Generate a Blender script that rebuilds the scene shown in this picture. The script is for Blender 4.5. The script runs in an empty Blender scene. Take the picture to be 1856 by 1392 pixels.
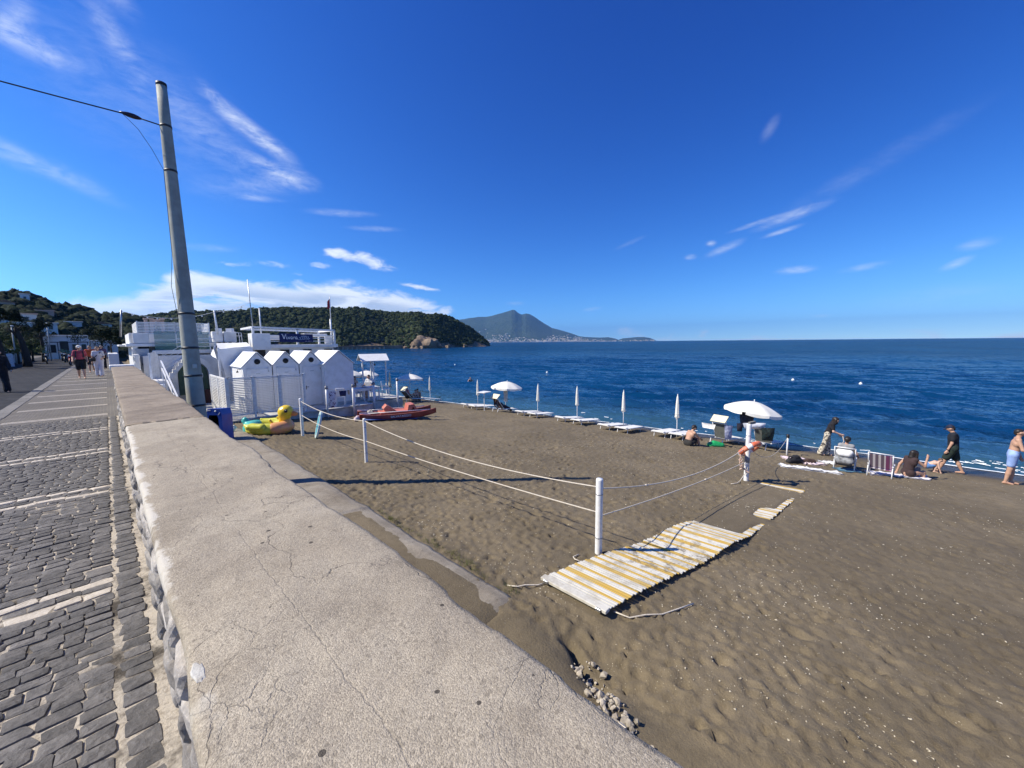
import bpy, math, random
import numpy as np
from mathutils import Vector, Matrix, Euler

R = math.radians
rng = np.random.default_rng(7)
random.seed(7)
SC = bpy.context.scene
COL = SC.collection

# ------------------------------------------------------------------ camera
SEA, ROAD, TOP = 0.0, 3.2, 4.03          # sea level, promenade, top of the parapet
cam_d = bpy.data.cameras.new('camera')
cam_d.sensor_width = 36.0
cam_d.lens = 697.0 / 1856.0 * 36.0
cam_d.clip_start = 0.05
cam_d.clip_end = 80000
cam = bpy.data.objects.new('camera', cam_d)
COL.objects.link(cam)
yaw, pitch, roll = R(46.37), R(6.2226), R(-0.4939)
fwd = Vector((math.sin(yaw) * math.cos(pitch), math.cos(yaw) * math.cos(pitch), -math.sin(pitch)))
right = Vector((math.cos(yaw), -math.sin(yaw), 0))
down = -right.cross(fwd)
ir = math.cos(roll) * right - math.sin(roll) * down
idn = math.sin(roll) * right + math.cos(roll) * down
cam.matrix_world = Matrix(((ir.x, -idn.x, -fwd.x, 0), (ir.y, -idn.y, -fwd.y, 0), (ir.z, -idn.z, -fwd.z, 4.85), (0, 0, 0, 1)))
SC.camera = cam

# ------------------------------------------------------------------ light and exposure
SUN_AZ, SUN_EL = R(-53), R(44)           # compass angle from +Y towards +X
SC.view_settings.view_transform = 'Standard'
SC.view_settings.look = 'None'
SC.view_settings.exposure = 0.48
SC.view_settings.gamma = 1.0
SC.view_settings.use_curve_mapping = False
SC.cycles.max_bounces = 8
SC.cycles.volume_bounces = 0
SC.cycles.transparent_max_bounces = 12

sd = Vector((math.sin(SUN_AZ) * math.cos(SUN_EL), math.cos(SUN_AZ) * math.cos(SUN_EL), math.sin(SUN_EL)))
sun_d = bpy.data.lights.new('sun', 'SUN')
sun_d.energy = 4.9
sun_d.angle = R(0.53)
sun_d.color = (1.0, 0.93, 0.80)
sun = bpy.data.objects.new('sun', sun_d)
COL.objects.link(sun)
sun.rotation_euler = sd.to_track_quat('Z', 'Y').to_euler()


class NT:
    """small wrapper that writes node chains"""
    def __init__(self, tree):
        self.t = tree; self.n = tree.nodes; self.l = tree.links
        self.n.clear()

    def new(self, typ, **kw):
        nd = self.n.new(typ)
        for k, v in kw.items():
            setattr(nd, k, v)
        return nd

    def put(self, sock, v):
        if v is None:
            return
        if isinstance(v, bpy.types.NodeSocket):
            self.l.new(v, sock)
        else:
            if isinstance(v, (tuple, list)) and len(v) == 3 and sock.type == 'RGBA':
                v = (*v, 1)
            sock.default_value = v

    def m(self, op, a, b=None, c=None, clamp=False):
        nd = self.new('ShaderNodeMath', operation=op, use_clamp=clamp)
        self.put(nd.inputs[0], a); self.put(nd.inputs[1], b); self.put(nd.inputs[2], c)
        return nd.outputs[0]

    def v(self, op, a, b=None):
        nd = self.new('ShaderNodeVectorMath', operation=op)
        self.put(nd.inputs[0], a); self.put(nd.inputs[1], b)
        return nd.outputs[0]

    def ramp(self, x, a, b, lo=0.0, hi=1.0, kind='SMOOTHSTEP'):
        nd = self.new('ShaderNodeMapRange', interpolation_type=kind)
        self.put(nd.inputs[0], x)
        for i, q in enumerate((a, b, lo, hi)):
            self.put(nd.inputs[1 + i], q)
        return nd.outputs[0]

    def noise(self, vec, scale=5, detail=5, rough=.55, dist=0, lac=2.0):
        nd = self.new('ShaderNodeTexNoise')
        self.put(nd.inputs['Vector'], vec)
        nd.inputs['Scale'].default_value = scale; nd.inputs['Detail'].default_value = detail
        nd.inputs['Roughness'].default_value = rough; nd.inputs['Distortion'].default_value = dist
        nd.inputs['Lacunarity'].default_value = lac
        return nd.outputs['Fac']

    def voro(self, vec, scale=5, feature='F1', out='Distance', rand=1):
        nd = self.new('ShaderNodeTexVoronoi', feature=feature)
        self.put(nd.inputs['Vector'], vec)
        nd.inputs['Scale'].default_value = scale; nd.inputs['Randomness'].default_value = rand
        return nd.outputs[out]

    def mix(self, f, a, b, blend='MIX'):
        nd = self.new('ShaderNodeMix', data_type='RGBA', blend_type=blend)
        self.put(nd.inputs[0], f); self.put(nd.inputs[6], a); self.put(nd.inputs[7], b)
        return nd.outputs[2]

    def comb(self, x, y, z=0.0):
        nd = self.new('ShaderNodeCombineXYZ')
        self.put(nd.inputs[0], x); self.put(nd.inputs[1], y); self.put(nd.inputs[2], z)
        return nd.outputs[0]

    def sep(self, vec):
        nd = self.new('ShaderNodeSeparateXYZ'); self.put(nd.inputs[0], vec)
        return nd.outputs

    def scale(self, vec, s):
        nd = self.new('ShaderNodeMapping'); self.put(nd.inputs[0], vec)
        nd.inputs['Scale'].default_value = s
        return nd.outputs[0]

    def bump(self, h, strength=.3, dist=.02, normal=None):
        nd = self.new('ShaderNodeBump')
        nd.inputs['Strength'].default_value = strength; nd.inputs['Distance'].default_value = dist
        self.put(nd.inputs['Height'], h)
        if normal is not None: self.put(nd.inputs['Normal'], normal)
        return nd.outputs[0]

    def obj(self):
        return self.new('ShaderNodeTexCoord').outputs['Object']

    def out(self, col, rough=.7, normal=None, spec=.5, metallic=0, alpha=None, trans=None, ior=None, coat=None, sheen=None):
        b = self.new('ShaderNodeBsdfPrincipled')
        self.put(b.inputs['Base Color'], col); self.put(b.inputs['Roughness'], rough)
        self.put(b.inputs['Specular IOR Level'], spec); self.put(b.inputs['Metallic'], metallic)
        if normal is not None: self.put(b.inputs['Normal'], normal)
        if alpha is not None: self.put(b.inputs['Alpha'], alpha)
        if trans is not None: self.put(b.inputs['Transmission Weight'], trans)
        if ior is not None: self.put(b.inputs['IOR'], ior)
        if coat is not None: self.put(b.inputs['Coat Weight'], coat)
        o = self.new('ShaderNodeOutputMaterial')
        self.l.new(b.outputs[0], o.inputs[0])
        return b


# ------------------------------------------------------------------ sky with clouds
world = bpy.data.worlds.new('World')
SC.world = world
world.use_nodes = True
w = NT(world.node_tree)
sky = w.new('ShaderNodeTexSky', sky_type='NISHITA')
sky.sun_disc = False
sky.sun_elevation = SUN_EL
sky.sun_rotation = SUN_AZ
sky.altitude = 0
sky.air_density = 1.0
sky.dust_density = 0.12
sky.ozone_density = 3.0
SKY_STRENGTH = 0.15
world.cycles.sampling_method = 'MANUAL'
world.cycles.sample_map_resolution = 512
dvec = w.new('ShaderNodeTexCoord').outputs['Generated']
dx, dy, dz = w.sep(dvec)[0:3]
# skip the brownish extinction right on the horizon: clear autumn air
w.put(sky.inputs['Vector'], w.v('NORMALIZE', w.comb(dx, dy, w.m('ADD', w.m('MULTIPLY', w.m('MAXIMUM', dz, 0.0), .93), .07))))
sr = w.new('ShaderNodeSeparateColor'); w.put(sr.inputs[0], sky.outputs[0])
sc_ = w.new('ShaderNodeCombineColor')
for i, (g, k) in enumerate(((2.4, 1.0), (1.85, .84), (1.32, .92))):     # deep polarised blue of the photograph
    q = w.m('POWER', w.m('MULTIPLY', sr.outputs[i], SKY_STRENGTH), g)
    w.put(sc_.inputs[i], w.m('MULTIPLY', q, k / SKY_STRENGTH))
skycol = sc_.outputs[0]
RAD = 57.29578
az = w.m('MULTIPLY', w.m('ARCTAN2', dx, dy), RAD)
el = w.m('MULTIPLY', w.m('ARCSINE', dz), RAD)
azel = w.comb(az, el)


def blob(a0, e0, ra, re, tilt, amp):
    """soft ellipse in sky angles, tilt in degrees"""
    mp = w.new('ShaderNodeMapping', vector_type='TEXTURE')
    w.put(mp.inputs[0], azel)
    mp.inputs['Location'].default_value = (a0, e0, 0); mp.inputs['Rotation'].default_value = (0, 0, R(tilt)); mp.inputs['Scale'].default_value = (ra * 1.75, re * 1.75, 1)
    ln = w.new('ShaderNodeVectorMath', operation='LENGTH'); w.put(ln.inputs[0], mp.outputs[0])
    return w.ramp(ln.outputs['Value'], 1.0, 0.0, 0.0, amp)


def add_all(lst):
    s = lst[0]
    for q in lst[1:]:
        s = w.m('ADD', s, q)
    return s


# thin wisps of cirrus (azimuth, elevation, half widths, tilt, weight)
wisps = [(13.4, 24.0, 3.4, .75, -30, 1.0), (11.2, 25.6, 1.6, .5, -40, .5), (16.2, 22.6, 2.4, .8, -28, .55),
         (17.6, 19.8, 2.6, 1.0, -8, .75), (15.5, 20.6, 2.2, .5, -20, .6), (14, 18.2, 4.6, 1.0, 12, .3), (10, 22.4, 6.5, 1.6, -30, .28),
         (14.2, 17.0, 2.0, .3, 2, .55), (23.5, 16.6, 3.2, .35, 3, .5), (27.6, 15.1, 2.6, .28, 2, .42), (-4.5, 16.6, 4.2, .8, -14, .5),
         (-1, 15.4, 3.0, .6, -22, .25), (-2.4, 25.2, 2.2, .8, -6, .75), (-3.2, 26.6, .8, 1.6, -30, .55), (3.0, 28.2, .9, 2.4, 40, .42),
         (2.6, 31.5, 2.2, .9, -30, .45), (4.5, 23.5, 9, 4.5, -25, .17), (9, 10.9, 2.2, .35, 3, .3),
         (81.5, 14.1, 2.8, .45, 14, .75), (80.6, 12.6, 1.6, .22, 12, .7), (78, 13.9, 2.2, .22, 12, .55), (74.6, 11.4, 1.8, .4, 20, .65), (70.8, 10.8, .6, .28, 0, .8),
         (73.1, 12.2, .5, .3, 0, .7), (82.2, 8.1, 1.5, .36, 0, .8), (88.3, 7.7, 1.6, .3, 6, .45), (94.8, 7.1, .9, .32, 24, .7),
         (96, 8.7, 1.0, .4, 8, .5), (78.8, 23.4, .5, 1.0, -35, .26), (94, 4.2, 4.0, .9, 4, .16), (63, 13.2, 1.6, .25, 20, .25), (88, 17.5, 6, .8, 22, .13),
         (84.8, 2.7, .9, .16, 0, .25), (58, 4.6, 1.0, .22, 6, .5), (47, 5.6, 1.1, .25, 0, .4),
         (130, 20, 14, 2.0, 15, .4), (165, 14, 16, 2, -8, .4), (-160, 22, 18, 3, 10, .4), (-115, 15, 16, 2, -12, .4), (-50, 20, 12, 2.4, 8, .35), (200, 40, 20, 4, 20, .3), (40, 62, 16, 3, 20, .0)]
st = w.noise(w.scale(azel, (.22, .50, 1)), 1.0, 7, .66, 1.0)
st2 = w.noise(w.scale(azel, (.55, 1.7, 1)), 1.0, 5, .62, .6)
fibre = w.m('ADD', w.ramp(st, .26, .76), w.m('MULTIPLY', w.ramp(st2, .3, .75), .55))
cirrus = w.m('MULTIPLY', add_all([blob(*q) for q in wisps]), fibre)
cirrus = w.m('MULTIPLY', cirrus, .46, clamp=True)

# small bright fleecy clouds above the headland and over the far cape
puffs = [(25.2, 11.4, 3.0, .75, -6, 1.2), (28.2, 10.2, 2.0, .5, -4, .9), (22.2, 11.7, 1.4, .55, 10, .9), (20.6, 10.1, 1.4, .4, 0, .85), (11.4, 9.4, 1.8, .35, 6, .8), (18, 8.9, .8, .3, 0, .7),
         (15.5, 9.7, 2.2, .4, -4, .6), (33.4, 7.8, 3.0, .36, -9, 1.0), (36.6, 4.5, 1.5, .8, 20, .9), (62.6, 1.4, 1.4, .7, 0, .9), (65.0, 1.0, 1.0, .5, 0, .7), (72.6, .9, .9, .6, 25, .7), (68.8, .6, .8, .5, 0, .5), (60.5, 2.2, 1.4, .2, 0, .4), (79, .8, 1.0, .3, 0, .3)]
cn = w.noise(w.scale(azel, (.42, .95, 1)), 1.0, 7, .62, .5)
psum = add_all([blob(*q) for q in puffs])
pf = w.m('MULTIPLY', w.ramp(w.m('ADD', psum, w.m('MULTIPLY', w.m('SUBTRACT', cn, .5), 2.6)), .22, 1.6), w.ramp(psum, .08, .45, 0, .92))

# the long bank of cumulus low over the headland
fc = w.new('ShaderNodeFloatCurve')
w.put(fc.inputs['Value'], w.ramp(az, -20, 44, 0, 1, 'LINEAR'))
cu = fc.mapping.curves[0]
pts = [(-20, 2.6), (-6, 3.6), (0, 4.7), (4, 6.5), (7, 8.0), (12.7, 8.0), (17, 7.6), (22, 8.2), (28.7, 7.2), (33, 6.0), (37.0, 4.2), (39, 1.2), (44, 0)]
for i, (a, e) in enumerate(pts):
    x, y = (a + 20) / 64.0, e / 10.0
    if i < 2:
        cu.points[i].location = (x, y) if i == 0 else (1.0, 0.0)
    if i >= 1 and i < len(pts) - 1:
        cu.points.new(x, y)
fc.mapping.update()
topel = w.m('MULTIPLY', fc.outputs[0], 10.0)
bn = w.noise(w.scale(azel, (.20, .42, 1)), 1.0, 7, .6, .6)
edge = w.m('ADD', w.m('SUBTRACT', topel, el), w.m('MULTIPLY', w.m('SUBTRACT', bn, .5), 4.2))
bank = w.m('MULTIPLY', w.ramp(edge, -.35, 1.1), w.ramp(az, -40, -20))
gaps = w.noise(w.scale(azel, (.14, .62, 1)), 1.0, 5, .6, .8)
bank = w.m('MULTIPLY', bank, w.m('SUBTRACT', 1.0, w.m('MULTIPLY', w.ramp(gaps, .56, .7), .75)))
cover = w.m('MAXIMUM', w.m('MAXIMUM', cirrus, pf), w.m('MULTIPLY', bank, .95))
cover = w.m('MULTIPLY', cover, w.ramp(el, -1.0, .3))
shade = w.noise(w.scale(azel, (.10, .5, 1)), 1.0, 6, .6, 1.0)
ctone = w.mix(w.m('MULTIPLY', w.ramp(shade, .40, .62), w.ramp(w.m('SUBTRACT', topel, el), .3, 2.4)), (5.0, 5.3, 5.6), (2.7, 3.2, 4.0))
skymix = w.mix(cover, skycol, ctone)
bg = w.new('ShaderNodeBackground')
w.put(bg.inputs[0], skymix)
bg.inputs[1].default_value = SKY_STRENGTH
wo = w.new('ShaderNodeOutputWorld')
w.l.new(bg.outputs[0], wo.inputs[0])

# ------------------------------------------------------------------ helpers
def tag(o, label=None, cat=None, group=None, kind=None):
    if label: o['label'] = label
    if cat: o['category'] = cat
    if group: o['group'] = group
    if kind: o['kind'] = kind
    return o


def empty(name, loc=(0, 0, 0), rz=0.0, label=None, cat=None, group=None):
    o = bpy.data.objects.new(name, None)
    o.empty_display_size = .2
    o.location = loc; o.rotation_euler = (0, 0, rz)
    COL.objects.link(o)
    return tag(o, label, cat, group)


def link(name, me, parent=None, loc=(0, 0, 0), rot=(0, 0, 0)):
    o = bpy.data.objects.new(name, me)
    o.location = loc; o.rotation_euler = rot
    o.parent = parent
    COL.objects.link(o)
    return o


def tree_copy(o, parent=None):
    c = o.copy(); COL.objects.link(c); c.parent = parent
    for ch in o.children:
        tree_copy(ch, c)
    return c


def np_mesh(name, V, F, mat=None, smooth=False):
    """V (n,3), F (m,3) or (m,4) arrays"""
    V = np.asarray(V, np.float32); F = np.asarray(F, np.int32)
    me = bpy.data.meshes.new(name)
    me.vertices.add(len(V)); me.vertices.foreach_set('co', V.ravel())
    k = F.shape[1]
    me.loops.add(F.size); me.loops.foreach_set('vertex_index', F.ravel())
    me.polygons.add(len(F)); me.polygons.foreach_set('loop_start', np.arange(0, F.size, k, dtype=np.int32))
    me.polygons.foreach_set('loop_total', np.full(len(F), k, np.int32))
    me.update(calc_edges=True); me.validate()
    if smooth: me.polygons.foreach_set('use_smooth', np.ones(len(F), bool))
    if mat: me.materials.append(mat)
    return me


class MB:
    """collects shapes, then becomes one mesh"""
    def __init__(self):
        self.v = []; self.f = []; self.s = []

    def add(self, vs, fs, smooth=False):
        n = len(self.v)
        self.v += [tuple(q) for q in vs]
        self.f += [tuple(i + n for i in q) for q in fs]
        self.s += [smooth] * len(fs)
        return self

    def box(self, c, s, rz=0.0, M=None, bev=0.0):
        hx, hy, hz = s[0] / 2, s[1] / 2, s[2] / 2
        if bev > 0:
            b = min(bev, hx * .9, hy * .9, hz * .9)
            vs = []
            for sx in (-1, 1):
                for sy in (-1, 1):
                    for sz in (-1, 1):
                        vs += [(sx * (hx - b), sy * (hy - b), sz * hz), (sx * (hx - b), sy * hy, sz * (hz - b)), (sx * hx, sy * (hy - b), sz * (hz - b))]
            I = lambda a, b_, c_, k: (a * 4 + b_ * 2 + c_) * 3 + k
            fs = []
            def q(l, flip):
                fs.append(tuple(reversed(l)) if flip else tuple(l))
            for s_ in (0, 1):
                q([I(0, 0, s_, 0), I(1, 0, s_, 0), I(1, 1, s_, 0), I(0, 1, s_, 0)], s_ == 0)
                q([I(0, s_, 0, 1), I(1, s_, 0, 1), I(1, s_, 1, 1), I(0, s_, 1, 1)], s_ == 1)
                q([I(s_, 0, 0, 2), I(s_, 1, 0, 2), I(s_, 1, 1, 2), I(s_, 0, 1, 2)], s_ == 0)
            for a in (0, 1):
                for b_ in (0, 1):
                    q([I(0, a, b_, 0), I(1, a, b_, 0), I(1, a, b_, 1), I(0, a, b_, 1)], (a + b_) % 2 == 0)
                    q([I(a, 0, b_, 0), I(a, 1, b_, 0), I(a, 1, b_, 2), I(a, 0, b_, 2)], (a + b_) % 2 == 1)
                    q([I(a, b_, 0, 1), I(a, b_, 1, 1), I(a, b_, 1, 2), I(a, b_, 0, 2)], (a + b_) % 2 == 1)
                    for c_ in (0, 1):
                        q([I(a, b_, c_, 0), I(a, b_, c_, 1), I(a, b_, c_, 2)], (a + b_ + c_) % 2 == 0)
        else:
            vs = [(x * hx, y * hy, z * hz) for z in (-1, 1) for y in (-1, 1) for x in (-1, 1)]
            fs = [(0, 2, 3, 1), (4, 5, 7, 6), (0, 1, 5, 4), (2, 6, 7, 3), (0, 4, 6, 2), (1, 3, 7, 5)]
        if M is None:
            ca, sa = math.cos(rz), math.sin(rz)
            vs = [(c[0] + x * ca - y * sa, c[1] + x * sa + y * ca, c[2] + z) for x, y, z in vs]
        else:
            vs = [tuple(M @ Vector(q) + Vector(c)) for q in vs]
        return self.add(vs, fs)

    def bar(self, a, b, wd, th, up=(0, 0, 1), bev=0.0):
        """rectangular bar from a to b"""
        a = Vector(a); b = Vector(b); d = b - a
        y = d.normalized(); u = Vector(up)
        if abs(y.dot(u)) > .98: u = Vector((0, 1, 0))
        x = y.cross(u).normalized(); z = x.cross(y)
        M = Matrix((x, y, z)).transposed()
        return self.box((a + b) / 2, (wd, d.length, th), M=M, bev=bev)

    def tube(self, pts, r, n=8, cap=True, closed=False):
        P = [Vector(p) for p in pts]
        rr = r if isinstance(r, (list, tuple)) else [r] * len(P)
        vs = []; prev = None
        for i, p in enumerate(P):
            if closed: t = P[(i + 1) % len(P)] - P[i - 1]
            else: t = P[min(i + 1, len(P) - 1)] - P[max(i - 1, 0)]
            t.normalize()
            if prev is None:
                u = Vector((0, 0, 1)) if abs(t.z) < .9 else Vector((1, 0, 0))
                x = t.cross(u).normalized()
            else:
                x = (prev - t * prev.dot(t)).normalized()
            prev = x; y = t.cross(x)
            for k in range(n):
                a = 2 * math.pi * k / n
                vs.append(tuple(p + (x * math.cos(a) + y * math.sin(a)) * rr[i]))
        fs = []
        m = len(P)
        for i in range(m if closed else m - 1):
            j = (i + 1) % m
            for k in range(n):
                fs.append((i * n + k, i * n + (k + 1) % n, j * n + (k + 1) % n, j * n + k))
        self.add(vs, fs, True)
        if cap and not closed:
            n0 = len(self.v) - len(vs)
            self.f.append(tuple(n0 + k for k in reversed(range(n)))); self.s.append(False)
            self.f.append(tuple(n0 + (m - 1) * n + k for k in range(n))); self.s.append(False)
        return self

    def lathe(self, prof, n=16, c=(0, 0, 0), M=None):
        vs = []
        for r, z in prof:
            for k in range(n):
                a = 2 * math.pi * k / n
                q = Vector((r * math.cos(a), r * math.sin(a), z))
                if M is not None: q = M @ q
                vs.append(tuple(q + Vector(c)))
        fs = [(i * n + k, i * n + (k + 1) % n, (i + 1) * n + (k + 1) % n, (i + 1) * n + k) for i in range(len(prof) - 1) for k in range(n)]
        return self.add(vs, fs, True)

    def prism(self, poly, a, b):
        """polygon in local (u,v) extruded: a,b are functions-> 3D for the two ends"""
        n = len(poly)
        vs = [a(*p) for p in poly] + [b(*p) for p in poly]
        fs = [tuple(reversed(range(n))), tuple(range(n, 2 * n))] + [(i, (i + 1) % n, n + (i + 1) % n, n + i) for i in range(n)]
        return self.add(vs, fs)

    def mesh(self, name, mat=None):
        me = bpy.data.meshes.new(name)
        me.from_pydata(self.v, [], self.f)
        me.polygons.foreach_set('use_smooth', self.s)
        if mat: me.materials.append(mat)
        me.update()
        return me

    def build(self, name, mat, parent=None, loc=(0, 0, 0), rot=(0, 0, 0)):
        import bmesh
        me = self.mesh(name, mat)
        bm = bmesh.new(); bm.from_mesh(me)
        bmesh.ops.recalc_face_normals(bm, faces=bm.faces)
        bm.to_mesh(me); bm.free()
        return link(name, me, parent, loc, rot)


MATS = {}


def mat(name, col, rough=.65, col2=None, scale=4.0, lo=.38, hi=.68, bump=0.0, bscale=40.0, bdist=.01, spec=.4, metallic=0.0, coat=None, obj_rand=0.0):
    """plain procedural surface: base colour with noise wear, fine relief"""
    if name in MATS: return MATS[name]
    m = bpy.data.materials.new(name); m.use_nodes = True
    t = NT(m.node_tree)
    co = t.obj()
    c2 = col2 if col2 else tuple(q * .82 for q in col)
    f = t.ramp(t.noise(co, scale, 6, .62), lo, hi)
    c = t.mix(f, col, c2)
    if obj_rand > 0:
        ri = t.new('ShaderNodeObjectInfo').outputs['Random']
        k = t.m('ADD', 1 - obj_rand, t.m('MULTIPLY', ri, 2 * obj_rand))
        kk = t.comb(k, k, k)
        c = t.mix(1.0, c, kk, 'MULTIPLY')
    nrm = None
    if bump > 0:
        nrm = t.bump(t.noise(co, bscale, 5, .6), bump, bdist)
    rg = t.m('ADD', rough, t.m('MULTIPLY', t.m('SUBTRACT', f, .5), .12))
    t.out(c, rg, nrm, spec, metallic, coat=coat)
    MATS[name] = m
    return m


def fbm(x, y, seed=0, octaves=4, lac=2.0, gain=.5):
    """value noise on arrays"""
    r = np.random.default_rng(seed)
    tab = r.random((256, 256)).astype(np.float32)
    out = np.zeros_like(x, dtype=np.float32); amp = 1.0; tot = 0
    for o in range(octaves):
        xi = np.floor(x).astype(int); yi = np.floor(y).astype(int)
        fx = x - xi; fy = y - yi
        fx = fx * fx * (3 - 2 * fx); fy = fy * fy * (3 - 2 * fy)
        a = tab[xi & 255, yi & 255]; b = tab[(xi + 1) & 255, yi & 255]
        c = tab[xi & 255, (yi + 1) & 255]; d = tab[(xi + 1) & 255, (yi + 1) & 255]
        out += amp * ((a * (1 - fx) + b * fx) * (1 - fy) + (c * (1 - fx) + d * fx) * fy)
        tot += amp; amp *= gain; x = x * lac + 17.3; y = y * lac + 5.1
    return out / tot - .5


def grid_faces(nx, ny):
    """index quads for arrays laid out [i*ny+j]"""
    i, j = np.meshgrid(np.arange(nx - 1), np.arange(ny - 1), indexing='ij')
    a = (i * ny + j).ravel()
    return np.stack([a, a + ny, a + ny + 1, a + 1], 1)


def spaced(a, b, h0, g):
    """positions from a to b, first step h0 growing by factor g"""
    out = [a]; h = h0
    while out[-1] + h < b:
        out.append(out[-1] + h); h *= g
    out.append(b)
    return np.array(out)


def sstep(x, a, b):
    t = np.clip((x - a) / (b - a), 0, 1)
    return t * t * (3 - 2 * t)


# ------------------------------------------------------------------ implicit surfaces (people, duck, soft things)
def surface_net(D, org, h):
    nx, ny, nz = D.shape
    S = D < 0
    c = np.zeros((nx - 1, ny - 1, nz - 1), np.int8)
    corners = [(i, j, k) for i in (0, 1) for j in (0, 1) for k in (0, 1)]
    for i, j, k in corners:
        c += S[i:nx - 1 + i, j:ny - 1 + j, k:nz - 1 + k]
    act = (c > 0) & (c < 8)
    idx = np.full(act.shape, -1, np.int32)
    I, J, K = np.nonzero(act)
    idx[I, J, K] = np.arange(len(I))
    acc = np.zeros((len(I), 3), np.float32); cnt = np.zeros(len(I), np.float32)
    for a in range(8):
        for b in range(a + 1, 8):
            pa, pb = corners[a], corners[b]
            if sum(abs(pa[q] - pb[q]) for q in range(3)) != 1: continue
            da = D[I + pa[0], J + pa[1], K + pa[2]]; db = D[I + pb[0], J + pb[1], K + pb[2]]
            cr = (da < 0) != (db < 0)
            t = np.where(cr, da / np.where(cr, da - db, 1), 0)
            for q in range(3):
                acc[:, q] += np.where(cr, pa[q] + (pb[q] - pa[q]) * t, 0)
            cnt += cr
    V = (np.stack([I, J, K], 1) + acc / np.maximum(cnt, 1)[:, None]) * h + np.asarray(org)
    F = []
    for ax in range(3):
        sl0 = [slice(None)] * 3; sl1 = [slice(None)] * 3
        sl0[ax] = slice(0, -1); sl1[ax] = slice(1, None)
        A = S[tuple(sl0)]; Bq = S[tuple(sl1)]
        cr = A != Bq
        i, j, k = np.nonzero(cr)
        o1, o2 = [(1, 2), (2, 0), (0, 1)][ax]
        p = np.stack([i, j, k], 1)
        ok = (p[:, o1] > 0) & (p[:, o2] > 0) & (p[:, o1] < D.shape[o1] - 1) & (p[:, o2] < D.shape[o2] - 1)
        p = p[ok]
        fl = A[p[:, 0], p[:, 1], p[:, 2]]
        q = []
        for d1, d2 in ((0, 0), (-1, 0), (-1, -1), (0, -1)):
            r = p.copy(); r[:, o1] += d1; r[:, o2] += d2
            q.append(idx[r[:, 0], r[:, 1], r[:, 2]])
        q = np.stack(q, 1)
        q[~fl] = q[~fl][:, ::-1]
        F.append(q)
    F = np.concatenate(F)
    return V, F[(F >= 0).all(1)][:, ::-1]


def blobmesh(name, caps, h, k, material, cuts=(), flip=False):
    """caps: list of (a, b, ra, rb[, squash]) -> smooth union of tapered capsules as one skin. squash scales the local y axis"""
    A = np.array([c[0] for c in caps], float); Bq = np.array([c[1] for c in caps], float)
    rm = max(max(c[2], c[3]) for c in caps) + 2 * k + 3 * h
    lo = np.minimum(A.min(0), Bq.min(0)) - rm; hi = np.maximum(A.max(0), Bq.max(0)) + rm
    n = np.ceil((hi - lo) / h).astype(int) + 1
    D = np.full(n, 9.0, np.float32)
    ax = [lo[q] + h * np.arange(n[q]) for q in range(3)]
    for cc in caps:
        a, b, ra, rb = np.array(cc[0], float), np.array(cc[1], float), cc[2], cc[3]
        sq = cc[4] if len(cc) > 4 else (1, 1, 1)
        mx = max(ra, rb) / min(sq) + 2.5 * k + 2 * h
        l = np.maximum(np.floor((np.minimum(a, b) - mx - lo) / h).astype(int), 0)
        u = np.minimum(np.ceil((np.maximum(a, b) + mx - lo) / h).astype(int) + 1, n)
        X, Y, Z = np.meshgrid(ax[0][l[0]:u[0]], ax[1][l[1]:u[1]], ax[2][l[2]:u[2]], indexing='ij', sparse=True)
        d = b - a; L2 = max(d @ d, 1e-9)
        t = np.clip(((X - a[0]) * d[0] + (Y - a[1]) * d[1] + (Z - a[2]) * d[2]) / L2, 0, 1)
        dist = np.sqrt(((X - a[0] - t * d[0]) * sq[0]) ** 2 + ((Y - a[1] - t * d[1]) * sq[1]) ** 2 + ((Z - a[2] - t * d[2]) * sq[2]) ** 2) - (ra + (rb - ra) * t)
        sub = D[l[0]:u[0], l[1]:u[1], l[2]:u[2]]
        hh = np.clip(k - np.abs(sub - dist), 0, None) / k
        D[l[0]:u[0], l[1]:u[1], l[2]:u[2]] = np.minimum(sub, dist) - hh * hh * k * .25
    X, Y, Z = np.meshgrid(*ax, indexing='ij', sparse=True)
    for p, nn in cuts:          # keep the side where (x-p).n < 0
        D = np.maximum(D, ((X - p[0]) * nn[0] + (Y - p[1]) * nn[1] + (Z - p[2]) * nn[2]).astype(np.float32))
    V, F = surface_net(D, lo, h)
    return np_mesh(name, V, F, material, True)


# ------------------------------------------------------------------ ground heights
SHX = np.array([-40, -4, -1, 3.4, 9.6, 18.3, 27, 60, 200]); SHV = np.array([22.4, 21.9, 21.9, 21.5, 20.5, 19.6, 18.6, 15, 2.0])


def shore_x(y):
    return np.interp(y, SHX, SHV)


def sand_base(x, y):
    p = 1.89 - .0875 * x
    sh = shore_x(y)
    t = np.clip((x - (sh - 4.5)) / 4.5, 0, None)
    ps = 1.89 - .0875 * sh
    z = p - (ps - .02) * np.minimum(t, 1) ** 2 - np.clip(t - 1, 0, None) * .35
    return z


def zs(x, y):
    return float(sand_base(np.array(x, float), np.array(y, float)))

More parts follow.
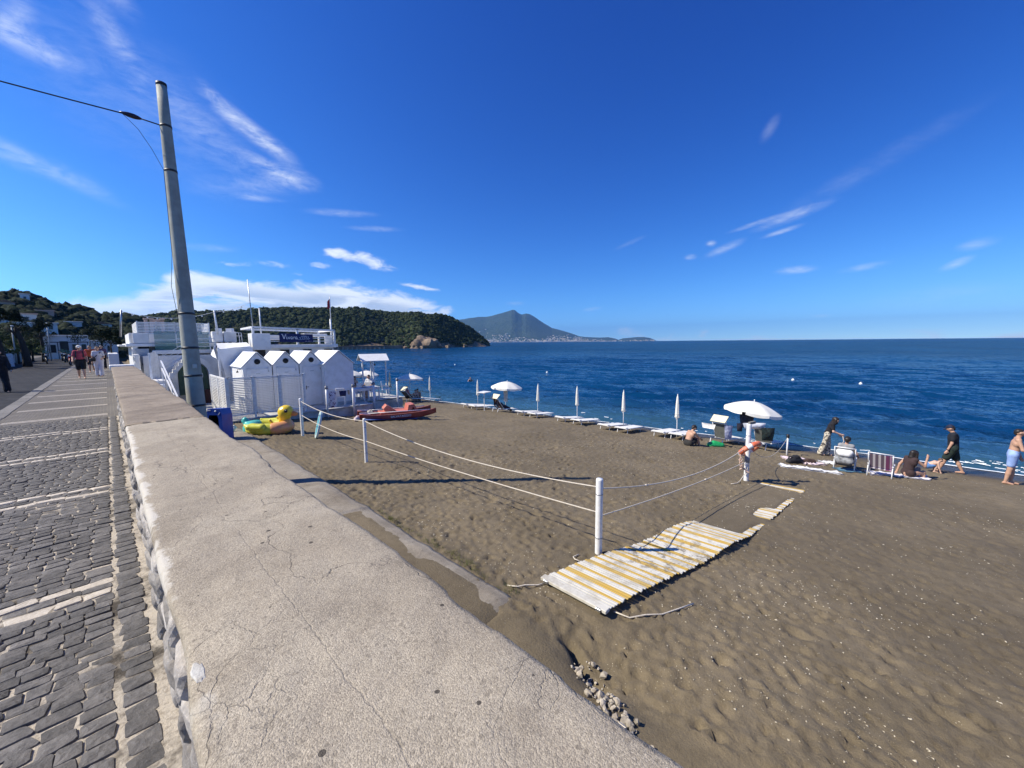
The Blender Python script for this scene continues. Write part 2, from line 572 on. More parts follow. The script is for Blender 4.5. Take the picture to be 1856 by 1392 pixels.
# ------------------------------------------------------------------ sea
def sea_material():
    m = bpy.data.materials.new('sea_water'); m.use_nodes = True
    t = NT(m.node_tree)
    co = t.obj()
    x, y, z = t.sep(co)[0:3]
    geo = t.new('ShaderNodeNewGeometry')
    # distance off the beach tints the water (sand stirred up in the shallows)
    off = t.m('SUBTRACT', x, t.m('ADD', 21.8, t.m('MULTIPLY', y, -.10)))
    sh = t.ramp(off, 0.0, 9.0)
    deep = t.mix(t.ramp(t.noise(t.scale(co, (.012, .03, 1)), 1, 3), .35, .7), (.0015, .031, .090), (.003, .046, .122))
    col = t.mix(sh, (.028, .082, .125), deep)
    nrm = geo.outputs['Normal']
    for sc3, k in (((.05, .022, 1), .20), ((.22, .11, 1), .28), ((1.3, .8, 1), .40), ((4.6, 3.2, 1), .42)):
        nd = t.new('ShaderNodeTexNoise'); t.put(nd.inputs['Vector'], t.scale(co, sc3))
        nd.inputs['Scale'].default_value = 1.0; nd.inputs['Detail'].default_value = 3; nd.inputs['Roughness'].default_value = .6
        d3 = t.v('SUBTRACT', nd.outputs['Color'], (.5, .5, .5))
        nrm = t.v('ADD', nrm, t.v('MULTIPLY', d3, (2 * k * 1.25, 2 * k, 0)))
    nrm = t.v('NORMALIZE', nrm)
    df = t.new('ShaderNodeBsdfDiffuse'); t.put(df.inputs['Color'], col); t.put(df.inputs['Normal'], nrm)
    gl = t.new('ShaderNodeBsdfGlossy'); gl.inputs['Roughness'].default_value = .12; t.put(gl.inputs['Normal'], nrm)
    fr = t.new('ShaderNodeFresnel'); fr.inputs['IOR'].default_value = 1.33; t.put(fr.inputs['Normal'], nrm)
    far = t.ramp(off, 10, 200, .80, .36)                 # overlapping waves hide each other far out
    mx = t.new('ShaderNodeMixShader'); t.put(mx.inputs[0], t.m('MINIMUM', t.m('MULTIPLY', fr.outputs[0], far), .55))
    t.l.new(df.outputs[0], mx.inputs[1]); t.l.new(gl.outputs[0], mx.inputs[2])
    o = t.new('ShaderNodeOutputMaterial'); t.l.new(mx.outputs[0], o.inputs[0])
    return m


def build_sea():
    xs = np.concatenate([spaced(-40, 8, 4, 1)[:-1], spaced(8, 75, .22, 1.0035), spaced(75, 320, .45, 1.016)[1:-1], spaced(320, 60000, 4.0, 1.15)])
    yp = spaced(0, 60000, .26, 1.0155)
    ys = np.concatenate([-spaced(12, 60000, .5, 1.2)[::-1], -spaced(0, 12, .26, 1.004)[::-1][1:-1], yp])
    X, Y = np.meshgrid(xs, ys, indexing='ij')
    r = np.random.default_rng(3)
    Z = np.zeros_like(X)
    dxm = np.gradient(xs)[:, None] + 0 * Y; dym = np.gradient(ys)[None, :] + 0 * X
    wx = X + .6 * fbm(X * .11, Y * .11, 41, 3) * 8; wy = Y + fbm(X * .13, Y * .13, 42, 3) * 8
    for i in range(34):
        lam = .7 * (6.5 / .7) ** r.random()
        th = math.pi + R(18) + r.normal(0, .48)
        a = .0085 * lam ** .80
        kk = 2 * math.pi / lam
        ph = r.random() * 6.28
        att = np.clip(1.3 - 3.0 * np.maximum(np.abs(math.cos(th)) * dxm, np.abs(math.sin(th)) * dym * 1.0) / lam, 0, 1)
        s = np.sin(kk * (wx * math.cos(th) + wy * math.sin(th)) + ph)
        Z += a * att * (s + .25 * s * s)
    off = X - shore_x(Y)
    wob = fbm(Y * .18, Y * 0 + 3, 9, 3) * 2.0
    Z *= .25 + .75 * sstep(off, 0, 9)
    for o0, wd, am in ((2.6, .8, .10), (6.2, 1.3, .13), (11.5, 1.8, .12), (17, 2.2, .09)):
        q = (off - o0 - wob * (1 + .12 * o0)) / wd
        env = .55 + .9 * fbm(Y * .09 + o0, Y * 0 + o0, 12, 2)
        Z += am * np.clip(env, .1, 1.2) * np.exp(-q * q) * (np.abs(Y) < 160)
    Z *= (off > -1.0)
    V = np.stack([X, Y, Z], -1).reshape(-1, 3)
    me = np_mesh('sea', V, grid_faces(len(xs), len(ys)), sea_material(), True)
    return tag(link('sea', me), kind='structure')


build_sea()

# ------------------------------------------------------------------ beach
MATC_X = [3.9, 7.4, 12.7]; MATC_Y = [2.63, 2.04, 1.68]
MATH_X = [3.9, 4.6, 5.3, 5.9, 6.3, 6.8, 7.2, 7.6, 8.0, 9.3, 9.8, 10.3, 12.0, 12.6]
MATH_Z = [.085, .10, .075, .03, .03, .085, .11, .07, -.01, -.015, -.005, -.015, -.012, .0]


def mat_mid(x): return float(np.interp(x, MATC_X, MATC_Y))
def mat_h(x): return float(np.interp(x, MATH_X, MATH_Z))


def sand_material():
    m = bpy.data.materials.new('volcanic_sand'); m.use_nodes = True
    t = NT(m.node_tree)
    co = t.obj()
    x, y, z = t.sep(co)[0:3]
    n1 = t.noise(co, .55, 5, .6); n2 = t.noise(co, 7, 5, .65); n3 = t.noise(co, 260, 2, .7)
    c = t.mix(t.ramp(n1, .3, .7), (.148, .117, .072), (.200, .160, .102))
    c = t.mix(t.m('MULTIPLY', t.ramp(t.noise(co, .22, 4, .65, .6), .50, .66), .35), c, (.098, .077, .050))
    c = t.mix(t.m('MULTIPLY', t.ramp(n2, .42, .7), .45), c, (.090, .070, .043))
    c = t.mix(t.m('MULTIPLY', t.ramp(n3, .5, .78), .55), c, (.27, .225, .13))
    c = t.mix(t.m('MULTIPLY', t.ramp(n3, .46, .3), .5), c, (.05, .042, .03))
    # pale grains and shell grit gathered in drifts
    vd = t.voro(co, 62, 'F1', 'Distance'); vc = t.voro(co, 62, 'F1', 'Color')
    pick = t.m('GREATER_THAN', t.sep(vc)[0], .90)
    drift = t.ramp(t.noise(co, 1.6, 4, .7), .46, .66)
    grit = t.m('MULTIPLY', t.m('MULTIPLY', t.m('LESS_THAN', vd, .26), pick), drift)
    c = t.mix(grit, c, (.50, .44, .31))
    # wet band at the water line
    off = t.m('SUBTRACT', z, t.m('MULTIPLY', t.noise(co, .5, 3), .10))
    wet = t.ramp(off, .17, .03)
    c = t.mix(wet, c, (.040, .033, .024))
    h = t.m('ADD', t.m('MULTIPLY', t.noise(co, 34, 5, .68), .8), t.m('MULTIPLY', n3, .2))
    nrm = t.bump(h, .75, .024)
    t.out(c, t.ramp(wet, 0, 1, .92, .35), nrm, .3)
    return m


SAND_M = sand_material()


def build_sand():
    xs = np.concatenate([spaced(.4, 3.0, .15, 1)[:-1], spaced(3.0, 31, .036, 1.0042)])
    ys = np.concatenate([-spaced(2.0, 40, .06, 1.06)[::-1][:-1], spaced(-2.0, 9, .042, 1.0)[:-1], spaced(9, 70, .045, 1.0125), spaced(70, 190, 4, 1)[1:]])
    X, Y = np.meshgrid(xs, ys, indexing='ij')
    Z = sand_base(X, Y)
    off = shore_x(Y) - X
    dry = sstep(off, .8, 3.0)
    Z += dry * (.10 * fbm(X * .32, Y * .32, 5, 3) + .045 * fbm(X * 1.1, Y * 1.1, 6, 3) + .018 * fbm(X * 4.2, Y * 4.2, 8, 3) + .026 * fbm(X * 8.5, Y * 8.5, 18, 2))
    Z += .03 * fbm(X * .5, Y * .5, 15, 2) * (1 - dry)
    # trodden hollows with pushed-up rims
    r = np.random.default_rng(21)
    H = np.zeros_like(Z)
    N = 26000
    px = 3.2 + 18.2 * r.random(N) ** 1.25; py = -3 + 30 * r.random(N) ** 1.4
    for i in range(N):
        a = r.uniform(.035, .10); b = a * r.uniform(.45, .8); th = r.uniform(0, math.pi); dp = r.uniform(.010, .030)
        i0, i1 = np.searchsorted(xs, (px[i] - .3, px[i] + .3)); j0, j1 = np.searchsorted(ys, (py[i] - .3, py[i] + .3))
        if i1 <= i0 or j1 <= j0: continue
        dx = xs[i0:i1, None] - px[i]; dy = ys[None, j0:j1] - py[i]
        u = (dx * math.cos(th) + dy * math.sin(th)) / a; q = (-dx * math.sin(th) + dy * math.cos(th)) / b
        s = u * u + q * q
        H[i0:i1, j0:j1] += dp * (-np.exp(-s * 1.6) + .55 * np.exp(-(np.sqrt(s) - 1.25) ** 2 * 7))
    # lines of footprints wandering over the beach
    for tr in range(26):
        tx, ty = r.uniform(4.5, 19), r.uniform(-3, 16); hd_ = r.uniform(0, 6.28); sd_ = 1
        for st_ in range(int(r.integers(12, 34))):
            hd_ += r.normal(0, .09); tx += .62 * math.cos(hd_); ty += .62 * math.sin(hd_); sd_ = -sd_
            fx, fy = tx - math.sin(hd_) * .09 * sd_, ty + math.cos(hd_) * .09 * sd_
            i0, i1 = np.searchsorted(xs, (fx - .35, fx + .35)); j0, j1 = np.searchsorted(ys, (fy - .35, fy + .35))
            if i1 <= i0 or j1 <= j0 or fx > 20.5: continue
            dx = xs[i0:i1, None] - fx; dy = ys[None, j0:j1] - fy
            u = (dx * math.cos(hd_) + dy * math.sin(hd_)) / .145; q = (-dx * math.sin(hd_) + dy * math.cos(hd_)) / .062
            s = u * u + q * q
            H[i0:i1, j0:j1] = H[i0:i1, j0:j1] * (1 - np.exp(-s * .6)) + .042 * (-np.exp(-s * s * .9) + .5 * np.exp(-(np.sqrt(s) - 1.35) ** 2 * 6))
    calm = 1 - .45 * sstep(X, 5.5, 9) * sstep(-Y, -2.5, -.5)
    Z += dry * np.clip(H, -.075, .06) * calm
    # sand lies over the far half of the slatted walk, and is scooped under its near half
    mx = np.interp(X, MATC_X, MATC_Y); d = np.abs(Y - mx)
    on = sstep(.62 - d, 0, .18) * (X > 3.7) * (X < 12.9)
    base = sand_base(X, Y)
    mh = np.interp(X, MATH_X, MATH_Z)
    near = base + np.minimum(mh - .045, .03) + .012 * fbm(X * 6, Y * 6, 31, 2)
    cover = base + .030 + .012 * fbm(X * 3, Y * 3, 32, 3)
    side = (Y - mx)          # low y side stays half bare
    bare = sstep(-side, .30, .46) * (.5 + .5 * np.sin(X * 2.4 + 1.0)) * .062 + sstep(np.abs(X - 9.75), .55, .2) * sstep(-side, .05, .3) * .07
    cover = cover - np.clip(bare, 0, .07)
    cover = np.where(X > 12.2, cover - .035 * sstep(X, 12.2, 12.55) * sstep(side, -.5, -.2), cover)
    k2 = sstep(X + .35 * np.sin(Y * 3.1) + .55 * (side + .2), 7.25, 7.65)
    Z = Z * (1 - on) + on * (near * (1 - k2) + cover * k2)
    # crevice and hollow where the apron has broken away
    cx_ = 3.05 + .30 * (Y - 1.7) + .05 * np.sin(Y * 9)
    Z -= .15 * np.exp(-((X - cx_) / .055) ** 2) * sstep(Y, 1.55, 1.8) * (1 - sstep(Y, 2.2, 2.45))
    Z -= .16 * np.exp(-(((X - 3.15) / .42) ** 2 + ((Y - 1.75) / .6) ** 2))
    Z -= .4 * sstep(-X, -3.05, -2.9) * sstep(Y, 3.0, 3.4)
    inner = sstep(-X, -3.25, -2.5) * (1 - sstep(Y, 2.9, 3.4))
    Z = Z * (1 - inner) + inner * (1.60 + .05 * fbm(X * 2, Y * 2, 35, 3) - .02 * np.clip(2.5 - Y, 0, 2))
    V = np.stack([X, Y, Z], -1).reshape(-1, 3)
    me = np_mesh('beach', V, grid_faces(len(xs), len(ys)), SAND_M, True)
    o = tag(link('beach', me), kind='structure')
    from mathutils.interpolate import poly_3d_calc
    return o, xs, ys, Z


BEACH, SXS, SYS, SZ = build_sand()


def zt(x, y):
    """true height of the modelled sand"""
    i = int(np.clip(np.searchsorted(SXS, x) - 1, 0, len(SXS) - 2)); j = int(np.clip(np.searchsorted(SYS, y) - 1, 0, len(SYS) - 2))
    u = (x - SXS[i]) / (SXS[i + 1] - SXS[i]); v = (y - SYS[j]) / (SYS[j + 1] - SYS[j])
    return float(SZ[i, j] * (1 - u) * (1 - v) + SZ[i + 1, j] * u * (1 - v) + SZ[i, j + 1] * (1 - u) * v + SZ[i + 1, j + 1] * u * v)


def scatter_bits(name, n, xr, yr, size, material, parent, keep=None, up=0.0, seed=1, pw=1.0):
    """many small irregular chips joined as one mesh of loose debris"""
    r = np.random.default_rng(seed)
    V = []; F = []
    base = np.array([(1, 0, 0), (-.5, .87, 0), (-.5, -.87, 0), (.1, .1, .55)])
    fb = np.array([(0, 1, 3), (1, 2, 3), (2, 0, 3), (0, 2, 1)])
    while len(V) < n:
        x = xr[0] + (xr[1] - xr[0]) * r.random() ** pw; y = yr[0] + (yr[1] - yr[0]) * r.random()
        if keep is not None and not keep(x, y, r): continue
        s = size[0] + (size[1] - size[0]) * r.random() ** 3
        a = r.uniform(0, 6.28); c, q = math.cos(a), math.sin(a)
        b = base * (1 + r.uniform(-.35, .35, (4, 1))) * np.array([s, s * r.uniform(.45, 1), s * r.uniform(.5, 1.2)])
        b = np.stack([b[:, 0] * c - b[:, 1] * q, b[:, 0] * q + b[:, 1] * c, b[:, 2]], 1)
        V.append(b + (x, y, zt(x, y) + up)); F.append(fb + 4 * len(F))
    me = np_mesh(name, np.concatenate(V), np.concatenate(F), material)
    return tag(link(name, me, parent), kind='stuff')


SHELL = mat('shell_grit', (.62, .56, .43), .7, (.40, .34, .24), 9)
fl = np.random.default_rng(4)
def near_cluster(x, y, r):
    v = float(fbm(np.array([x * .9]), np.array([y * .9]), 77, 3)[0])
    return r.random() < .12 + 2.6 * max(v, 0)
o = scatter_bits('shell_debris', 8000, (3.6, 19), (-3.5, 9), (.004, .022), SHELL, None, near_cluster, 0, 5, 1.5)
tag(o, 'scattered pale shell and pebble grit lying on the dark sand', 'shells', kind='stuff')

# foam where the wash ends on the sand
def foam_material():
    m = bpy.data.materials.new('sea_foam'); m.use_nodes = True
    t = NT(m.node_tree); co = t.obj()
    n = t.noise(co, 3.2, 6, .7, 1.2)
    t.out(t.mix(t.ramp(n, .4, .6), (.62, .68, .72), (.82, .85, .86)), .8, t.bump(t.noise(co, 30, 4), .5, .02), .2)
    return m


FOAM = foam_material()
ys_ = np.arange(-9, 32, .07)
off_ = .25 * fbm(ys_ * .6, ys_ * 0, 51, 3) - .05
wd_ = .05 + .30 * np.clip(fbm(ys_ * 1.3, ys_ * 0 + 4, 52, 4) + .05, 0, 1) + .10 * np.exp(-((ys_ + 3.5) / 2.5) ** 2)
xa = shore_x(ys_) - .12 + off_
V = []
for k, (u, dz) in enumerate(((0, .004), (.3, .022), (.75, .016), (1.0, .0))):
    xx = xa + u * wd_ + .02 * np.sin(ys_ * 9 + k)
    V.append(np.stack([xx, ys_, np.maximum(sand_base(xx, ys_) + .03 * fbm(xx * .5, ys_ * .5, 15, 2), .0) + .012 + dz], -1))
V = np.stack(V, 0).reshape(-1, 3)
me = np_mesh('shore_foam', V, grid_faces(4, len(ys_)), FOAM, True)
tag(link('shore_foam', me), 'thin white line of foam along the water edge', 'foam', kind='stuff')
# broken foam lace floating just off the beach, in the lower right of the water
V = []; F = []
r = np.random.default_rng(15)
for i in range(75):
    y = -6.5 + 4.2 * r.random() if i < 62 else -7 + 34 * r.random()
    x = float(shore_x(y)) + .35 + 1.9 * r.random() ** 1.5
    L = r.uniform(.04, .20); wv = r.uniform(.006, .022); a = r.normal(1.5, .45)
    n0 = len(V); npt = 6
    for j in range(npt):
        s = (j / (npt - 1) - .5) * 2; th = wv * (1 - s * s) + .004
        cx = x + math.cos(a) * s * L + .03 * math.sin(7 * s + i); cy = y + math.sin(a) * s * L
        V += [(cx - th, cy, .055), (cx, cy, .078), (cx + th, cy, .055)]
    for j in range(npt - 1):
        q = n0 + 3 * j
        F += [(q, q + 3, q + 4, q + 1), (q + 1, q + 4, q + 5, q + 2)]
me = np_mesh('foam_lace', np.array(V), np.array(F), FOAM, True)
tag(link('foam_lace', me), 'broken lace of white foam floating just off the beach', 'foam', kind='stuff')

# ------------------------------------------------------------------ promenade
def stone_mat(name, c1, c2, rough=.75, obj_rand=.22, sc=14, grime=None):
    m = bpy.data.materials.new(name); m.use_nodes = True
    t = NT(m.node_tree)
    co = t.new('ShaderNodeNewGeometry').outputs['Position']
    f = t.ramp(t.noise(co, sc, 6, .65), .3, .7)
    c = t.mix(f, c1, c2)
    sp = t.noise(co, 160, 3, .7)
    c = t.mix(t.m('MULTIPLY', t.ramp(sp, .55, .75), .4), c, tuple(min(1, q * 2.0 + .05) for q in c1))
    if grime: c = t.mix(t.m('MULTIPLY', t.ramp(t.noise(co, 2.6, 5, .7), .5, .72), .75), c, grime)
    if obj_rand:
        ri = t.new('ShaderNodeObjectInfo').outputs['Random']
        k = t.m('ADD', 1 - obj_rand, t.m('MULTIPLY', ri, 2 * obj_rand))
        c = t.mix(1.0, c, t.comb(k, k, t.m('MULTIPLY', k, 1.02)), 'MULTIPLY')
    n = t.bump(t.m('ADD', t.noise(co, 45, 5, .65), t.m('MULTIPLY', sp, .3)), .6, .012)
    t.out(c, rough, n, .35)
    return m


BASALT = stone_mat('basalt', (.150, .138, .122), (.080, .075, .069), .8, .30)
BASALT_J = stone_mat('basalt_joined', (.145, .134, .120), (.085, .080, .074), .8, 0)
LIME = stone_mat('limestone_band', (.60, .53, .42), (.46, .40, .31), .7, .10)


def pavement_mat():
    m = bpy.data.materials.new('sett_mortar'); m.use_nodes = True
    t = NT(m.node_tree); co = t.obj()
    # mortar: pale where fresh, dark and earthy where worn away
    f = t.ramp(t.noise(co, 2.1, 5, .72), .36, .54)
    c = t.mix(f, (.075, .064, .050), (.50, .44, .35))
    c = t.mix(t.m('MULTIPLY', t.ramp(t.noise(co, 40, 3), .5, .7), .5), c, (.16, .13, .10))
    t.out(c, .9, t.bump(t.noise(co, 60, 5, .7), .8, .015), .2)
    return m


def cobble_sheet_mat(name, sx, sy, c1, c2, joint, jw=.06, rot=0.0):
    """paving too far away to be laid stone by stone"""
    m = bpy.data.materials.new(name); m.use_nodes = True
    t = NT(m.node_tree); co = t.obj()
    mp = t.new('ShaderNodeMapping'); t.put(mp.inputs[0], co); mp.inputs['Rotation'].default_value = (0, 0, rot)
    br = t.new('ShaderNodeTexBrick'); t.put(br.inputs[0], mp.outputs[0])
    br.inputs['Scale'].default_value = 1.0; br.inputs['Brick Width'].default_value = sx; br.inputs['Row Height'].default_value = sy
    br.inputs['Mortar Size'].default_value = sy * jw; br.inputs['Mortar Smooth'].default_value = .5
    br.inputs[1].default_value = (*c1, 1); br.inputs[2].default_value = (*c2, 1); br.inputs[3].default_value = (*joint, 1)
    c = t.mix(t.m('MULTIPLY', t.ramp(t.noise(co, .7, 6, .7), .35, .7), .4), br.outputs['Color'], tuple(q * .6 for q in c2))
    n = t.bump(t.m('ADD', t.m('MULTIPLY', br.outputs['Fac'], -1.0), t.m('MULTIPLY', t.noise(co, 18, 5), .8)), .7, .02)
    t.out(c, .92, n, .12)
    return m


gx = np.linspace(-1.78, .12, 60); gy = np.concatenate([np.arange(-14, 1.0, .5), np.arange(1.0, 13.03, .036)])
GX, GY = np.meshgrid(gx, gy, indexing='ij')
GZ = 3.1915 + .014 * fbm(GX * 2.4, GY * 2.4, 55, 4) + .006 * fbm(GX * 14, GY * 14, 56, 3)     # mortar swells over some stones, sinks round others
pave = tag(link('pavement', np_mesh('pavement', np.stack([GX, GY, np.minimum(GZ, 3.1985)], -1).reshape(-1, 3), grid_faces(len(gx), len(gy)), pavement_mat(), True)), kind='structure')
pf_ = MB(); pf_.add([(-1.78, 13.0, 3.196), (.12, 13.0, 3.196), (.12, 64, 3.196), (-1.78, 64, 3.196)], [(0, 1, 2, 3)])
pf_.build('far_paving', cobble_sheet_mat('far_setts', .12, .09, (.165, .153, .138), (.125, .117, .107), (.28, .245, .20)), pave)
rd = MB(); rd.add([(-7.0, -14, 3.188), (-2.02, -14, 3.188), (-2.02, 110, 3.188), (-7.0, 110, 3.188)], [(0, 1, 2, 3)])
tag(rd.build('road', cobble_sheet_mat('basalt_slabs', .55, .26, (.052, .052, .054), (.034, .035, .038), (.016, .016, .018), .07, R(38))), kind='structure')
gl = MB(); gl.add([(-900, -300, 3.14), (.6, -300, 3.14), (.6, 400, 3.14), (-900, 400, 3.14)], [(0, 1, 2, 3)])
gl.box((0.3, 180, 1.0), (.6, 280, 4.0))
tag(gl.build('ground', mat('packed_earth', (.13, .115, .09), .9, (.08, .07, .055), .4)), kind='structure')

# irregular sett shapes that share their mesh data
def sett_mesh(seed, material):
    r = np.random.default_rng(seed)
    cr = [(-.5, -.5), (.5, -.5), (.5, .5), (-.5, .5)]
    cr = [(x + r.normal(0, .045), y + r.normal(0, .055)) for x, y in cr]
    ring = []
    for k in range(4):          # chipped corners and a slightly bowed side
        p, q, o_ = Vector(cr[k]), Vector(cr[(k + 1) % 4]), Vector(cr[k - 1])
        ring.append(p + (o_ - p) * r.uniform(.06, .14)); ring.append(p + (q - p) * r.uniform(.05, .12))
        ring.append((p + q) / 2 * r.uniform(.97, 1.03))
    n = len(ring)
    vs = [(x, y, -.5) for x, y in ring] + [(x, y, .36) for x, y in ring] + [(x * .965, y * .955, .45 + r.uniform(-.03, .03)) for x, y in ring] + [(x * .55, y * .5, .5 + r.uniform(-.05, .05)) for x, y in ring] + [(0, 0, .5)]
    fs = [(i * n + k, i * n + (k + 1) % n, (i + 1) * n + (k + 1) % n, (i + 1) * n + k) for i in range(3) for k in range(n)]
    fs += [(3 * n + k, 3 * n + (k + 1) % n, 4 * n) for k in range(n)]
    me = bpy.data.meshes.new('sett'); me.from_pydata(vs, [], fs); me.materials.append(material)
    me.update()
    return me


SETTS = [sett_mesh(100 + i, BASALT) for i in range(10)]
BANDS = [sett_mesh(200 + i, LIME) for i in range(4)]
band_y = [3.69, 3.89, 6.30, 6.52, 8.72, 8.92, 11.06, 11.24, 13.40, 15.62, 17.72, 19.75, 21.9, 24.8, 27.2, 29.6, 32, 34.4, 36.8]
r = np.random.default_rng(77)
allset = []       # (x, y, lx, ly, rot, isband)
y = .55
course = 0
while y < 12.95:
    isb = any(abs(y - b) < .045 for b in band_y)
    dy = .082 + r.uniform(-.010, .012) if not isb else .088
    x = -.105 + r.uniform(-.008, .008)
    while x > -1.72:
        L = (r.uniform(.085, .150) if not isb else r.uniform(.12, .22))
        L = min(L, x + 1.76)
        if L < .04: break
        skew = .20 * (x + .1) * math.exp(-((y % 2.4) - 1.2) ** 2 * 0) * -.4 + .018 * math.sin(x * 5 + y * 1.7) + .012 * math.sin(y * 6.1 + x * 11)
        allset.append((x - L / 2, y + skew, L - (.003 + r.uniform(0, .011)), dy - (.004 + r.uniform(0, .009)), r.normal(0, .05), isb))
        x -= L
    y += dy
    course += 1
y = .5
while y < 12.95:       # the row of headers against the wall foot
    dy = r.uniform(.075, .11)
    allset.append((-.028 + r.uniform(-.006, .006), y + dy / 2, .118 + r.uniform(-.02, .006), dy - .010, r.normal(0, .06), False))
    y += dy


def in_view(x, y):
    if y < 1.9: return False
    lim = np.interp(y, [1.9, 2.4, 4.0, 6.8, 16.7], [-.36, -.45, -.64, -.96, -2.1])
    return x > lim


vis = sorted([s for s in allset if in_view(s[0], s[1])], key=lambda s: s[1])
near_set = set(id(s) for s in vis[:300])
JV = []; JF = []; JV2 = []; JF2 = []
def bake(me, s, VV, FF, dz):
    n = len(me.vertices); co = np.empty(n * 3, np.float32); me.vertices.foreach_get('co', co); co = co.reshape(-1, 3) * (s[2], s[3], .05)
    c, q = math.cos(s[4]), math.sin(s[4])
    VV.append(np.stack([co[:, 0] * c - co[:, 1] * q + s[0], co[:, 0] * q + co[:, 1] * c + s[1], co[:, 2] + 3.176 + dz], 1))
    FF.append(n)
for i, s in enumerate(allset):
    dz = r.normal(0, .0022)
    if id(s) in near_set:
        me = (BANDS if s[5] else SETTS)[r.integers(4 if s[5] else 10)]
        o = link('band_stone' if s[5] else 'sett', me, pave, (s[0], s[1], 3.176 + dz), (r.normal(0, .015), r.normal(0, .015), s[4] + (math.pi if r.random() < .5 else 0)))
        o.scale = (s[2], s[3], .05)
    elif s[1] > 1.0:
        bake((BANDS[i % 4] if s[5] else SETTS[i % 10]), s, JV2 if s[5] else JV, JF2 if s[5] else JF, dz)
def poly_join(name, base, VV, FF, material):
    fs = [tuple(p.vertices) for p in base.polygons]
    quads = np.array([f for f in fs if len(f) == 4]); tris = np.array([f for f in fs if len(f) == 3])
    n = FF[0]
    me = bpy.data.meshes.new(name)
    V = np.concatenate(VV)
    q = np.concatenate([quads + i * n for i in range(len(FF))]); t3 = np.concatenate([tris + i * n for i in range(len(FF))])
    me.vertices.add(len(V)); me.vertices.foreach_set('co', V.ravel())
    me.loops.add(q.size + t3.size); me.loops.foreach_set('vertex_index', np.concatenate([q.ravel(), t3.ravel()]))
    me.polygons.add(len(q) + len(t3))
    st_ = np.concatenate([np.arange(len(q)) * 4, q.size + np.arange(len(t3)) * 3]).astype(np.int32)
    me.polygons.foreach_set('loop_start', st_); me.polygons.foreach_set('loop_total', np.concatenate([np.full(len(q), 4), np.full(len(t3), 3)]).astype(np.int32))
    me.update(calc_edges=True); me.validate()
    me.materials.append(material)
    return me
tag(link('setts', poly_join('setts', SETTS[0], JV, JF, BASALT_J), pave), kind='stuff')
tag(link('band_stones', poly_join('band_stones', BANDS[0], JV2, JF2, LIME), pave), kind='stuff')
bandm = MB().box((0, 0, 0), (1.58, .065, .02), bev=.004).mesh('band', LIME)
for b in band_y:
    if b < 13: continue
    for dd in (0, .16):
        link('band', bandm, pave, (-.90, b + dd, 3.192), (0, 0, r.normal(0, .008)))
kerbm = [MB().box((0, 0, 0), (.26, 1.0 - .012, .12), bev=.012).mesh('kerb_stone', stone_mat('kerb_stone', (.20, .185, .155), (.13, .12, .105), .75, .12)) for _ in range(1)][0]
for i in range(60):
    link('kerb_stone', kerbm, pave, (-1.90 + r.normal(0, .006), -2 + i * 1.0, 3.150 + r.normal(0, .003)), (0, 0, r.normal(0, .004)))

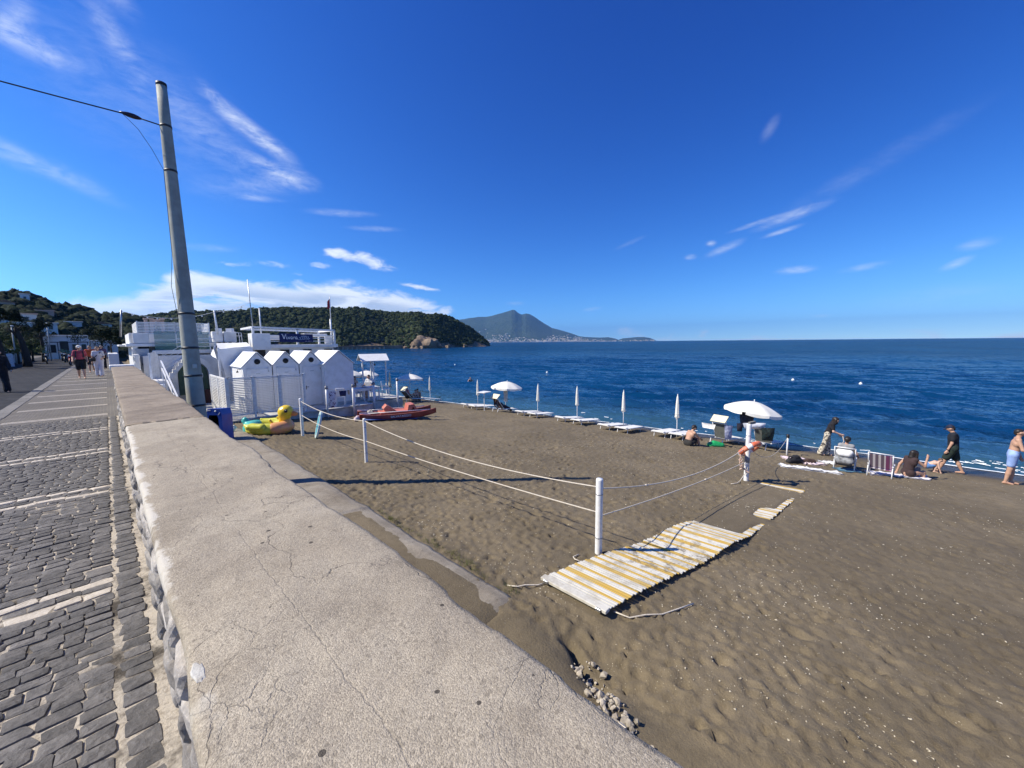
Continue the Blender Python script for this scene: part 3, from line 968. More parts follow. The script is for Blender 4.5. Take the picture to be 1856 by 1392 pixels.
# ------------------------------------------------------------------ sea wall
def concrete_mat(name, c1, c2, c3, crack=1.0, joint=None, lime=False):
    m = bpy.data.materials.new(name); m.use_nodes = True
    t = NT(m.node_tree); co = t.obj()
    x, y, z = t.sep(co)[0:3]
    c = t.mix(t.ramp(t.noise(co, 1.7, 6, .65), .3, .7), c1, c2)
    c = t.mix(t.m('MULTIPLY', t.ramp(t.noise(co, 6, 6, .7), .48, .74), .55), c, c3)
    stn = t.m('MULTIPLY', t.ramp(t.noise(co, .75, 6, .68, .5), .47, .66), .55)
    c = t.mix(stn, c, tuple(q * .78 for q in c3))
    ag = t.noise(co, 210, 3, .7)                                   # sand and gravel in the mix
    ag2 = t.noise(co, 75, 4, .7)
    c = t.mix(t.m('MULTIPLY', t.ramp(ag, .56, .72), .55), c, tuple(min(1, q * 1.6) for q in c1))
    c = t.mix(t.m('MULTIPLY', t.ramp(ag, .44, .30), .6), c, tuple(q * .45 for q in c2))
    c = t.mix(t.m('MULTIPLY', t.ramp(ag2, .60, .70), .35), c, tuple(q * .6 for q in c2))
    gd = t.voro(co, 300, 'F1', 'Distance'); gc = t.sep(t.voro(co, 300, 'F1', 'Color'))[0]
    gk = t.m('ADD', .72, t.m('MULTIPLY', gc, .56))
    c = t.mix(.8, c, t.comb(gk, gk, gk), 'MULTIPLY')
    gd2 = t.voro(co, 64, 'F1', 'Distance'); gc2 = t.sep(t.voro(co, 64, 'F1', 'Color'))[1]
    big_ = t.m('MULTIPLY', t.m('GREATER_THAN', gc2, .80), t.ramp(gd2, .42, .30))
    c = t.mix(t.m('MULTIPLY', big_, .5), c, tuple(q * .55 for q in c2))
    # pits left by lost stones
    vd = t.voro(co, 21, 'F1', 'Distance'); vc = t.voro(co, 21, 'F1', 'Color')
    pit = t.m('MULTIPLY', t.m('LESS_THAN', vd, t.m('MULTIPLY', t.sep(vc)[1], .20)), t.m('GREATER_THAN', t.sep(vc)[0], .80))
    c = t.mix(t.m('MULTIPLY', pit, .85), c, (.05, .042, .034))
    # hairline cracks
    wv = t.v('ADD', co, t.v('SCALE', t.v('SUBTRACT', t.new('ShaderNodeTexNoise').outputs['Color'], (.5, .5, .5)), None))
    nd = t.new('ShaderNodeTexNoise'); t.put(nd.inputs['Vector'], co); nd.inputs['Scale'].default_value = 3.2; nd.inputs['Detail'].default_value = 6
    dv = t.v('SUBTRACT', nd.outputs['Color'], (.5, .5, .5))
    sc_ = t.new('ShaderNodeVectorMath', operation='SCALE'); t.put(sc_.inputs[0], dv); sc_.inputs['Scale'].default_value = .42
    cw = t.v('ADD', co, sc_.outputs[0])
    e1 = t.voro(cw, 1.35, 'DISTANCE_TO_EDGE', 'Distance'); e2 = t.voro(cw, 3.9, 'DISTANCE_TO_EDGE', 'Distance')
    g1 = t.ramp(t.noise(co, .9, 3), .44, .58); g2 = t.ramp(t.noise(co, 1.3, 3), .50, .64)
    ck = t.m('MAXIMUM', t.m('MULTIPLY', t.ramp(e1, .0045, .001), g1), t.m('MULTIPLY', t.ramp(e2, .010, .003), t.m('MULTIPLY', g2, .8)))
    if joint is not None:       # long seam between two pours
        jx = t.m('ABSOLUTE', t.m('SUBTRACT', x, t.m('ADD', joint, t.m('MULTIPLY', t.m('SUBTRACT', t.noise(co, 2.4, 5, .7), .5), .10))))
        ck = t.m('MAXIMUM', ck, t.m('MULTIPLY', .32, t.m('MULTIPLY', t.ramp(jx, .004, .001), t.m('MULTIPLY', t.ramp(t.noise(co, 1.1, 3), .36, .5), .8))))
    ck = t.m('MULTIPLY', ck, crack)
    c = t.mix(t.m('MULTIPLY', ck, .8), c, (.07, .055, .042))
    if lime:      # ragged lime wash left along the inner edge
        lm = t.ramp(t.m('ADD', x, t.m('MULTIPLY', t.m('SUBTRACT', t.noise(co, 3.4, 6, .75), .5), .22)), .105, .085)
        lm = t.m('MULTIPLY', lm, t.ramp(t.m('ADD', y, t.m('MULTIPLY', t.noise(co, 1.2, 3), 2.0)), 1.9, 2.5))
        lm = t.m('MULTIPLY', lm, t.ramp(t.noise(co, 1.9, 5, .7), .38, .50))
        c = t.mix(t.m('MULTIPLY', lm, .85), c, (.56, .52, .44))
    h = t.m('SUBTRACT', t.m('ADD', t.m('MULTIPLY', gd, -.16), t.m('ADD', t.m('MULTIPLY', ag2, .35), t.m('MULTIPLY', t.noise(co, 22, 5, .7), .40))), t.m('ADD', t.m('MULTIPLY', pit, .8), t.m('MULTIPLY', ck, .9)))
    t.out(c, .9, t.bump(h, .70, .012), .25)
    return m


CONC = concrete_mat('weathered_concrete', (.415, .358, .268), (.330, .280, .208), (.235, .195, .142), .55, .335, True)
CONC_OLD = concrete_mat('older_concrete', (.32, .265, .20), (.24, .195, .145), (.17, .135, .10), .6, None)
APRON_C = concrete_mat('apron_concrete', (.33, .295, .24), (.25, .215, .17), (.17, .14, .10), .8, None)
MORTAR = mat('lime_mortar', (.62, .575, .49), .9, (.38, .34, .28), 6, bump=.8, bscale=35, bdist=.02)
RUBBLE = stone_mat('wall_rubble', (.40, .365, .31), (.19, .17, .145), .85, .40, 9)

wall = empty('sea_wall', (0.37, 6, ROAD), 0, 'long low parapet wall with broad cracked concrete top beside the promenade', 'wall')
def wall_child(o):
    o.parent = wall; o.matrix_parent_inverse = Matrix.Translation(-wall.location); return o
co_ = MB(); co_.box((.395, 4.0, 2.36), (.58, 36.4, 3.10)); wall_child(co_.build('wall_core', MORTAR))


def coping(y0, y1, material, seed, zoff=0.0, h0=.018, g=1.004, xw=(0.066, .728)):
    ys = spaced(y0 + .006, y1 - .006, h0, g)
    us = np.concatenate([[0], np.linspace(0.012, .988, 44), [1]])
    U, Y = np.meshgrid(us, ys, indexing='ij')
    le = xw[0] + .030 * fbm(Y * 2.2, Y * 0 + seed, seed, 4)
    ri = xw[1] + .060 * fbm(Y * 1.4, Y * 0 + seed, seed + 1, 5) - .05 * np.clip(fbm(Y * 6.5, Y * 0 + seed, seed + 4, 3) - .12, 0, 1)
    X = le + (ri - le) * U
    Z = TOP + zoff + .020 * fbm(X * 3, Y * 3, seed + 2, 4) + .007 * fbm(X * 17, Y * 17, seed + 3, 4) - .012 * (np.abs(U - .5) * 2) ** 6
    Z[0] -= .022; Z[-1] -= .030
    Z[:, 0] -= .012; Z[:, -1] -= .012
    nX, nY = U.shape
    V = np.stack([X, Y, Z], -1)
    lo1 = V[0].copy(); lo1[:, 2] = TOP - .105 + .02 * fbm(ys * 3, ys * 0, seed, 3); lo1[:, 0] += .008
    hi1 = V[-1].copy(); hi1[:, 2] = TOP - .20; hi1[:, 0] -= .01
    V = np.concatenate([lo1[None], V, hi1[None]], 0)
    n = nX + 2
    Fq = grid_faces(n, nY)
    V = V.reshape(-1, 3)
    # end caps
    ca = [np.array([[i * nY, (i + 1) * nY, (n - 1 - i - 1) * nY, (n - 1 - i) * nY] for i in range(n // 2)])]
    cb = [ca[0][:, ::-1] + nY - 1]
    me = np_mesh('coping', V, np.concatenate([Fq, ca[0], cb[0]]), material, True)
    return wall_child(link('coping', me))


coping(-4.0, 0.1, CONC, 31, h0=.08)
coping(0.1, 5.60, CONC, 33)
coping(5.60, 8.05, CONC_OLD, 35, .012, .03)
coping(8.05, 12.75, CONC_OLD, 37, .006, .05)
coping(12.75, 21.6, CONC_OLD, 39, .0, .10)
wc = MB(); wc.box((.37, 22.0, TOP - .04), (.70, .80, .18), bev=.02)
wall_child(wc.build('end_cap', mat('white_paint_worn', (.78, .77, .74), .6, (.60, .58, .53), 5, bump=.25, bscale=20)))

# facing stones on the promenade side
def rock_mesh(seed, material, name='stone', sub=2, sharp=.16):
    import bmesh
    bm = bmesh.new(); bmesh.ops.create_icosphere(bm, subdivisions=sub, radius=.5)
    r = np.random.default_rng(seed)
    ph = r.random(9) * 6
    for v in bm.verts:
        c = v.co
        e = 3.2
        q = (abs(c.x * 2) ** e + abs(c.y * 2) ** e + abs(c.z * 2) ** e) ** (-1 / e)
        d = 1 + sharp * (math.sin(c.x * 7 + ph[0]) * math.sin(c.y * 6 + ph[1]) + .6 * math.sin(c.z * 9 + ph[2] + c.x * 5))
        v.co = c * q * d
    me = bpy.data.meshes.new(name); bm.to_mesh(me); bm.free(); me.materials.append(material)
    return me


ROCKS = [rock_mesh(300 + i, RUBBLE, 'stone', 3, .10) for i in range(8)]
z = ROAD + .02
for row in range(5):
    hgt = [.15, .14, .16, .14, .13][row]
    y = 1.2 + r.uniform(0, .2)
    while y < 12.5:
        L = r.uniform(.14, .34)
        o = wall_child(link('stone', ROCKS[r.integers(8)], None, (.124 + r.normal(0, .007), y + L / 2, z + hgt / 2), (r.normal(0, .1), r.normal(0, .1), r.normal(0, .08))))
        o.scale = (.11, L * .94, hgt * .90)
        y += L + r.uniform(.005, .04)
    z += hgt
# loose lime patches along the inner edge of the coping
def patch(name, x, y, rx, ry, zz, material, seed, parent=None, th=.012):
    r = np.random.default_rng(seed); n = 18
    ring = [(x + rx * math.cos(a) * (1 + .22 * r.normal()), y + ry * math.sin(a) * (1 + .22 * r.normal())) for a in np.linspace(0, 2 * math.pi, n, endpoint=False)]
    b = MB()
    vs = [(q[0], q[1], zz - .02) for q in ring] + [(q[0], q[1], zz + th * .4) for q in ring] + [(x + (q[0] - x) * .8, y + (q[1] - y) * .8, zz + th) for q in ring] + [(x, y, zz + th * 1.1)]
    fs = [(i * n + k, i * n + (k + 1) % n, (i + 1) * n + (k + 1) % n, (i + 1) * n + k) for i in range(2) for k in range(n)] + [(2 * n + k, 2 * n + (k + 1) % n, 3 * n) for k in range(n)]
    b.add(vs, fs, False)
    return b.build(name, material, parent)
wall_child(patch('lime_patch', .092, 1.20, .014, .045, TOP - .010, mat('white_lime', (.52, .50, .44), .9, (.40, .37, .31), 30, bump=.5, bscale=60), 71, None, .004))

# ------------------------------------------------------------------ concrete apron at the foot of the wall
def build_apron():
    ys = spaced(1.95, 19.4, .04, 1.006)
    xs = np.linspace(0, 1, 60)
    U, Y = np.meshgrid(xs, ys, indexing='ij')
    edge = 3.28 + .07 * fbm(Y * .9, Y * 0, 81, 4) + .04 * fbm(Y * 5, Y * 0, 82, 3) 
    X = .62 + (edge - .62) * U
    Z = 1.66 + .025 * fbm(X * 1.2, Y * 1.2, 83, 4) + .006 * fbm(X * 9, Y * 9, 84, 3) - .03 * sstep(U, .93, 1.0)
    Z -= .34 * sstep(-Y, -3.3, -2.5)
    Z += .02 * (Y > 7)
    V = np.stack([X, Y, Z], -1)
    sk = V[-1].copy(); sk[:, 2] = 1.1; sk[:, 0] -= .05
    V = np.concatenate([V, sk[None]], 0)
    n, m_ = V.shape[:2]
    fr = V[:, 0].copy(); fr[:, 2] = 1.0; fr[:, 1] += .12
    Vf = np.concatenate([V.reshape(-1, 3), fr])
    b0 = n * m_
    fq = np.array([[i * m_, b0 + i, b0 + i + 1, (i + 1) * m_] for i in range(n - 1)])
    # the apron: bare pale concrete with drifts of sand over it
    m = bpy.data.materials.new('apron_surface'); m.use_nodes = True
    me = np_mesh('apron', Vf, np.concatenate([grid_faces(n, m_), fq]), APRON_C, True)
    return link('concrete_apron', me)


apron = tag(build_apron(), 'pale broken concrete apron along the beach side of the parapet', 'apron')
# drifts of blown sand on the apron
def drift(y0, y1, seed, xa, xb, h):
    ys = np.arange(y0, y1, .05); us = np.linspace(0, 1, 22)
    U, Y = np.meshgrid(us, ys, indexing='ij')
    rr = np.clip(np.minimum(Y - y0, y1 - Y) / 1.2, 0, 1)
    xe = xa + (xb - xa) * (.55 + .45 * rr) + .22 * fbm(Y * 1.3, Y * 0, seed, 4)
    X = .66 + (xe - .66) * U
    Z = 1.655 + h * (1 - U ** 3) * rr + .012 * fbm(X * 3, Y * 3, seed + 1, 3) - .035 * (U > .97)
    Z -= .34 * sstep(-Y, -3.3, -2.5)
    return link('sand_drift', np_mesh('sand_drift', np.stack([X, Y, Z], -1).reshape(-1, 3), grid_faces(len(us), len(ys)), SAND_M, True), apron)
drift(1.6, 8.4, 91, .9, 3.24, .05)
# rubble where the apron has collapsed
RUB2 = stone_mat('broken_concrete', (.48, .43, .34), (.26, .22, .17), .9, .3, 20)
RK2 = [rock_mesh(340 + i, RUB2, 'rubble_stone', 1, .22) for i in range(6)]
rub = empty('rubble_heap', (3.1, 1.6, 1.4), 0, 'small heap of broken stones at the collapsed end of the apron', 'rubble')
for i in range(190):
    t_ = r.random()
    x = 3.12 - .55 * t_ + r.normal(0, .085); yq = 1.98 - .85 * t_ + r.normal(0, .09)
    s = .018 + .07 * r.random() ** 3
    o = link('rubble_stone', RK2[r.integers(6)], None, (x, yq, zt(x, yq) + .012 + .02 * r.random()), (r.random() * 6, r.random() * 6, r.random() * 6))
    o.scale = (s, s * r.uniform(.6, 1), s * r.uniform(.5, .9))
    o.parent = rub; o.matrix_parent_inverse = Matrix.Translation(-rub.location)


# ------------------------------------------------------------------ hills, island, far shore
def leafy_mat(name, c1, c2, c3, sc=.35, bs=1.6, bd=.6):
    m = bpy.data.materials.new(name); m.use_nodes = True
    t = NT(m.node_tree); co = t.new('ShaderNodeNewGeometry').outputs['Position']
    c = t.mix(t.ramp(t.noise(co, sc * .25, 5, .65), .42, .58), c1, c2)
    c = t.mix(t.m('MULTIPLY', t.ramp(t.noise(co, sc * 2.2, 4, .7), .45, .68), .8), c, c3)
    t.out(c, .9, t.bump(t.noise(co, bs, 4, .7), 1.0, bd), .12)
    return m


WOOD1 = leafy_mat('macchia', (.018, .032, .014), (.040, .054, .022), (.062, .074, .030), .5, 2.6, .6)
WOOD2 = leafy_mat('hill_wood', (.009, .016, .008), (.015, .025, .011), (.027, .038, .016), .6, 2.2, .4)
ROCK = mat('cliff_rock', (.24, .175, .115), .95, (.10, .075, .055), .12, bump=.8, bscale=.7, bdist=.8)


def polar_hill(name, az_el, r0_pts, depth, material, back=1.2, n_az=160, n_r=40, rough=.10, steep=.62, zbase=-2.0, seed=1):
    """terrain swept round the bay: skyline heights and shore distance by bearing"""
    A = np.array([q[0] for q in az_el]); E = np.array([q[1] for q in az_el])
    az_ = np.linspace(A.min(), A.max(), n_az); t_ = np.concatenate([np.linspace(0, 1, n_r), 1 + np.linspace(.06, 1, 12) * back])
    AZ, T = np.meshgrid(az_, t_, indexing='ij')
    R0 = np.interp(AZ, [q[0] for q in r0_pts], [q[1] for q in r0_pts])
    RR = R0 + depth * T
    Hh = 4.85 + (R0 + depth) * np.tan(np.radians(np.interp(AZ, A, E)))
    s = np.where(T <= 1, steep * np.clip(T / .35, 0, 1) ** .8 * 1.0 + (1 - steep) * sstep(T, .15, 1.0), 1 - sstep(T, 1, 1 + back))
    s = np.where(T <= 1, np.minimum(s, 1), s)
    X = RR * np.sin(np.radians(AZ)); Y = RR * np.cos(np.radians(AZ))
    sc = 12.0 / depth
    nz = fbm(X * sc * .35, Y * sc * .35, seed, 5) * rough * np.maximum(Hh, 0) * np.clip(T * 4, 0, 1) * (T < 1.0)
    Z = zbase + (Hh - zbase) * s + nz
    return X, Y, Z, AZ, T, Hh


def leaf_mass(name, pts, rad, per, size, material, seed, parent):
    """leaf sprays breaking up the crowns"""
    r = np.random.default_rng(seed)
    n = len(pts) * per
    k = np.repeat(np.arange(len(pts)), per)
    d = r.normal(size=(n, 3)); d[:, 2] = np.abs(d[:, 2]) * .9 - .1; d /= np.linalg.norm(d, axis=1)[:, None]
    c = np.asarray(pts)[k] + d * (np.asarray(rad)[k] * r.uniform(.75, 1.18, n))[:, None]
    u = np.cross(d, r.normal(size=(n, 3))); u /= np.linalg.norm(u, axis=1)[:, None] + 1e-6
    v = np.cross(u, d) * .6 + d * r.normal(0, .5, n)[:, None]
    s_ = size * (.5 + r.random(n))[:, None]
    V = np.stack([c - u * s_, c + v * s_ * .6, c + u * s_, c - v * s_ * .6], 1).reshape(-1, 3)
    o = link(name, np_mesh(name, V, np.arange(n * 4).reshape(n, 4), material), parent)
    return tag(o, kind='stuff')


def clump_forest(name, pts, rad, material, seed, parent=None, flat=.8, jag=.20):
    """rounded leafy crowns massed over a slope, one mesh"""
    import bmesh
    bm = bmesh.new(); bmesh.ops.create_icosphere(bm, subdivisions=2, radius=1.0)
    base = np.array([v.co[:] for v in bm.verts]); fb = np.array([[v.index for v in f.verts] for f in bm.faces]); bm.free()
    r = np.random.default_rng(seed)
    vars_ = [base * (1 + .30 * np.sin(base[:, [0]] * r.uniform(2, 5) + r.random() * 6) * np.sin(base[:, [1]] * r.uniform(3, 6) + r.random() * 6) + r.normal(0, jag, (len(base), 1))) for _ in range(12)]
    V = np.empty((len(pts), len(base), 3), np.float32)
    for i, p in enumerate(pts):
        s = rad[i]
        a = r.random() * 6.28; b = vars_[i % 12]
        c, q = math.cos(a), math.sin(a)
        V[i, :, 0] = (b[:, 0] * c - b[:, 1] * q) * s + p[0]
        V[i, :, 1] = (b[:, 0] * q + b[:, 1] * c) * s + p[1]
        V[i, :, 2] = b[:, 2] * s * flat * r.uniform(.8, 1.25) + p[2]
    F = (fb[None] + (np.arange(len(pts)) * len(base))[:, None, None]).reshape(-1, 3)
    return link(name, np_mesh(name, V.reshape(-1, 3), F, material), parent)


def sample_grid(X, Y, Z, n, r, cond):
    out = []
    a, b = X.shape
    while len(out) < n:
        k = n * 2
        i = r.random(k) * (a - 1.001); j = r.random(k) * (b - 1.001)
        i0 = i.astype(int); j0 = j.astype(int); u = i - i0; v = j - j0
        f = lambda M_: M_[i0, j0] * (1 - u) * (1 - v) + M_[i0 + 1, j0] * u * (1 - v) + M_[i0, j0 + 1] * (1 - u) * v + M_[i0 + 1, j0 + 1] * u * v
        P = np.stack([f(X), f(Y), f(Z)], 1)
        ok = cond(P, i0 + u, j0 + v)
        out += list(P[ok])
    return np.array(out[:n])


# the wooded headland across the bay
HEAD = [(1.5, 3.0), (3.2, 3.1), (6.2, 3.88), (9.7, 3.84), (12.4, 4.2), (16.5, 4.7), (21.6, 4.80), (27.1, 4.62), (31.6, 4.32), (35.4, 4.12), (37.2, 3.75), (38.5, 3.2), (40.1, 2.4), (41.7, 1.2), (42.6, .35), (43.3, -.3), (43.7, -1.2)]
R0H = [(1.5, 330), (15, 330), (22.6, 332), (28.4, 352), (31, 350), (33, 338), (35.5, 352), (38, 385), (41, 418), (43.7, 440)]
X, Y, Z, AZ, T, Hh = polar_hill('headland', HEAD, R0H, 95, None, 1.4, 220, 46, .16, .34, -2, 61)
spur = np.exp(-((AZ - 33.2 + 1.6 * np.clip(T, 0, 1.2)) / 1.5) ** 2)
Z = np.where(T < 1.0, Z + 7 * spur * np.clip(T * 3, 0, 1) * (1 - T), Z)
Z = Z - 2.0
Z[:, 0] = -3
hm = bpy.data.materials.new('headland_soil'); hm.use_nodes = True
t = NT(hm.node_tree); co = t.obj(); zz = t.sep(co)[2]
rk = t.ramp(t.m('ADD', zz, t.m('MULTIPLY', t.noise(co, .05, 4), 8)), 16.0, 10.0)
c = t.mix(rk, (.05, .052, .028), t.mix(t.ramp(t.noise(co, .16, 5, .7), .35, .65), (.26, .19, .125), (.085, .065, .05)))
t.out(c, .95, t.bump(t.noise(co, .5, 5, .7), .9, 1.2), .1)
head = tag(link('headland', np_mesh('headland', np.stack([X, Y, Z], -1).reshape(-1, 3), grid_faces(*X.shape), hm, False)), kind='structure')
r = np.random.default_rng(62)
scar = lambda P: (np.exp(-(((np.degrees(np.arctan2(P[:, 0], P[:, 1])) - 27.5) / 2.2) ** 2)) * np.exp(-((P[:, 2] - 27) / 3.0) ** 2)) > .55
pts = sample_grid(X, Y, Z, 4900, r, lambda P, i, j: ~((P[:, 0] > 186) & (P[:, 0] < 222) & (P[:, 2] < 9.5 + 3 * np.sin(P[:, 0] * .5)) & (P[:, 1] < 305)) & (P[:, 2] > 3.0 + 2.2 * np.sin(P[:, 0] * .09)) & (j < 49) & ~(scar(P) & (r.random(len(P)) < .8)) & (r.random(len(P)) < np.where(j > 46, .4, 1)))
rad = 1.1 + 1.5 * r.random(len(pts)) ** 2
f1 = clump_forest('headland_wood', pts, rad, WOOD1, 63)
leaf_mass('leaf_sprays', pts, rad, 14, .85, WOOD1, 66, f1)
tag(f1, 'dense dark green wood covering the headland across the bay', 'wood', kind='stuff')
# bare rocks at the water's edge of the headland
hr = empty('shore_rocks', (205, 290, 0), 0, 'ochre rocks at the foot of the wooded headland', 'rocks')
RKF = [rock_mesh(380 + i, ROCK, 'rock', 3, .34) for i in range(4)]
for (a, rr_, s) in [(33.0, 341, 11), (33.8, 344, 15), (34.6, 349, 13), (35.2, 352, 9), (32.2, 342, 5), (31.0, 348, 3), (35.4, 351, 4), (29.8, 350, 3), (37, 368, 4), (39.5, 400, 4), (28.6, 350, 2.4), (33.4, 334, 4)]:
    o = link('rock', RKF[int(a * 10) % 4], None, (rr_ * math.sin(R(a)), rr_ * math.cos(R(a)), s * .18), (0, 0, a * 7))
    o.scale = (s, s * .8, s * .85); o.parent = hr; o.matrix_parent_inverse = Matrix.Translation(-hr.location)
# the jetty in front of it
jt = empty('stone_jetty', (116, 292, 0), 0, 'long low jetty on pale piers below the headland', 'jetty')
PALE = mat('jetty_stone', (.42, .39, .33), .85, (.28, .25, .2), .5)
a0, a1 = 19.5, 28.4
pa = lambda a, rr_, z_: (rr_ * math.sin(R(a)), rr_ * math.cos(R(a)), z_)
jb = MB(); jb.bar(pa(a0, 318, 2.5), pa(a1, 335, 2.5), 3.0, .7)
jd = jb.build('deck', mat('jetty_deck', (.10, .085, .07), .9), jt); jd.matrix_parent_inverse = Matrix.Translation(-jt.location)
for i in range(15):
    a = a0 + (a1 - a0) * (i + .5) / 15; rr_ = 318 + 17 * (i + .5) / 15
    p = MB().box(pa(a, rr_, .9), (1.1, 2.2, 3.0), R(-24), bev=.2).build('pier', PALE, jt); p.matrix_parent_inverse = Matrix.Translation(-jt.location)
sh = MB(); sh.bar(pa(15, 331, 1.2), pa(30.5, 353, 1.2), 6, 3.2)
tag(sh.build('shore_bank', mat('pale_bank', (.26, .21, .15), .95, (.14, .11, .08), .2, bump=.6, bscale=1.5, bdist=.4)), kind='structure')

# the left hill behind the promenade
HILL = [(-75, 3.0), (-40, 5.0), (-20, 5.0), (-12, 4.3), (-8, 3.7), (-6.1, 3.9), (-5.6, 4.35), (-4.9, 4.45), (-4.2, 4.1), (-3.5, 3.65), (-2.6, 3.35), (-1.8, 3.42), (-.9, 3.1), (-.2, 2.75), (.4, 2.9), (1.2, 2.75), (2.2, 2.75), (2.8, 2.3), (3.4, 1.6), (4.4, .4), (5.2, -1.0)]
X, Y, Z, AZ, T, Hh = polar_hill('hill', HILL, [(-75, 90), (-8, 104), (-2, 112), (5.2, 135)], 105, None, 1.2, 150, 34, .12, .25, 2.0, 71)
Z[:, 0] = 1.0
hill = tag(link('hill', np_mesh('hill', np.stack([X, Y, Z], -1).reshape(-1, 3), grid_faces(*X.shape), mat('hill_soil', (.035, .034, .02), .95, (.055, .05, .032), .2), False)), kind='structure')
r = np.random.default_rng(72)
pts = sample_grid(X, Y, Z, 3000, r, lambda P, i, j: (P[:, 2] > 2.5) & (j < 37) & (np.degrees(np.arctan2(P[:, 0], P[:, 1])) > -14))
rad = (.55 + 1.1 * r.random(len(pts)) ** 2) * (1 + .0012 * np.hypot(pts[:, 0], pts[:, 1]))
rad = rad * 1.05
f2 = clump_forest('hillside_wood', pts, rad, WOOD2, 73, None, 1.0, .09)
leaf_mass('leaf_sprays', pts, rad, 26, .30, WOOD2, 76, f2)
tag(f2, 'dark trees and scrub covering the hill behind the promenade', 'wood', kind='stuff')
# leaves standing out along both skylines
HLX, HLY, HLZ = X, Y, Z


HAZ = AZ[:, 0]


def house(name, label, a, el0, wd, dp, ht, rz, wall_m, roof_m, wins=(), group=None, roof='flat', awning=False):
    """small villa with roof slab and window openings"""
    ia = int(np.argmin(np.abs(HAZ - a)))
    for j in range(1, 34):
        rr_ = math.hypot(HLX[ia, j], HLY[ia, j]); zb = HLZ[ia, j]
        if math.degrees(math.atan2(zb - 4.85, rr_)) >= el0: break
    zb += .5
    e = empty(name, (rr_ * math.sin(R(a)), rr_ * math.cos(R(a)), zb), rz, label, 'house', group)
    MB().box((0, 0, ht / 2 - .6), (wd, dp, ht + 1.2)).build('wall', wall_m, e)
    if roof == 'flat':
        MB().box((0, 0, ht + .12), (wd + .5, dp + .5, .24), bev=.04).build('roof', roof_m, e)
    else:
        MB().prism([(-wd / 2 - .3, ht), (wd / 2 + .3, ht), (0, ht + wd * .16)], lambda u, v: (u, -dp / 2 - .3, v), lambda u, v: (u, dp / 2 + .3, v)).build('roof', roof_m, e)
    for (u, v, ww, wh) in wins:
        wn = MB().box((u, -dp / 2 - .03, v), (ww, .10, wh)).build('window', mat('dark_glass', (.02, .025, .03), .15, (.03, .035, .04), 3), e)
        MB().box((u, -dp / 2 - .06, v - wh / 2 - .06), (ww + .2, .2, .08)).build('sill', wall_m, wn)
    return e


WHITE_H = mat('house_plaster', (.70, .69, .66), .8, (.58, .56, .52), .6)
PINK_H = mat('pink_plaster', (.52, .38, .30), .8, (.42, .30, .24), .6)
TILE = mat('roof_tile', (.30, .15, .09), .85, (.20, .10, .065), 1.0)
house('villa', 'white villa with dark windows half way up the hill', -4.35, .95, 6.4, 5, 2.0, R(3), WHITE_H, WHITE_H, [(-2.3, 1.1, .7, 1.0), (.3, 1.1, .6, .8), (2.2, 1.1, .6, .8)])
house('villa', 'blue-grey shaded villa higher up the hill under the trees', -5.5, 1.8, 6.5, 5, 2.2, R(6), WHITE_H, PINK_H, [(-2, 1.1, .8, 1.0), (1.6, 1.1, .8, 1.0)])
house('cottage', 'small pinkish cottage near the left top of the hill', -5.95, 3.1, 3.4, 4, 1.8, R(8), PINK_H, TILE, [(0, .9, .7, .8)], roof='gable')
house('cottage', 'long low roofed cottage on the right shoulder of the hill', -.15, 1.45, 4.6, 4, 1.3, R(-2), WHITE_H, TILE, [(1.2, .7, .8, .7)], roof='gable')
house('cottage', 'tiny white house high among the trees in the hill top', -4.75, 3.9, 1.8, 3, 2.0, R(4), WHITE_H, WHITE_H, [(0, 1.0, .5, .7)])
house('cottage', 'low pale roof peeping from scrub in the hill centre', -2.25, 1.5, 4.4, 4, 1.2, R(2), WHITE_H, WHITE_H, [])
house('cottage', 'pale roof terrace above the villa on the hill', -3.75, 2.6, 3.6, 4, 1.2, R(2), PINK_H, PINK_H, [])

# the far island with its town
ISL = [(30, 2.4), (36, 2.9), (38.5, 3.30), (40.5, 3.42), (42.6, 3.5), (43.6, 3.75), (44.6, 4.1), (45.8, 4.45), (46.4, 4.68), (46.9, 4.6), (47.4, 4.2), (47.9, 3.95), (48.5, 4.1), (49.0, 4.0), (49.8, 3.55), (51, 2.75), (52.3, 1.98), (53.6, 1.65), (55, 1.2), (56.3, .72), (58, .58), (59.3, .50), (60.4, .58), (61.4, .36), (61.8, .18), (62.4, .40), (63.5, .48), (64.3, .55), (65.2, .56), (66, .42), (66.5, .22), (66.9, -.02), (67.3, -.3)]
X, Y, Z, AZ, T, Hh = polar_hill('island', ISL, [(30, 4200), (45, 4300), (56, 4700), (61, 5200), (67.3, 5600)], 1900, None, 1.0, 420, 60, .20, .10, -6, 81)
im = leafy_mat('island_slopes', (.026, .048, .030), (.038, .060, .036), (.06, .075, .048), .012, .02, 30)
tag(link('island', np_mesh('island', np.stack([X, Y, Z], -1).reshape(-1, 3), grid_faces(*X.shape), im, True)), kind='structure')
r = np.random.default_rng(83)
def town_ok(P, i, j):
    a = np.degrees(np.arctan2(P[:, 0], P[:, 1]))
    k = np.interp(a, [43, 44, 46, 48, 50, 52, 54, 56, 57, 60, 62, 63, 65, 66.5], [.5, .6, .5, .7, .8, .6, .9, .9, .6, .4, .15, .4, .4, .5])
    hz = np.interp(a, [43, 45, 48, 50, 53, 56, 58, 67], [190, 150, 70, 55, 120, 105, 40, 22])
    return (P[:, 2] > 1) & (P[:, 2] < hz * (.15 + .85 * r.random(len(P)) ** 1.5)) & (j < 40) & (r.random(len(P)) < k)
pts = sample_grid(X, Y, Z, 900, r, town_ok)
tb = MB()
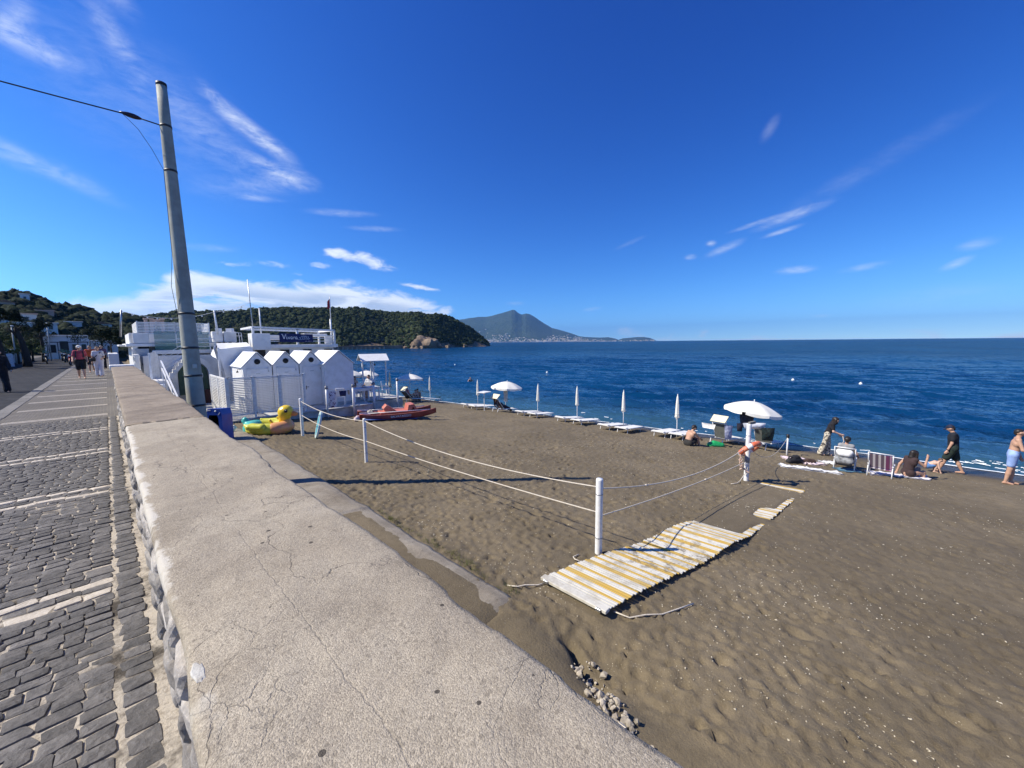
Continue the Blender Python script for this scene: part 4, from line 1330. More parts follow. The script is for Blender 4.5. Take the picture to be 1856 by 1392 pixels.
for p in pts:
    s = r.uniform(7, 19); hh = r.uniform(6, 13)
    tb.box((p[0], p[1], p[2] + hh / 2 - 2), (s, s * r.uniform(.6, 1.2), hh), r.random() * 3)
for a in np.arange(43.2, 61.5, .06):      # the packed waterfront
    if r.random() < .22: continue
    rr_ = np.interp(a, [30, 45, 56, 61, 67.3], [4200, 4300, 4700, 5200, 5600]) + 14
    hh = r.uniform(5, 13)
    tb.box((rr_ * math.sin(R(a)), rr_ * math.cos(R(a)), hh / 2), (r.uniform(6, 16), 12, hh), R(-a))
tag(tb.build('far_town', mat('town_walls', (.62, .57, .50), .8, (.45, .36, .28), .01)), 'white houses of a far town spread along the island shore', 'town', kind='stuff')

# ------------------------------------------------------------------ beach club
WHITE = mat('white_paint', (.75, .75, .74), .55, (.66, .655, .63), 3, bump=.12, bscale=12)
WHITE_W = mat('white_wood', (.80, .80, .78), .5, (.66, .65, .61), 7, bump=.2, bscale=25)
WHITE_P = mat('white_plaster', (.74, .735, .71), .8, (.60, .59, .56), 1.6, bump=.3, bscale=9)
SHADE_P = mat('shaded_plaster', (.36, .36, .34), .85, (.27, .27, .25), 1.8, bump=.3, bscale=9)  # darker copy of the white plaster, shade painted in for the club front
GREY_DOOR = mat('grey_door', (.42, .43, .43), .55, (.36, .37, .37), 3)
DARK = mat('dark_opening', (.015, .015, .017), .6)
METAL_W = mat('white_metal', (.78, .78, .77), .35, (.66, .66, .63), 9, spec=.5)
STEEL = mat('galvanised_steel', (.42, .43, .44), .4, (.30, .31, .32), 12, metallic=.8)
BLACK = mat('black_plastic', (.018, .018, .02), .5)
ROPE = mat('rope', (.66, .60, .50), .9, (.50, .44, .35), 60, bump=.6, bscale=120, bdist=.004)
DECKM = mat('deck_paint', (.50, .50, .48), .75, (.36, .35, .32), 2.4, bump=.3, bscale=14)
DECK_EDGE = mat('deck_plinth', (.55, .54, .50), .85, (.33, .30, .26), 1.8, bump=.4, bscale=10)


def glassy(name, col, alpha):
    m = bpy.data.materials.new(name); m.use_nodes = True
    t = NT(m.node_tree)
    t.out(col, .04, None, .5, alpha=alpha)
    return m


GLASS = glassy('green_glass', (.10, .22, .21), .42)

# the platform the cabins stand on
plat = empty('beach_platform', (7, 22, 1.3), 0, 'low concrete platform carrying the white cabins above the sand', 'platform')
def on(par, o):
    o.parent = par; o.matrix_parent_inverse = Matrix.Translation(-par.location); return o
on(plat, MB().box((6.3, 23.0, 1.30), (6.5, 7.3, .62), bev=.02).build('plinth', DECK_EDGE))
on(plat, MB().box((10.75, 24.2, 1.12), (2.38, 7.6, .94), bev=.02).build('plinth', DECK_EDGE))
for i in range(33):
    y = 19.38 + i * .215
    on(plat, MB().box((7.5, y, 1.655), (8.86 if y > 20.3 else 6.46, .205, .05), bev=.006).build('deck_board', DECKM) if y > 20.3 else MB().box((6.3, y, 1.655), (6.46, .205, .05), bev=.006).build('deck_board', DECKM))


def cabin(x0, x1, yf, dp, label, window=True, door=True, zb=1.69, ze=3.80, zr=4.46):
    w_ = x1 - x0; xc = (x0 + x1) / 2
    e = empty('beach_cabin', (xc, yf + dp / 2, zb), 0, label, 'cabin', 'row of white beach cabins')
    h = ze - zb; hr = zr - zb; hw = w_ / 2
    MB().prism([(-hw + .02, 0), (hw - .02, 0), (hw - .02, h), (0, hr - .02), (-hw + .02, h)], lambda u, v: (u, -dp / 2, v), lambda u, v: (u, dp / 2, v)).build('wall', WHITE, e)
    for s in (-1, 1):
        d = Vector((s * hw, 0, h)) - Vector((0, 0, hr)); nrm = Vector((s * (hr - h), 0, hw)).normalized()
        a = Vector((0, 0, hr + .012)); b = a + d * 1.06
        M_ = MB()
        vs = []
        for yy in (-dp / 2 - .05, dp / 2 + .05):
            for p in (a, b):
                vs += [tuple(p + Vector((0, yy, 0))), tuple(p + nrm * .035 + Vector((0, yy, 0)))]
        M_.add(vs, [(0, 2, 3, 1), (4, 5, 7, 6), (0, 1, 5, 4), (2, 6, 7, 3), (0, 4, 6, 2), (1, 3, 7, 5)])
        M_.build('roof_panel', WHITE, e)
    if window:
        Mx = Matrix.Rotation(R(90), 3, 'X')
        o = MB().lathe([(0, .012), (.098, .012), (.098, 0)], 24, (0, -dp / 2 - .001, h + .24), Mx).build('round_window', DARK, e)
        MB().lathe([(.098, 0), (.098, .02), (.125, .02), (.125, 0)], 24, (0, -dp / 2 - .001, h + .24), Mx).build('window_ring', BLACK, o)
    if door:
        dr = MB().box((0, -dp / 2 - .012, 1.0 + .03), (w_ * .66, .024, 1.96), bev=.006).build('door', WHITE, e)
        for zz in (.62, 1.5):
            MB().box((0, -dp / 2 - .027, zz), (w_ * .54, .008, .78 if zz < 1 else .70), bev=.003).build('door_panel', WHITE, dr)
        MB().bar((-w_ * .27, -dp / 2 - .06, .98), (-w_ * .17, -dp / 2 - .06, .98), .022, .022).bar((-w_ * .27, -dp / 2 - .06, .98), (-w_ * .27, -dp / 2 - .02, .98), .03, .03).bar((-w_ * .27, -dp / 2 - .03, .86), (-w_ * .27, -dp / 2 - .03, 1.05), .03, .012).build('handle', BLACK, dr)
        MB().box((0, -dp / 2 - .031, 1.79), (.16, .006, .035)).build('name_plate', STEEL, dr)
        for s in (-1, 1):
            MB().bar((s * w_ * .345, -dp / 2 - .014, 0), (s * w_ * .345, -dp / 2 - .014, 2.06), .035, .03).build('door_jamb', WHITE, e)
        MB().bar((-w_ * .36, -dp / 2 - .014, 2.045), (w_ * .36, -dp / 2 - .014, 2.045), .03, .035).build('lintel', WHITE, e)
        MB().box((w_ * .36, -dp / 2 - .02, 1.9), (.03, .05, .10)).build('hinge', STEEL, e)
    MB().box((0, -dp / 2 - .006, .05), (w_ - .02, .02, .10)).build('skirting', DECKM, e)
    return e


c1 = cabin(4.20, 5.40, 21.0, 2.4, 'leftmost white cabin with a sunlit side wall, behind the louvred fence')
cabin(5.405, 6.58, 21.0, 2.4, 'second white cabin from the louvred fence corner with a round window')
cabin(6.585, 7.74, 21.0, 2.4, 'third white cabin, its door with black handle clear of the fence')
cabin(7.60, 9.12, 20.50, 2.6, 'rightmost white cabin with a blank windowless front nearest the sea', False, False)
# lamp on the side of the first cabin
MB().tube([(-.60, -.9, 2.0), (-.72, -.9, 2.02), (-.74, -.9, 1.95)], .012, 6).lathe([(.0, 0), (.05, .0), (.035, .07), (0, .08)], 10, (-.74, -.9, 1.87)).build('wall_lamp', BLACK, c1)

# louvred fence
fen = empty('louvred_fence', (4.8, 19.6, 1.5), 0, 'white louvred fence of thin horizontal slats screening the cabins', 'fence')
slat_f = MB().box((0, 0, 0), (.90, .014, .042), M=Matrix.Rotation(R(14), 3, 'X')).mesh('slat', WHITE_W)
panels = [(3.36, 4.23), (4.31, 5.23), (5.31, 6.27)]
for (a, b) in panels:
    fr = on(fen, MB().bar((a, 19.6, 3.42), (b, 19.6, 3.42), .05, .06).bar((a, 19.6, 1.86), (b, 19.6, 1.86), .05, .07).bar((a, 19.6, 1.83), (a, 19.6, 3.45), .06, .05).bar((b, 19.6, 1.83), (b, 19.6, 3.45), .06, .05).build('frame', WHITE_W))
    for k in range(20):
        o = on(fen, link('slat', slat_f, None, ((a + b) / 2, 19.6, 1.935 + k * .0742)))
        o.scale = ((b - a - .05) / .90, 1, 1)
for x, zb in ((3.30, 1.35), (4.27, 1.20), (5.27, 1.5), (6.31, 1.5)):
    on(fen, MB().box((x, 19.6, (3.47 + zb) / 2), (.075, .075, 3.47 - zb), bev=.006).build('post', WHITE_W))
slat_s = MB().box((0, 0, 0), (.014, 1.55, .042), M=Matrix.Rotation(R(-14), 3, 'Y')).mesh('slat', WHITE_W)
for (a, b) in ((19.68, 21.25), (21.33, 22.9)):
    on(fen, MB().bar((3.3, a, 3.42), (3.3, b, 3.42), .05, .06).bar((3.3, a, 1.80), (3.3, b, 1.80), .05, .07).bar((3.3, a, 1.77), (3.3, a, 3.45), .05, .06).bar((3.3, b, 1.77), (3.3, b, 3.45), .05, .06).build('frame', WHITE_W))
    for k in range(21):
        o = on(fen, link('slat', slat_s, None, (3.3, (a + b) / 2, 1.875 + k * .0735)))
        o.scale = (1, (b - a - .05) / 1.55, 1)
on(fen, MB().box((3.3, 22.95, 2.45), (.075, .075, 2.0), bev=.006).build('post', WHITE_W))

# main club building
club = empty('beach_club', (3, 29, 1.6), 0, 'white two-level beach club building at the end of the parapet', 'building')
on(club, MB().box((2.62, 31.0, 3.2), (3.0, 6.0, 3.2)).build('wall', SHADE_P))                     # lower storey, the shade of its front put into the plaster colour
on(club, MB().box((1.02, 30.5, 3.6), (.2, 5.6, 2.5)).build('wall', WHITE_P))                     # street face
on(club, MB().box((.98, 26.9, 3.92), (.22, 1.5, .96), bev=.02).build('white_parapet', WHITE_P))
on(club, MB().box((1.5, 27.75, 3.55), (1.0, .2, 1.45)).build('wall', WHITE_P))
dr = on(club, MB().box((1.28, 27.62, 3.98), (.50, .06, 1.38), bev=.01).build('door', GREY_DOOR))
on(club, MB().lathe([(.06, 0), (.11, 0), (.11, .04), (.06, .04), (.06, 0)], 16, (1.33, 27.58, 3.86), Matrix.Rotation(R(90), 3, 'X')).build('fan_vent', BLACK))
on(club, MB().box((1.37, 27.9, 4.72), (.36, .3, .16)).build('vent_opening', DARK))
on(club, MB().box((3.9, 28.4, 3.1), (2.9, .3, 2.9)).build('wall', WHITE_P))
on(club, MB().box((3.1, 31.0, 4.86), (4.8, 6.8, .16), bev=.02).build('floor_slab', WHITE_P))
on(club, MB().box((.72, 31.4, 4.84), (.5, 5.0, .10), bev=.02).build('canopy_slab', WHITE_P))
# roof terrace parapets
on(club, MB().box((.92, 30.6, 5.20), (.14, 5.4, .56), bev=.02).build('parapet', WHITE_P))
on(club, MB().box((1.28, 27.72, 5.22), (.62, .14, .52), bev=.02).build('parapet', WHITE_P))
on(club, MB().box((3.2, 28.6, 5.22), (3.6, .14, .52), bev=.02).build('parapet', WHITE_P))
for (x, wd) in ((4.55, .5), (5.15, .62)):
    on(club, MB().box((x, 28.3, 5.30), (wd, .5, .62), bev=.03).build('planter', WHITE_P))
# slatted screen round the roof terrace
sl_a = MB().box((0, 0, 0), (3.0, .02, .055)).mesh('slat', WHITE_W); sl_b = MB().box((0, 0, 0), (.02, 4.6, .055)).mesh('slat', WHITE_W)
for k in range(8):
    zz = 5.50 + k * .082
    on(club, link('slat', sl_a, None, (2.78, 28.9, zz)))
    on(club, link('slat', sl_b, None, (1.22, 31.25, zz)))
    o = on(club, link('slat', sl_b, None, (4.32, 30.2, zz))); o.scale = (1, .5, 1)
for x, y in ((1.24, 28.9), (2.0, 28.92), (2.78, 28.92), (3.55, 28.92), (4.30, 28.92), (1.24, 30.4), (1.24, 31.9), (1.24, 33.5), (4.32, 31.3)):
    on(club, MB().box((x, y, 5.78), (.06, .06, .72)).build('post', WHITE_W))
# glass balustrade of the stair head
for (a, b) in ((1.76, 2.62), (2.66, 3.48), (3.52, 4.05)):
    on(club, MB().box(((a + b) / 2, 27.4, 5.06), (b - a, .014, 1.0)).build('glass_panel', GLASS))
    on(club, MB().bar((a, 27.4, 5.12), (b, 27.4, 5.12), .03, .03).build('rail', METAL_W))
on(club, MB().box((2.95, 27.5, 4.48), (2.6, .4, .20), bev=.02).build('landing_slab', WHITE_P))
on(club, MB().box((2.9, 27.72, 4.68), (2.3, .04, .34)).build('dark_band', DARK))
on(club, MB().bar((4.05, 27.3, 4.35), (4.05, 27.3, 5.35), .05, .05).bar((4.28, 27.3, 4.35), (4.28, 27.3, 5.35), .05, .05).bar((2.6, 27.3, 5.2), (4.3, 27.3, 5.2), .04, .03).bar((2.6, 27.3, 4.98), (4.3, 27.3, 4.98), .03, .03).bar((2.6, 27.3, 4.76), (4.3, 27.3, 4.76), .03, .03).build('rail', METAL_W))
# green arched doorway with its O sign
ar = MB(); n = 14
poly = [(-.62, 0), (.62, 0)] + [(.62 * math.cos(a), 1.1 + .66 * math.sin(a)) for a in np.linspace(0, math.pi, n)]
ar.prism(poly, lambda u, v: (3.15 + u, 27.02, 2.15 + v), lambda u, v: (3.15 + u, 27.10, 2.15 + v))
on(club, ar.build('arched_door', mat('green_door', (.045, .09, .06), .6, (.03, .065, .045), 3)))
arw = MB()
outer = [(.92 * math.cos(a), 1.1 + .96 * math.sin(a)) for a in np.linspace(0, math.pi, 20)]; inner = [(.66 * math.cos(a), 1.1 + .70 * math.sin(a)) for a in np.linspace(0, math.pi, 20)]
arw.prism([(.92, 0)] + outer + [(-.92, 0), (-.66, 0)] + inner[::-1] + [(.66, 0)], lambda u, v: (3.15 + u, 26.9, 2.15 + v), lambda u, v: (3.15 + u, 27.3, 2.15 + v))
on(club, arw.build('arch_surround', WHITE_P))
on(club, MB().box((2.95, 27.5, 3.0), (3.4, .5, 2.6)).build('wall', WHITE_P))
os_ = MB().tube([(3.42 + .10 * math.cos(a), 26.86, 3.18 + .19 * math.sin(a)) for a in np.linspace(0, 2 * math.pi, 24, endpoint=False)], .030, 8, closed=True)
on(club, os_.build('letter_sign', WHITE))
on(club, MB().box((3.42, 26.86, 2.88), (.12, .02, .06)).box((3.48, 26.86, 2.74), (.05, .02, .12)).build('letter_sign', WHITE))
on(club, MB().box((4.30, 26.6, 3.2), (.10, .03, .34)).build('slot_window', DARK))
on(club, MB().box((3.85, 26.95, 1.95), (.6, .3, .9), bev=.03).build('dark_chest', mat('dark_red_paint', (.06, .018, .02), .6)))
# entrance landing beside the wall and the stair down to the beach
on(club, MB().box((1.25, 25.9, 2.45), (1.15, 3.4, 1.5), bev=.02).build('landing', WHITE_P))
for k in range(9):
    y = 24.05 - k * .40; zz = 3.20 - (k + 1) * .165
    on(club, MB().box((1.22, y, zz / 2 + .8), (1.06, .42, zz - 1.6 + .001), bev=.01).build('step', WHITE_W))
for zo in (.92, .58):
    on(club, MB().bar((1.72, 24.4, 3.2 + zo), (1.72, 18.9, 1.55 + zo - .25 + .55), .05, .05).build('hand_rail', METAL_W))
for q in (0, .33, .66, 1.0):
    y = 24.3 - q * 5.3; zz = 3.2 - q * 1.42
    on(club, MB().bar((1.72, y, zz - .25), (1.72, y, zz + .93), .045, .045).build('rail_post', METAL_W))
# inner stair climbing to the terrace
st_ = MB(); prof = [(2.0, 3.1)]
for k in range(7):
    prof += [(2.0 + k * .13, 3.25 + k * .17), (2.13 + k * .13, 3.25 + k * .17)]
prof += [(2.93, 4.1), (2.2, 3.1)]
st_.prism(prof, lambda u, v: (u, 26.3, v), lambda u, v: (u, 26.5, v)); on(club, st_.build('stair_flight', WHITE_P))
for k in range(5):
    on(club, MB().bar((1.95, 26.25, 3.62 + k * .17), (3.0, 26.25, 4.36 + k * .17), .022, .022).build('hand_rail', METAL_W))
on(club, MB().bar((1.95, 26.25, 3.3), (1.95, 26.25, 4.45), .03, .03).bar((3.0, 26.25, 4.1), (3.0, 26.25, 5.1), .03, .03).build('rail_post', METAL_W))
# open white gate
gt = empty('gate', (1.42, 25.6, 3.2), R(62), 'white boarded gate with shaped top standing open', 'gate')
for k in range(5):
    MB().box((.08 + k * .135, 0, .62 + .05 * math.sin(k * .8)), (.128, .03, 1.2 + .10 * math.sin(k * .8)), bev=.006).build('board', WHITE_W, gt)
MB().box((.35, .03, .3), (.68, .03, .08)).box((.35, .03, 1.0), (.68, .03, .08)).build('rail', WHITE_W, gt)
MB().box((0, 0, .62), (.09, .09, 1.3), bev=.01).build('post', WHITE_W, gt)
# iron scrolls on the street side
sc_i = MB()
for s, yy in ((1, 24.7), (-1, 25.5)):
    sc_i.tube([(.86, yy + s * .10 * q * math.cos(q * 2.6), 4.25 + .10 * q * math.sin(q * 2.6)) for q in np.linspace(.25, 2.2, 26)], .012, 6)
sc_i.tube([(.86, 24.3, 4.05), (.86, 25.95, 4.05)], .012, 6).tube([(.86, 25.95, 4.05), (.86, 25.95, 4.75)], .014, 6)
o = sc_i.build('iron_scroll', STEEL); tag(o, 'wrought iron scroll railing between the wall end and the club', 'railing')

# white canvas marquee behind the cabins
def cloth(name, P, material, nu=24, nv=18, sag=.05, seed=1, parent=None, th=.008):
    """quad cloth with sag and folds, given real thickness"""
    P = [np.array(p, float) for p in P]
    u = np.linspace(0, 1, nu); v = np.linspace(0, 1, nv)
    U, V = np.meshgrid(u, v, indexing='ij')
    Q = (1 - U)[..., None] * (1 - V)[..., None] * P[0] + U[..., None] * (1 - V)[..., None] * P[1] + U[..., None] * V[..., None] * P[2] + (1 - U)[..., None] * V[..., None] * P[3]
    nrm = np.cross(P[1] - P[0], P[3] - P[0]); nrm = nrm / np.linalg.norm(nrm)
    d = -sag * np.sin(U * math.pi) * np.sin(V * math.pi) + sag * .5 * fbm(U * 5, V * 2.5, seed, 3)
    Q = Q + d[..., None] * nrm
    A = np.concatenate([Q.reshape(-1, 3), (Q + nrm * th).reshape(-1, 3)])
    g = grid_faces(nu, nv); N = nu * nv
    F = np.concatenate([g, g[:, ::-1] + N])
    return link(name, np_mesh(name, A, F, material, True), parent)


CANVAS = mat('white_canvas', (.76, .76, .75), .8, (.66, .66, .64), 2, bump=.3, bscale=30)
mq = empty('canvas_marquee', (4.6, 24.5, 1.7), 0, 'sagging white canvas marquee between the cabins and the club', 'marquee')
on(mq, cloth('canvas_roof', [(3.78, 23.6, 4.62), (5.15, 23.6, 4.75), (5.6, 26.4, 4.95), (4.2, 26.4, 4.92)], CANVAS, sag=.10, seed=5))
on(mq, cloth('canvas_front', [(3.78, 23.6, 4.62), (5.15, 23.6, 4.75), (5.7, 23.5, 3.4), (4.0, 23.5, 3.2)], CANVAS, sag=-.08, seed=6))
on(mq, cloth('canvas_side', [(3.62, 23.62, 4.70), (4.15, 26.4, 4.95), (3.9, 26.4, 4.3), (3.72, 23.6, 4.15)], CANVAS, sag=.12, seed=7))
for p in ((3.80, 23.62), (5.2, 23.62)):
    on(mq, MB().bar((*p, 1.7), (*p, 4.7), .08, .08).build('post', WHITE))

# open terrace with the banner
ter = empty('raised_terrace', (8.2, 27.5, 1.7), 0, 'raised white terrace with pergola frame behind the cabins', 'terrace')
on(ter, MB().box((8.30, 27.8, 4.72), (4.9, 2.9, .20), bev=.02).build('floor_slab', WHITE_P))
on(ter, MB().box((8.30, 27.9, 3.2), (4.5, 2.5, 2.9)).build('wall', WHITE_P))
for x in (6.3, 7.6, 8.9, 10.2):
    on(ter, MB().box((x, 26.62, 4.2), (.5, .05, .62)).build('dark_opening', DARK))
on(ter, MB().box((6.25, 26.45, 5.0), (.92, .9, .95), bev=.02).build('stair_box', WHITE_P))
for p, q in (((5.95, 26.4, 5.84), (10.55, 26.4, 5.72)), ((5.95, 26.4, 4.6), (5.95, 26.4, 5.84)), ((10.55, 26.4, 4.6), (10.55, 26.4, 5.72)), ((8.3, 26.4, 4.8), (8.3, 26.4, 5.78)), ((5.95, 29.1, 5.8), (10.55, 29.1, 5.7)), ((10.55, 26.4, 5.72), (10.55, 29.1, 5.70)), ((10.55, 29.1, 4.7), (10.55, 29.1, 5.7)), ((5.95, 26.4, 5.84), (5.95, 29.1, 5.8))):
    on(ter, MB().bar(p, q, .11, .11).build('frame_bar', WHITE))
for zz in (5.02, 5.20, 5.38):
    on(ter, MB().bar((6.7, 26.42, zz), (10.5, 26.42, zz), .04, .04).build('rail', METAL_W))
on(ter, MB().box((9.9, 28.2, 5.42), (1.5, .8, .22), bev=.03).build('bench', WHITE)); on(ter, MB().box((8.1, 28.2, 5.25), (2.4, .7, .28), bev=.03).build('bench', WHITE))
on(ter, MB().box((10.25, 26.6, 5.1), (.5, .04, .5)).build('panel', WHITE))

ban = empty('banner', (8.28, 26.28, 4.95), 0, 'dark blue banner lettered Vivara with wave scrolls hung on the terrace', 'banner')
NAVY = mat('navy_cloth', (.012, .022, .10), .75, (.008, .015, .075), 4)
bx0, bx1 = -1.02, .88
U, V_ = np.meshgrid(np.linspace(0, 1, 30), np.linspace(0, 1, 8), indexing='ij')
BX = bx0 + (bx1 - bx0) * U; BZ = .02 - .03 * U + (.53 - .02 * U) * V_; BY = .012 * np.sin(U * 11) * V_
link('banner_cloth', np_mesh('banner_cloth', np.concatenate([np.stack([BX, BY, BZ], -1).reshape(-1, 3), np.stack([BX, BY + .012, BZ], -1).reshape(-1, 3)]), np.concatenate([grid_faces(30, 8), grid_faces(30, 8)[:, ::-1] + 240]), NAVY, True), ban)


def ribbon(paths, wd, y, name, material, parent, sx=1.0, ox=0.0, oz=0.0, sz=1.0):
    b = MB()
    for P in paths:
        P = [Vector((ox + sx * p[0], y, oz + sz * p[1])) for p in P]
        # smooth the stroke
        for _ in range(2):
            q = [P[0]]
            for i in range(len(P) - 1):
                q += [P[i] * .75 + P[i + 1] * .25, P[i] * .25 + P[i + 1] * .75]
            P = q + [P[-1]]
        vs = []
        for i, p in enumerate(P):
            t_ = (P[min(i + 1, len(P) - 1)] - P[max(i - 1, 0)]).normalized(); nn = Vector((-t_.z, 0, t_.x))
            k = wd * (.6 + .5 * math.sin(math.pi * i / (len(P) - 1)))
            vs += [tuple(p + nn * k), tuple(p - nn * k), tuple(p + nn * k + Vector((0, .006, 0))), tuple(p - nn * k + Vector((0, .006, 0)))]
        fs = []
        for i in range(len(P) - 1):
            a, c = 4 * i, 4 * i + 4
            fs += [(a, a + 1, c + 1, c), (a, c, c + 2, a + 2), (a + 1, a + 3, c + 3, c + 1)]
        b.add(vs, fs)
    return b.build(name, material, parent)


strokes = [[(-.08, 1.0), (.04, 1.06), (.12, .85), (.26, .10), (.36, .45), (.50, .95), (.60, 1.0)],           # V
           [(.66, .62), (.64, .30), (.68, .12), (.78, .22)], [(.66, .84), (.67, .80)],                        # i
           [(.84, .58), (.90, .40), (.97, .12), (1.08, .40), (1.14, .60)],                                    # v
           [(1.46, .55), (1.34, .62), (1.22, .42), (1.26, .16), (1.38, .16), (1.46, .40), (1.47, .58), (1.47, .25), (1.55, .12)],   # a
           [(1.62, .60), (1.66, .40), (1.65, .12), (1.68, .40), (1.78, .60), (1.86, .52)],                    # r
           [(2.14, .52), (2.02, .60), (1.92, .42), (1.94, .18), (2.06, .14), (2.14, .36), (2.15, .56), (2.16, .25), (2.30, .10)]]   # a
wave = [[(2.30, .10), (2.55, .06), (2.72, .35), (2.62, .60), (2.48, .48), (2.56, .34)], [(2.66, .10), (2.9, .10), (3.06, .50), (2.95, .82), (2.76, .70), (2.84, .52)], [(2.98, .12), (3.20, .18), (3.34, .58), (3.24, .86), (3.06, .78), (3.12, .60)],
        [(3.25, .12), (3.5, .3), (3.62, .62), (3.52, .82), (3.38, .70), (3.45, .56)], [(3.5, .15), (3.75, .25), (3.9, .55), (3.82, .70), (3.7, .58)], [(3.7, .16), (3.95, .22), (4.1, .4)]]
LETTER = mat('letter_white', (.80, .82, .84), .7)
ribbon(strokes, .016, -.022, 'lettering', LETTER, ban, .385, -.88, .15, .33)
ribbon(wave, .010, -.022, 'wave_scroll', mat('wave_blue', (.45, .56, .70), .7), ban, .385, -.88, .13, .33)
ribbon([[(x, 0), (x + .05, .1), (x + .1, 0)] for x in (3.5, 3.66, 3.95, 4.12, 4.35)], .006, -.018, 'small_lettering', LETTER, ban, .38, -.92, .05, .3)

# masts, flag, string of lights
def mast(p, q, r0, r1, label, cat='mast', m=METAL_W):
    o = MB().tube([p, q], [r0, r1], 10).build('mast', m); return tag(o, label, cat)
mast((6.12, 27, 4.7), (6.02, 27, 8.62), .035, .018, 'thin tall mast with a small finial left of the banner', m=STEEL)
mast((6.50, 27, 4.7), (6.50, 27, 7.0), .04, .035, 'short pale mast standing beside the tall thin mast')
fp = empty('flag_pole', (10.6, 27, 4.8), 0, 'white flag pole with a furled red flag at the terrace corner', 'flag pole')
MB().tube([(0, 0, 0), (0, 0, 1.7)], .055, 10).tube([(0.02, 0, 1.6), (0.04, 0, 3.2)], .028, 10).build('pole', METAL_W, fp)
cl = cloth('flag', [(.02, 0, 3.05), (-.14, -.02, 2.85), (-.16, 0, 2.35), (.0, 0, 2.45)], mat('red_flag', (.42, .035, .04), .8), 8, 12, .06, 9, fp)
lp1 = mast((.55, 27.9, 5.3), (.68, 27.6, 6.6), .05, .035, 'grey pole of the string lights at the street side of the terrace', 'pole', STEEL)
lp2 = mast((4.47, 27.5, 5.4), (4.40, 27.5, 6.78), .06, .035, 'white pole of the string lights above the planters', 'pole')
sl = empty('string_lights', (.7, 27.7, 6.4), 0, 'string of small bulbs strung across the roof terrace', 'lights')
A_, B_, C_ = Vector((.68, 27.6, 6.55)), Vector((4.40, 27.5, 6.70)), Vector((6.05, 27.0, 7.3))
lw = MB()
for p, q, n, sg in ((A_, B_, 8, .35), (B_, C_, 4, .12)):
    P = [p.lerp(q, i / 20) - Vector((0, 0, sg * 4 * (i / 20) * (1 - i / 20))) for i in range(21)]
    lw.tube(P, .010, 5)
    for k in range(1, n):
        w_ = P[int(20 * k / n)]
        on(sl, MB().lathe([(.0, -.10), (.035, -.08), (.03, -.03), (.012, 0)], 8, tuple(w_)).build('bulb', mat('bulb_glass', (.75, .75, .72), .2)))
on(sl, lw.build('cable', METAL_W))
for i, (x, hh) in enumerate(((1.80, .62), (2.05, .6), (2.55, .58))):
    tag(MB().box((x, 32.5, 5.9), (.16, .2, hh * 1.6), bev=.02).box((x, 32.5, 6.45), (.22, .26, .10), bev=.01).build('chimney_pot', mat('terracotta_pale', (.45, .33, .27), .85, (.36, .26, .2), 4)), ['left of the three pale chimney stacks on the club roof', 'middle of the three pale chimney stacks on the club roof', 'right of the three pale chimney stacks on the club roof'][i], 'chimney', 'chimneys on the club roof')
tag(MB().box((2.3, 32.6, 6.25), (.34, .2, .40)).build('roof_panel', PINK_H), 'small pink panel between the chimney stacks on the roof', 'panel')
# stacked white chairs on the roof terrace
def chair_mesh_parts(e, m=WHITE, sc=1.0):
    MB().box((0, 0, .43), (.44, .42, .035), bev=.012).build('seat', m, e)
    MB().box((0, .21, .68), (.42, .03, .44), bev=.012, M=Matrix.Rotation(R(-8), 3, 'X')).build('backrest', m, e)
    for sx in (-1, 1):
        MB().bar((sx * .20, -.18, 0), (sx * .19, -.17, .43), .035, .035).build('leg', m, e)
        MB().bar((sx * .20, .22, 0), (sx * .19, .19, .43), .035, .035).build('leg', m, e)
        MB().bar((sx * .22, -.16, .62), (sx * .21, .20, .64), .035, .03).bar((sx * .21, -.16, .43), (sx * .21, -.16, .62), .03, .03).build('armrest', m, e)
    return e
rc = [(4.95, 29.2, 4.95, 30), (5.35, 29.3, 4.95, -20), (5.7, 29.1, 4.95, 60)]
first = None
for i, (x, y, zz, a) in enumerate(rc):
    lb = ['white plastic chair on the roof terrace nearest the lights pole', 'white plastic chair in the middle of the roof terrace group', 'white plastic chair on the roof terrace nearest the thin mast'][i]
    if first is None: first = chair_mesh_parts(empty('plastic_chair', (x, y, zz), R(a), lb, 'chair', 'chairs on the roof terrace'))
    else:
        c = tree_copy(first); c.location = (x, y, zz); c.rotation_euler = (0, 0, R(a)); c['label'] = lb

# ------------------------------------------------------------------ utility pole by the wall
POLE_M = mat('pole_concrete', (.36, .365, .305), .75, (.27, .275, .23), 3.0, bump=.35, bscale=30, bdist=.01)
P0, P1 = Vector((1.26, 10.62, 1.6)), Vector((1.25, 11.18, 10.20))
upl = empty('utility_pole', (1.26, 10.62, 1.6), 0, 'tall leaning grey concrete utility pole behind the parapet', 'pole')
on(upl, MB().tube([P0.lerp(P1, q) for q in np.linspace(0, 1, 12)], [.182 - .094 * q for q in np.linspace(0, 1, 12)], 20).build('shaft', POLE_M))
on(upl, MB().tube([P1 - (P1 - P0) * .001, P1 + (P1 - P0) * .006], .092, 20).build('cap', BLACK))
for q in (.905, .80, .455, .37, .30, .225):
    c = P0.lerp(P1, q); d = (P1 - P0).normalized() * .022
    on(upl, MB().tube([c - d, c + d], .182 - .094 * q + .006, 20).build('steel_band', mat('dark_band', (.04, .04, .042), .5)))
on(upl, MB().box(tuple(P0.lerp(P1, .325) + Vector((.02, -.175, 0))), (.07, .05, .09)).build('bracket', STEEL))
top = P0.lerp(P1, .905)
wend = Vector((-5.6, 12.4, 10.2))
ins = top + (wend - top).normalized() * .52
on(upl, MB().tube([top + (wend - top).normalized() * .1, ins - (wend - top).normalized() * .1], .012, 6).build('clamp', BLACK))
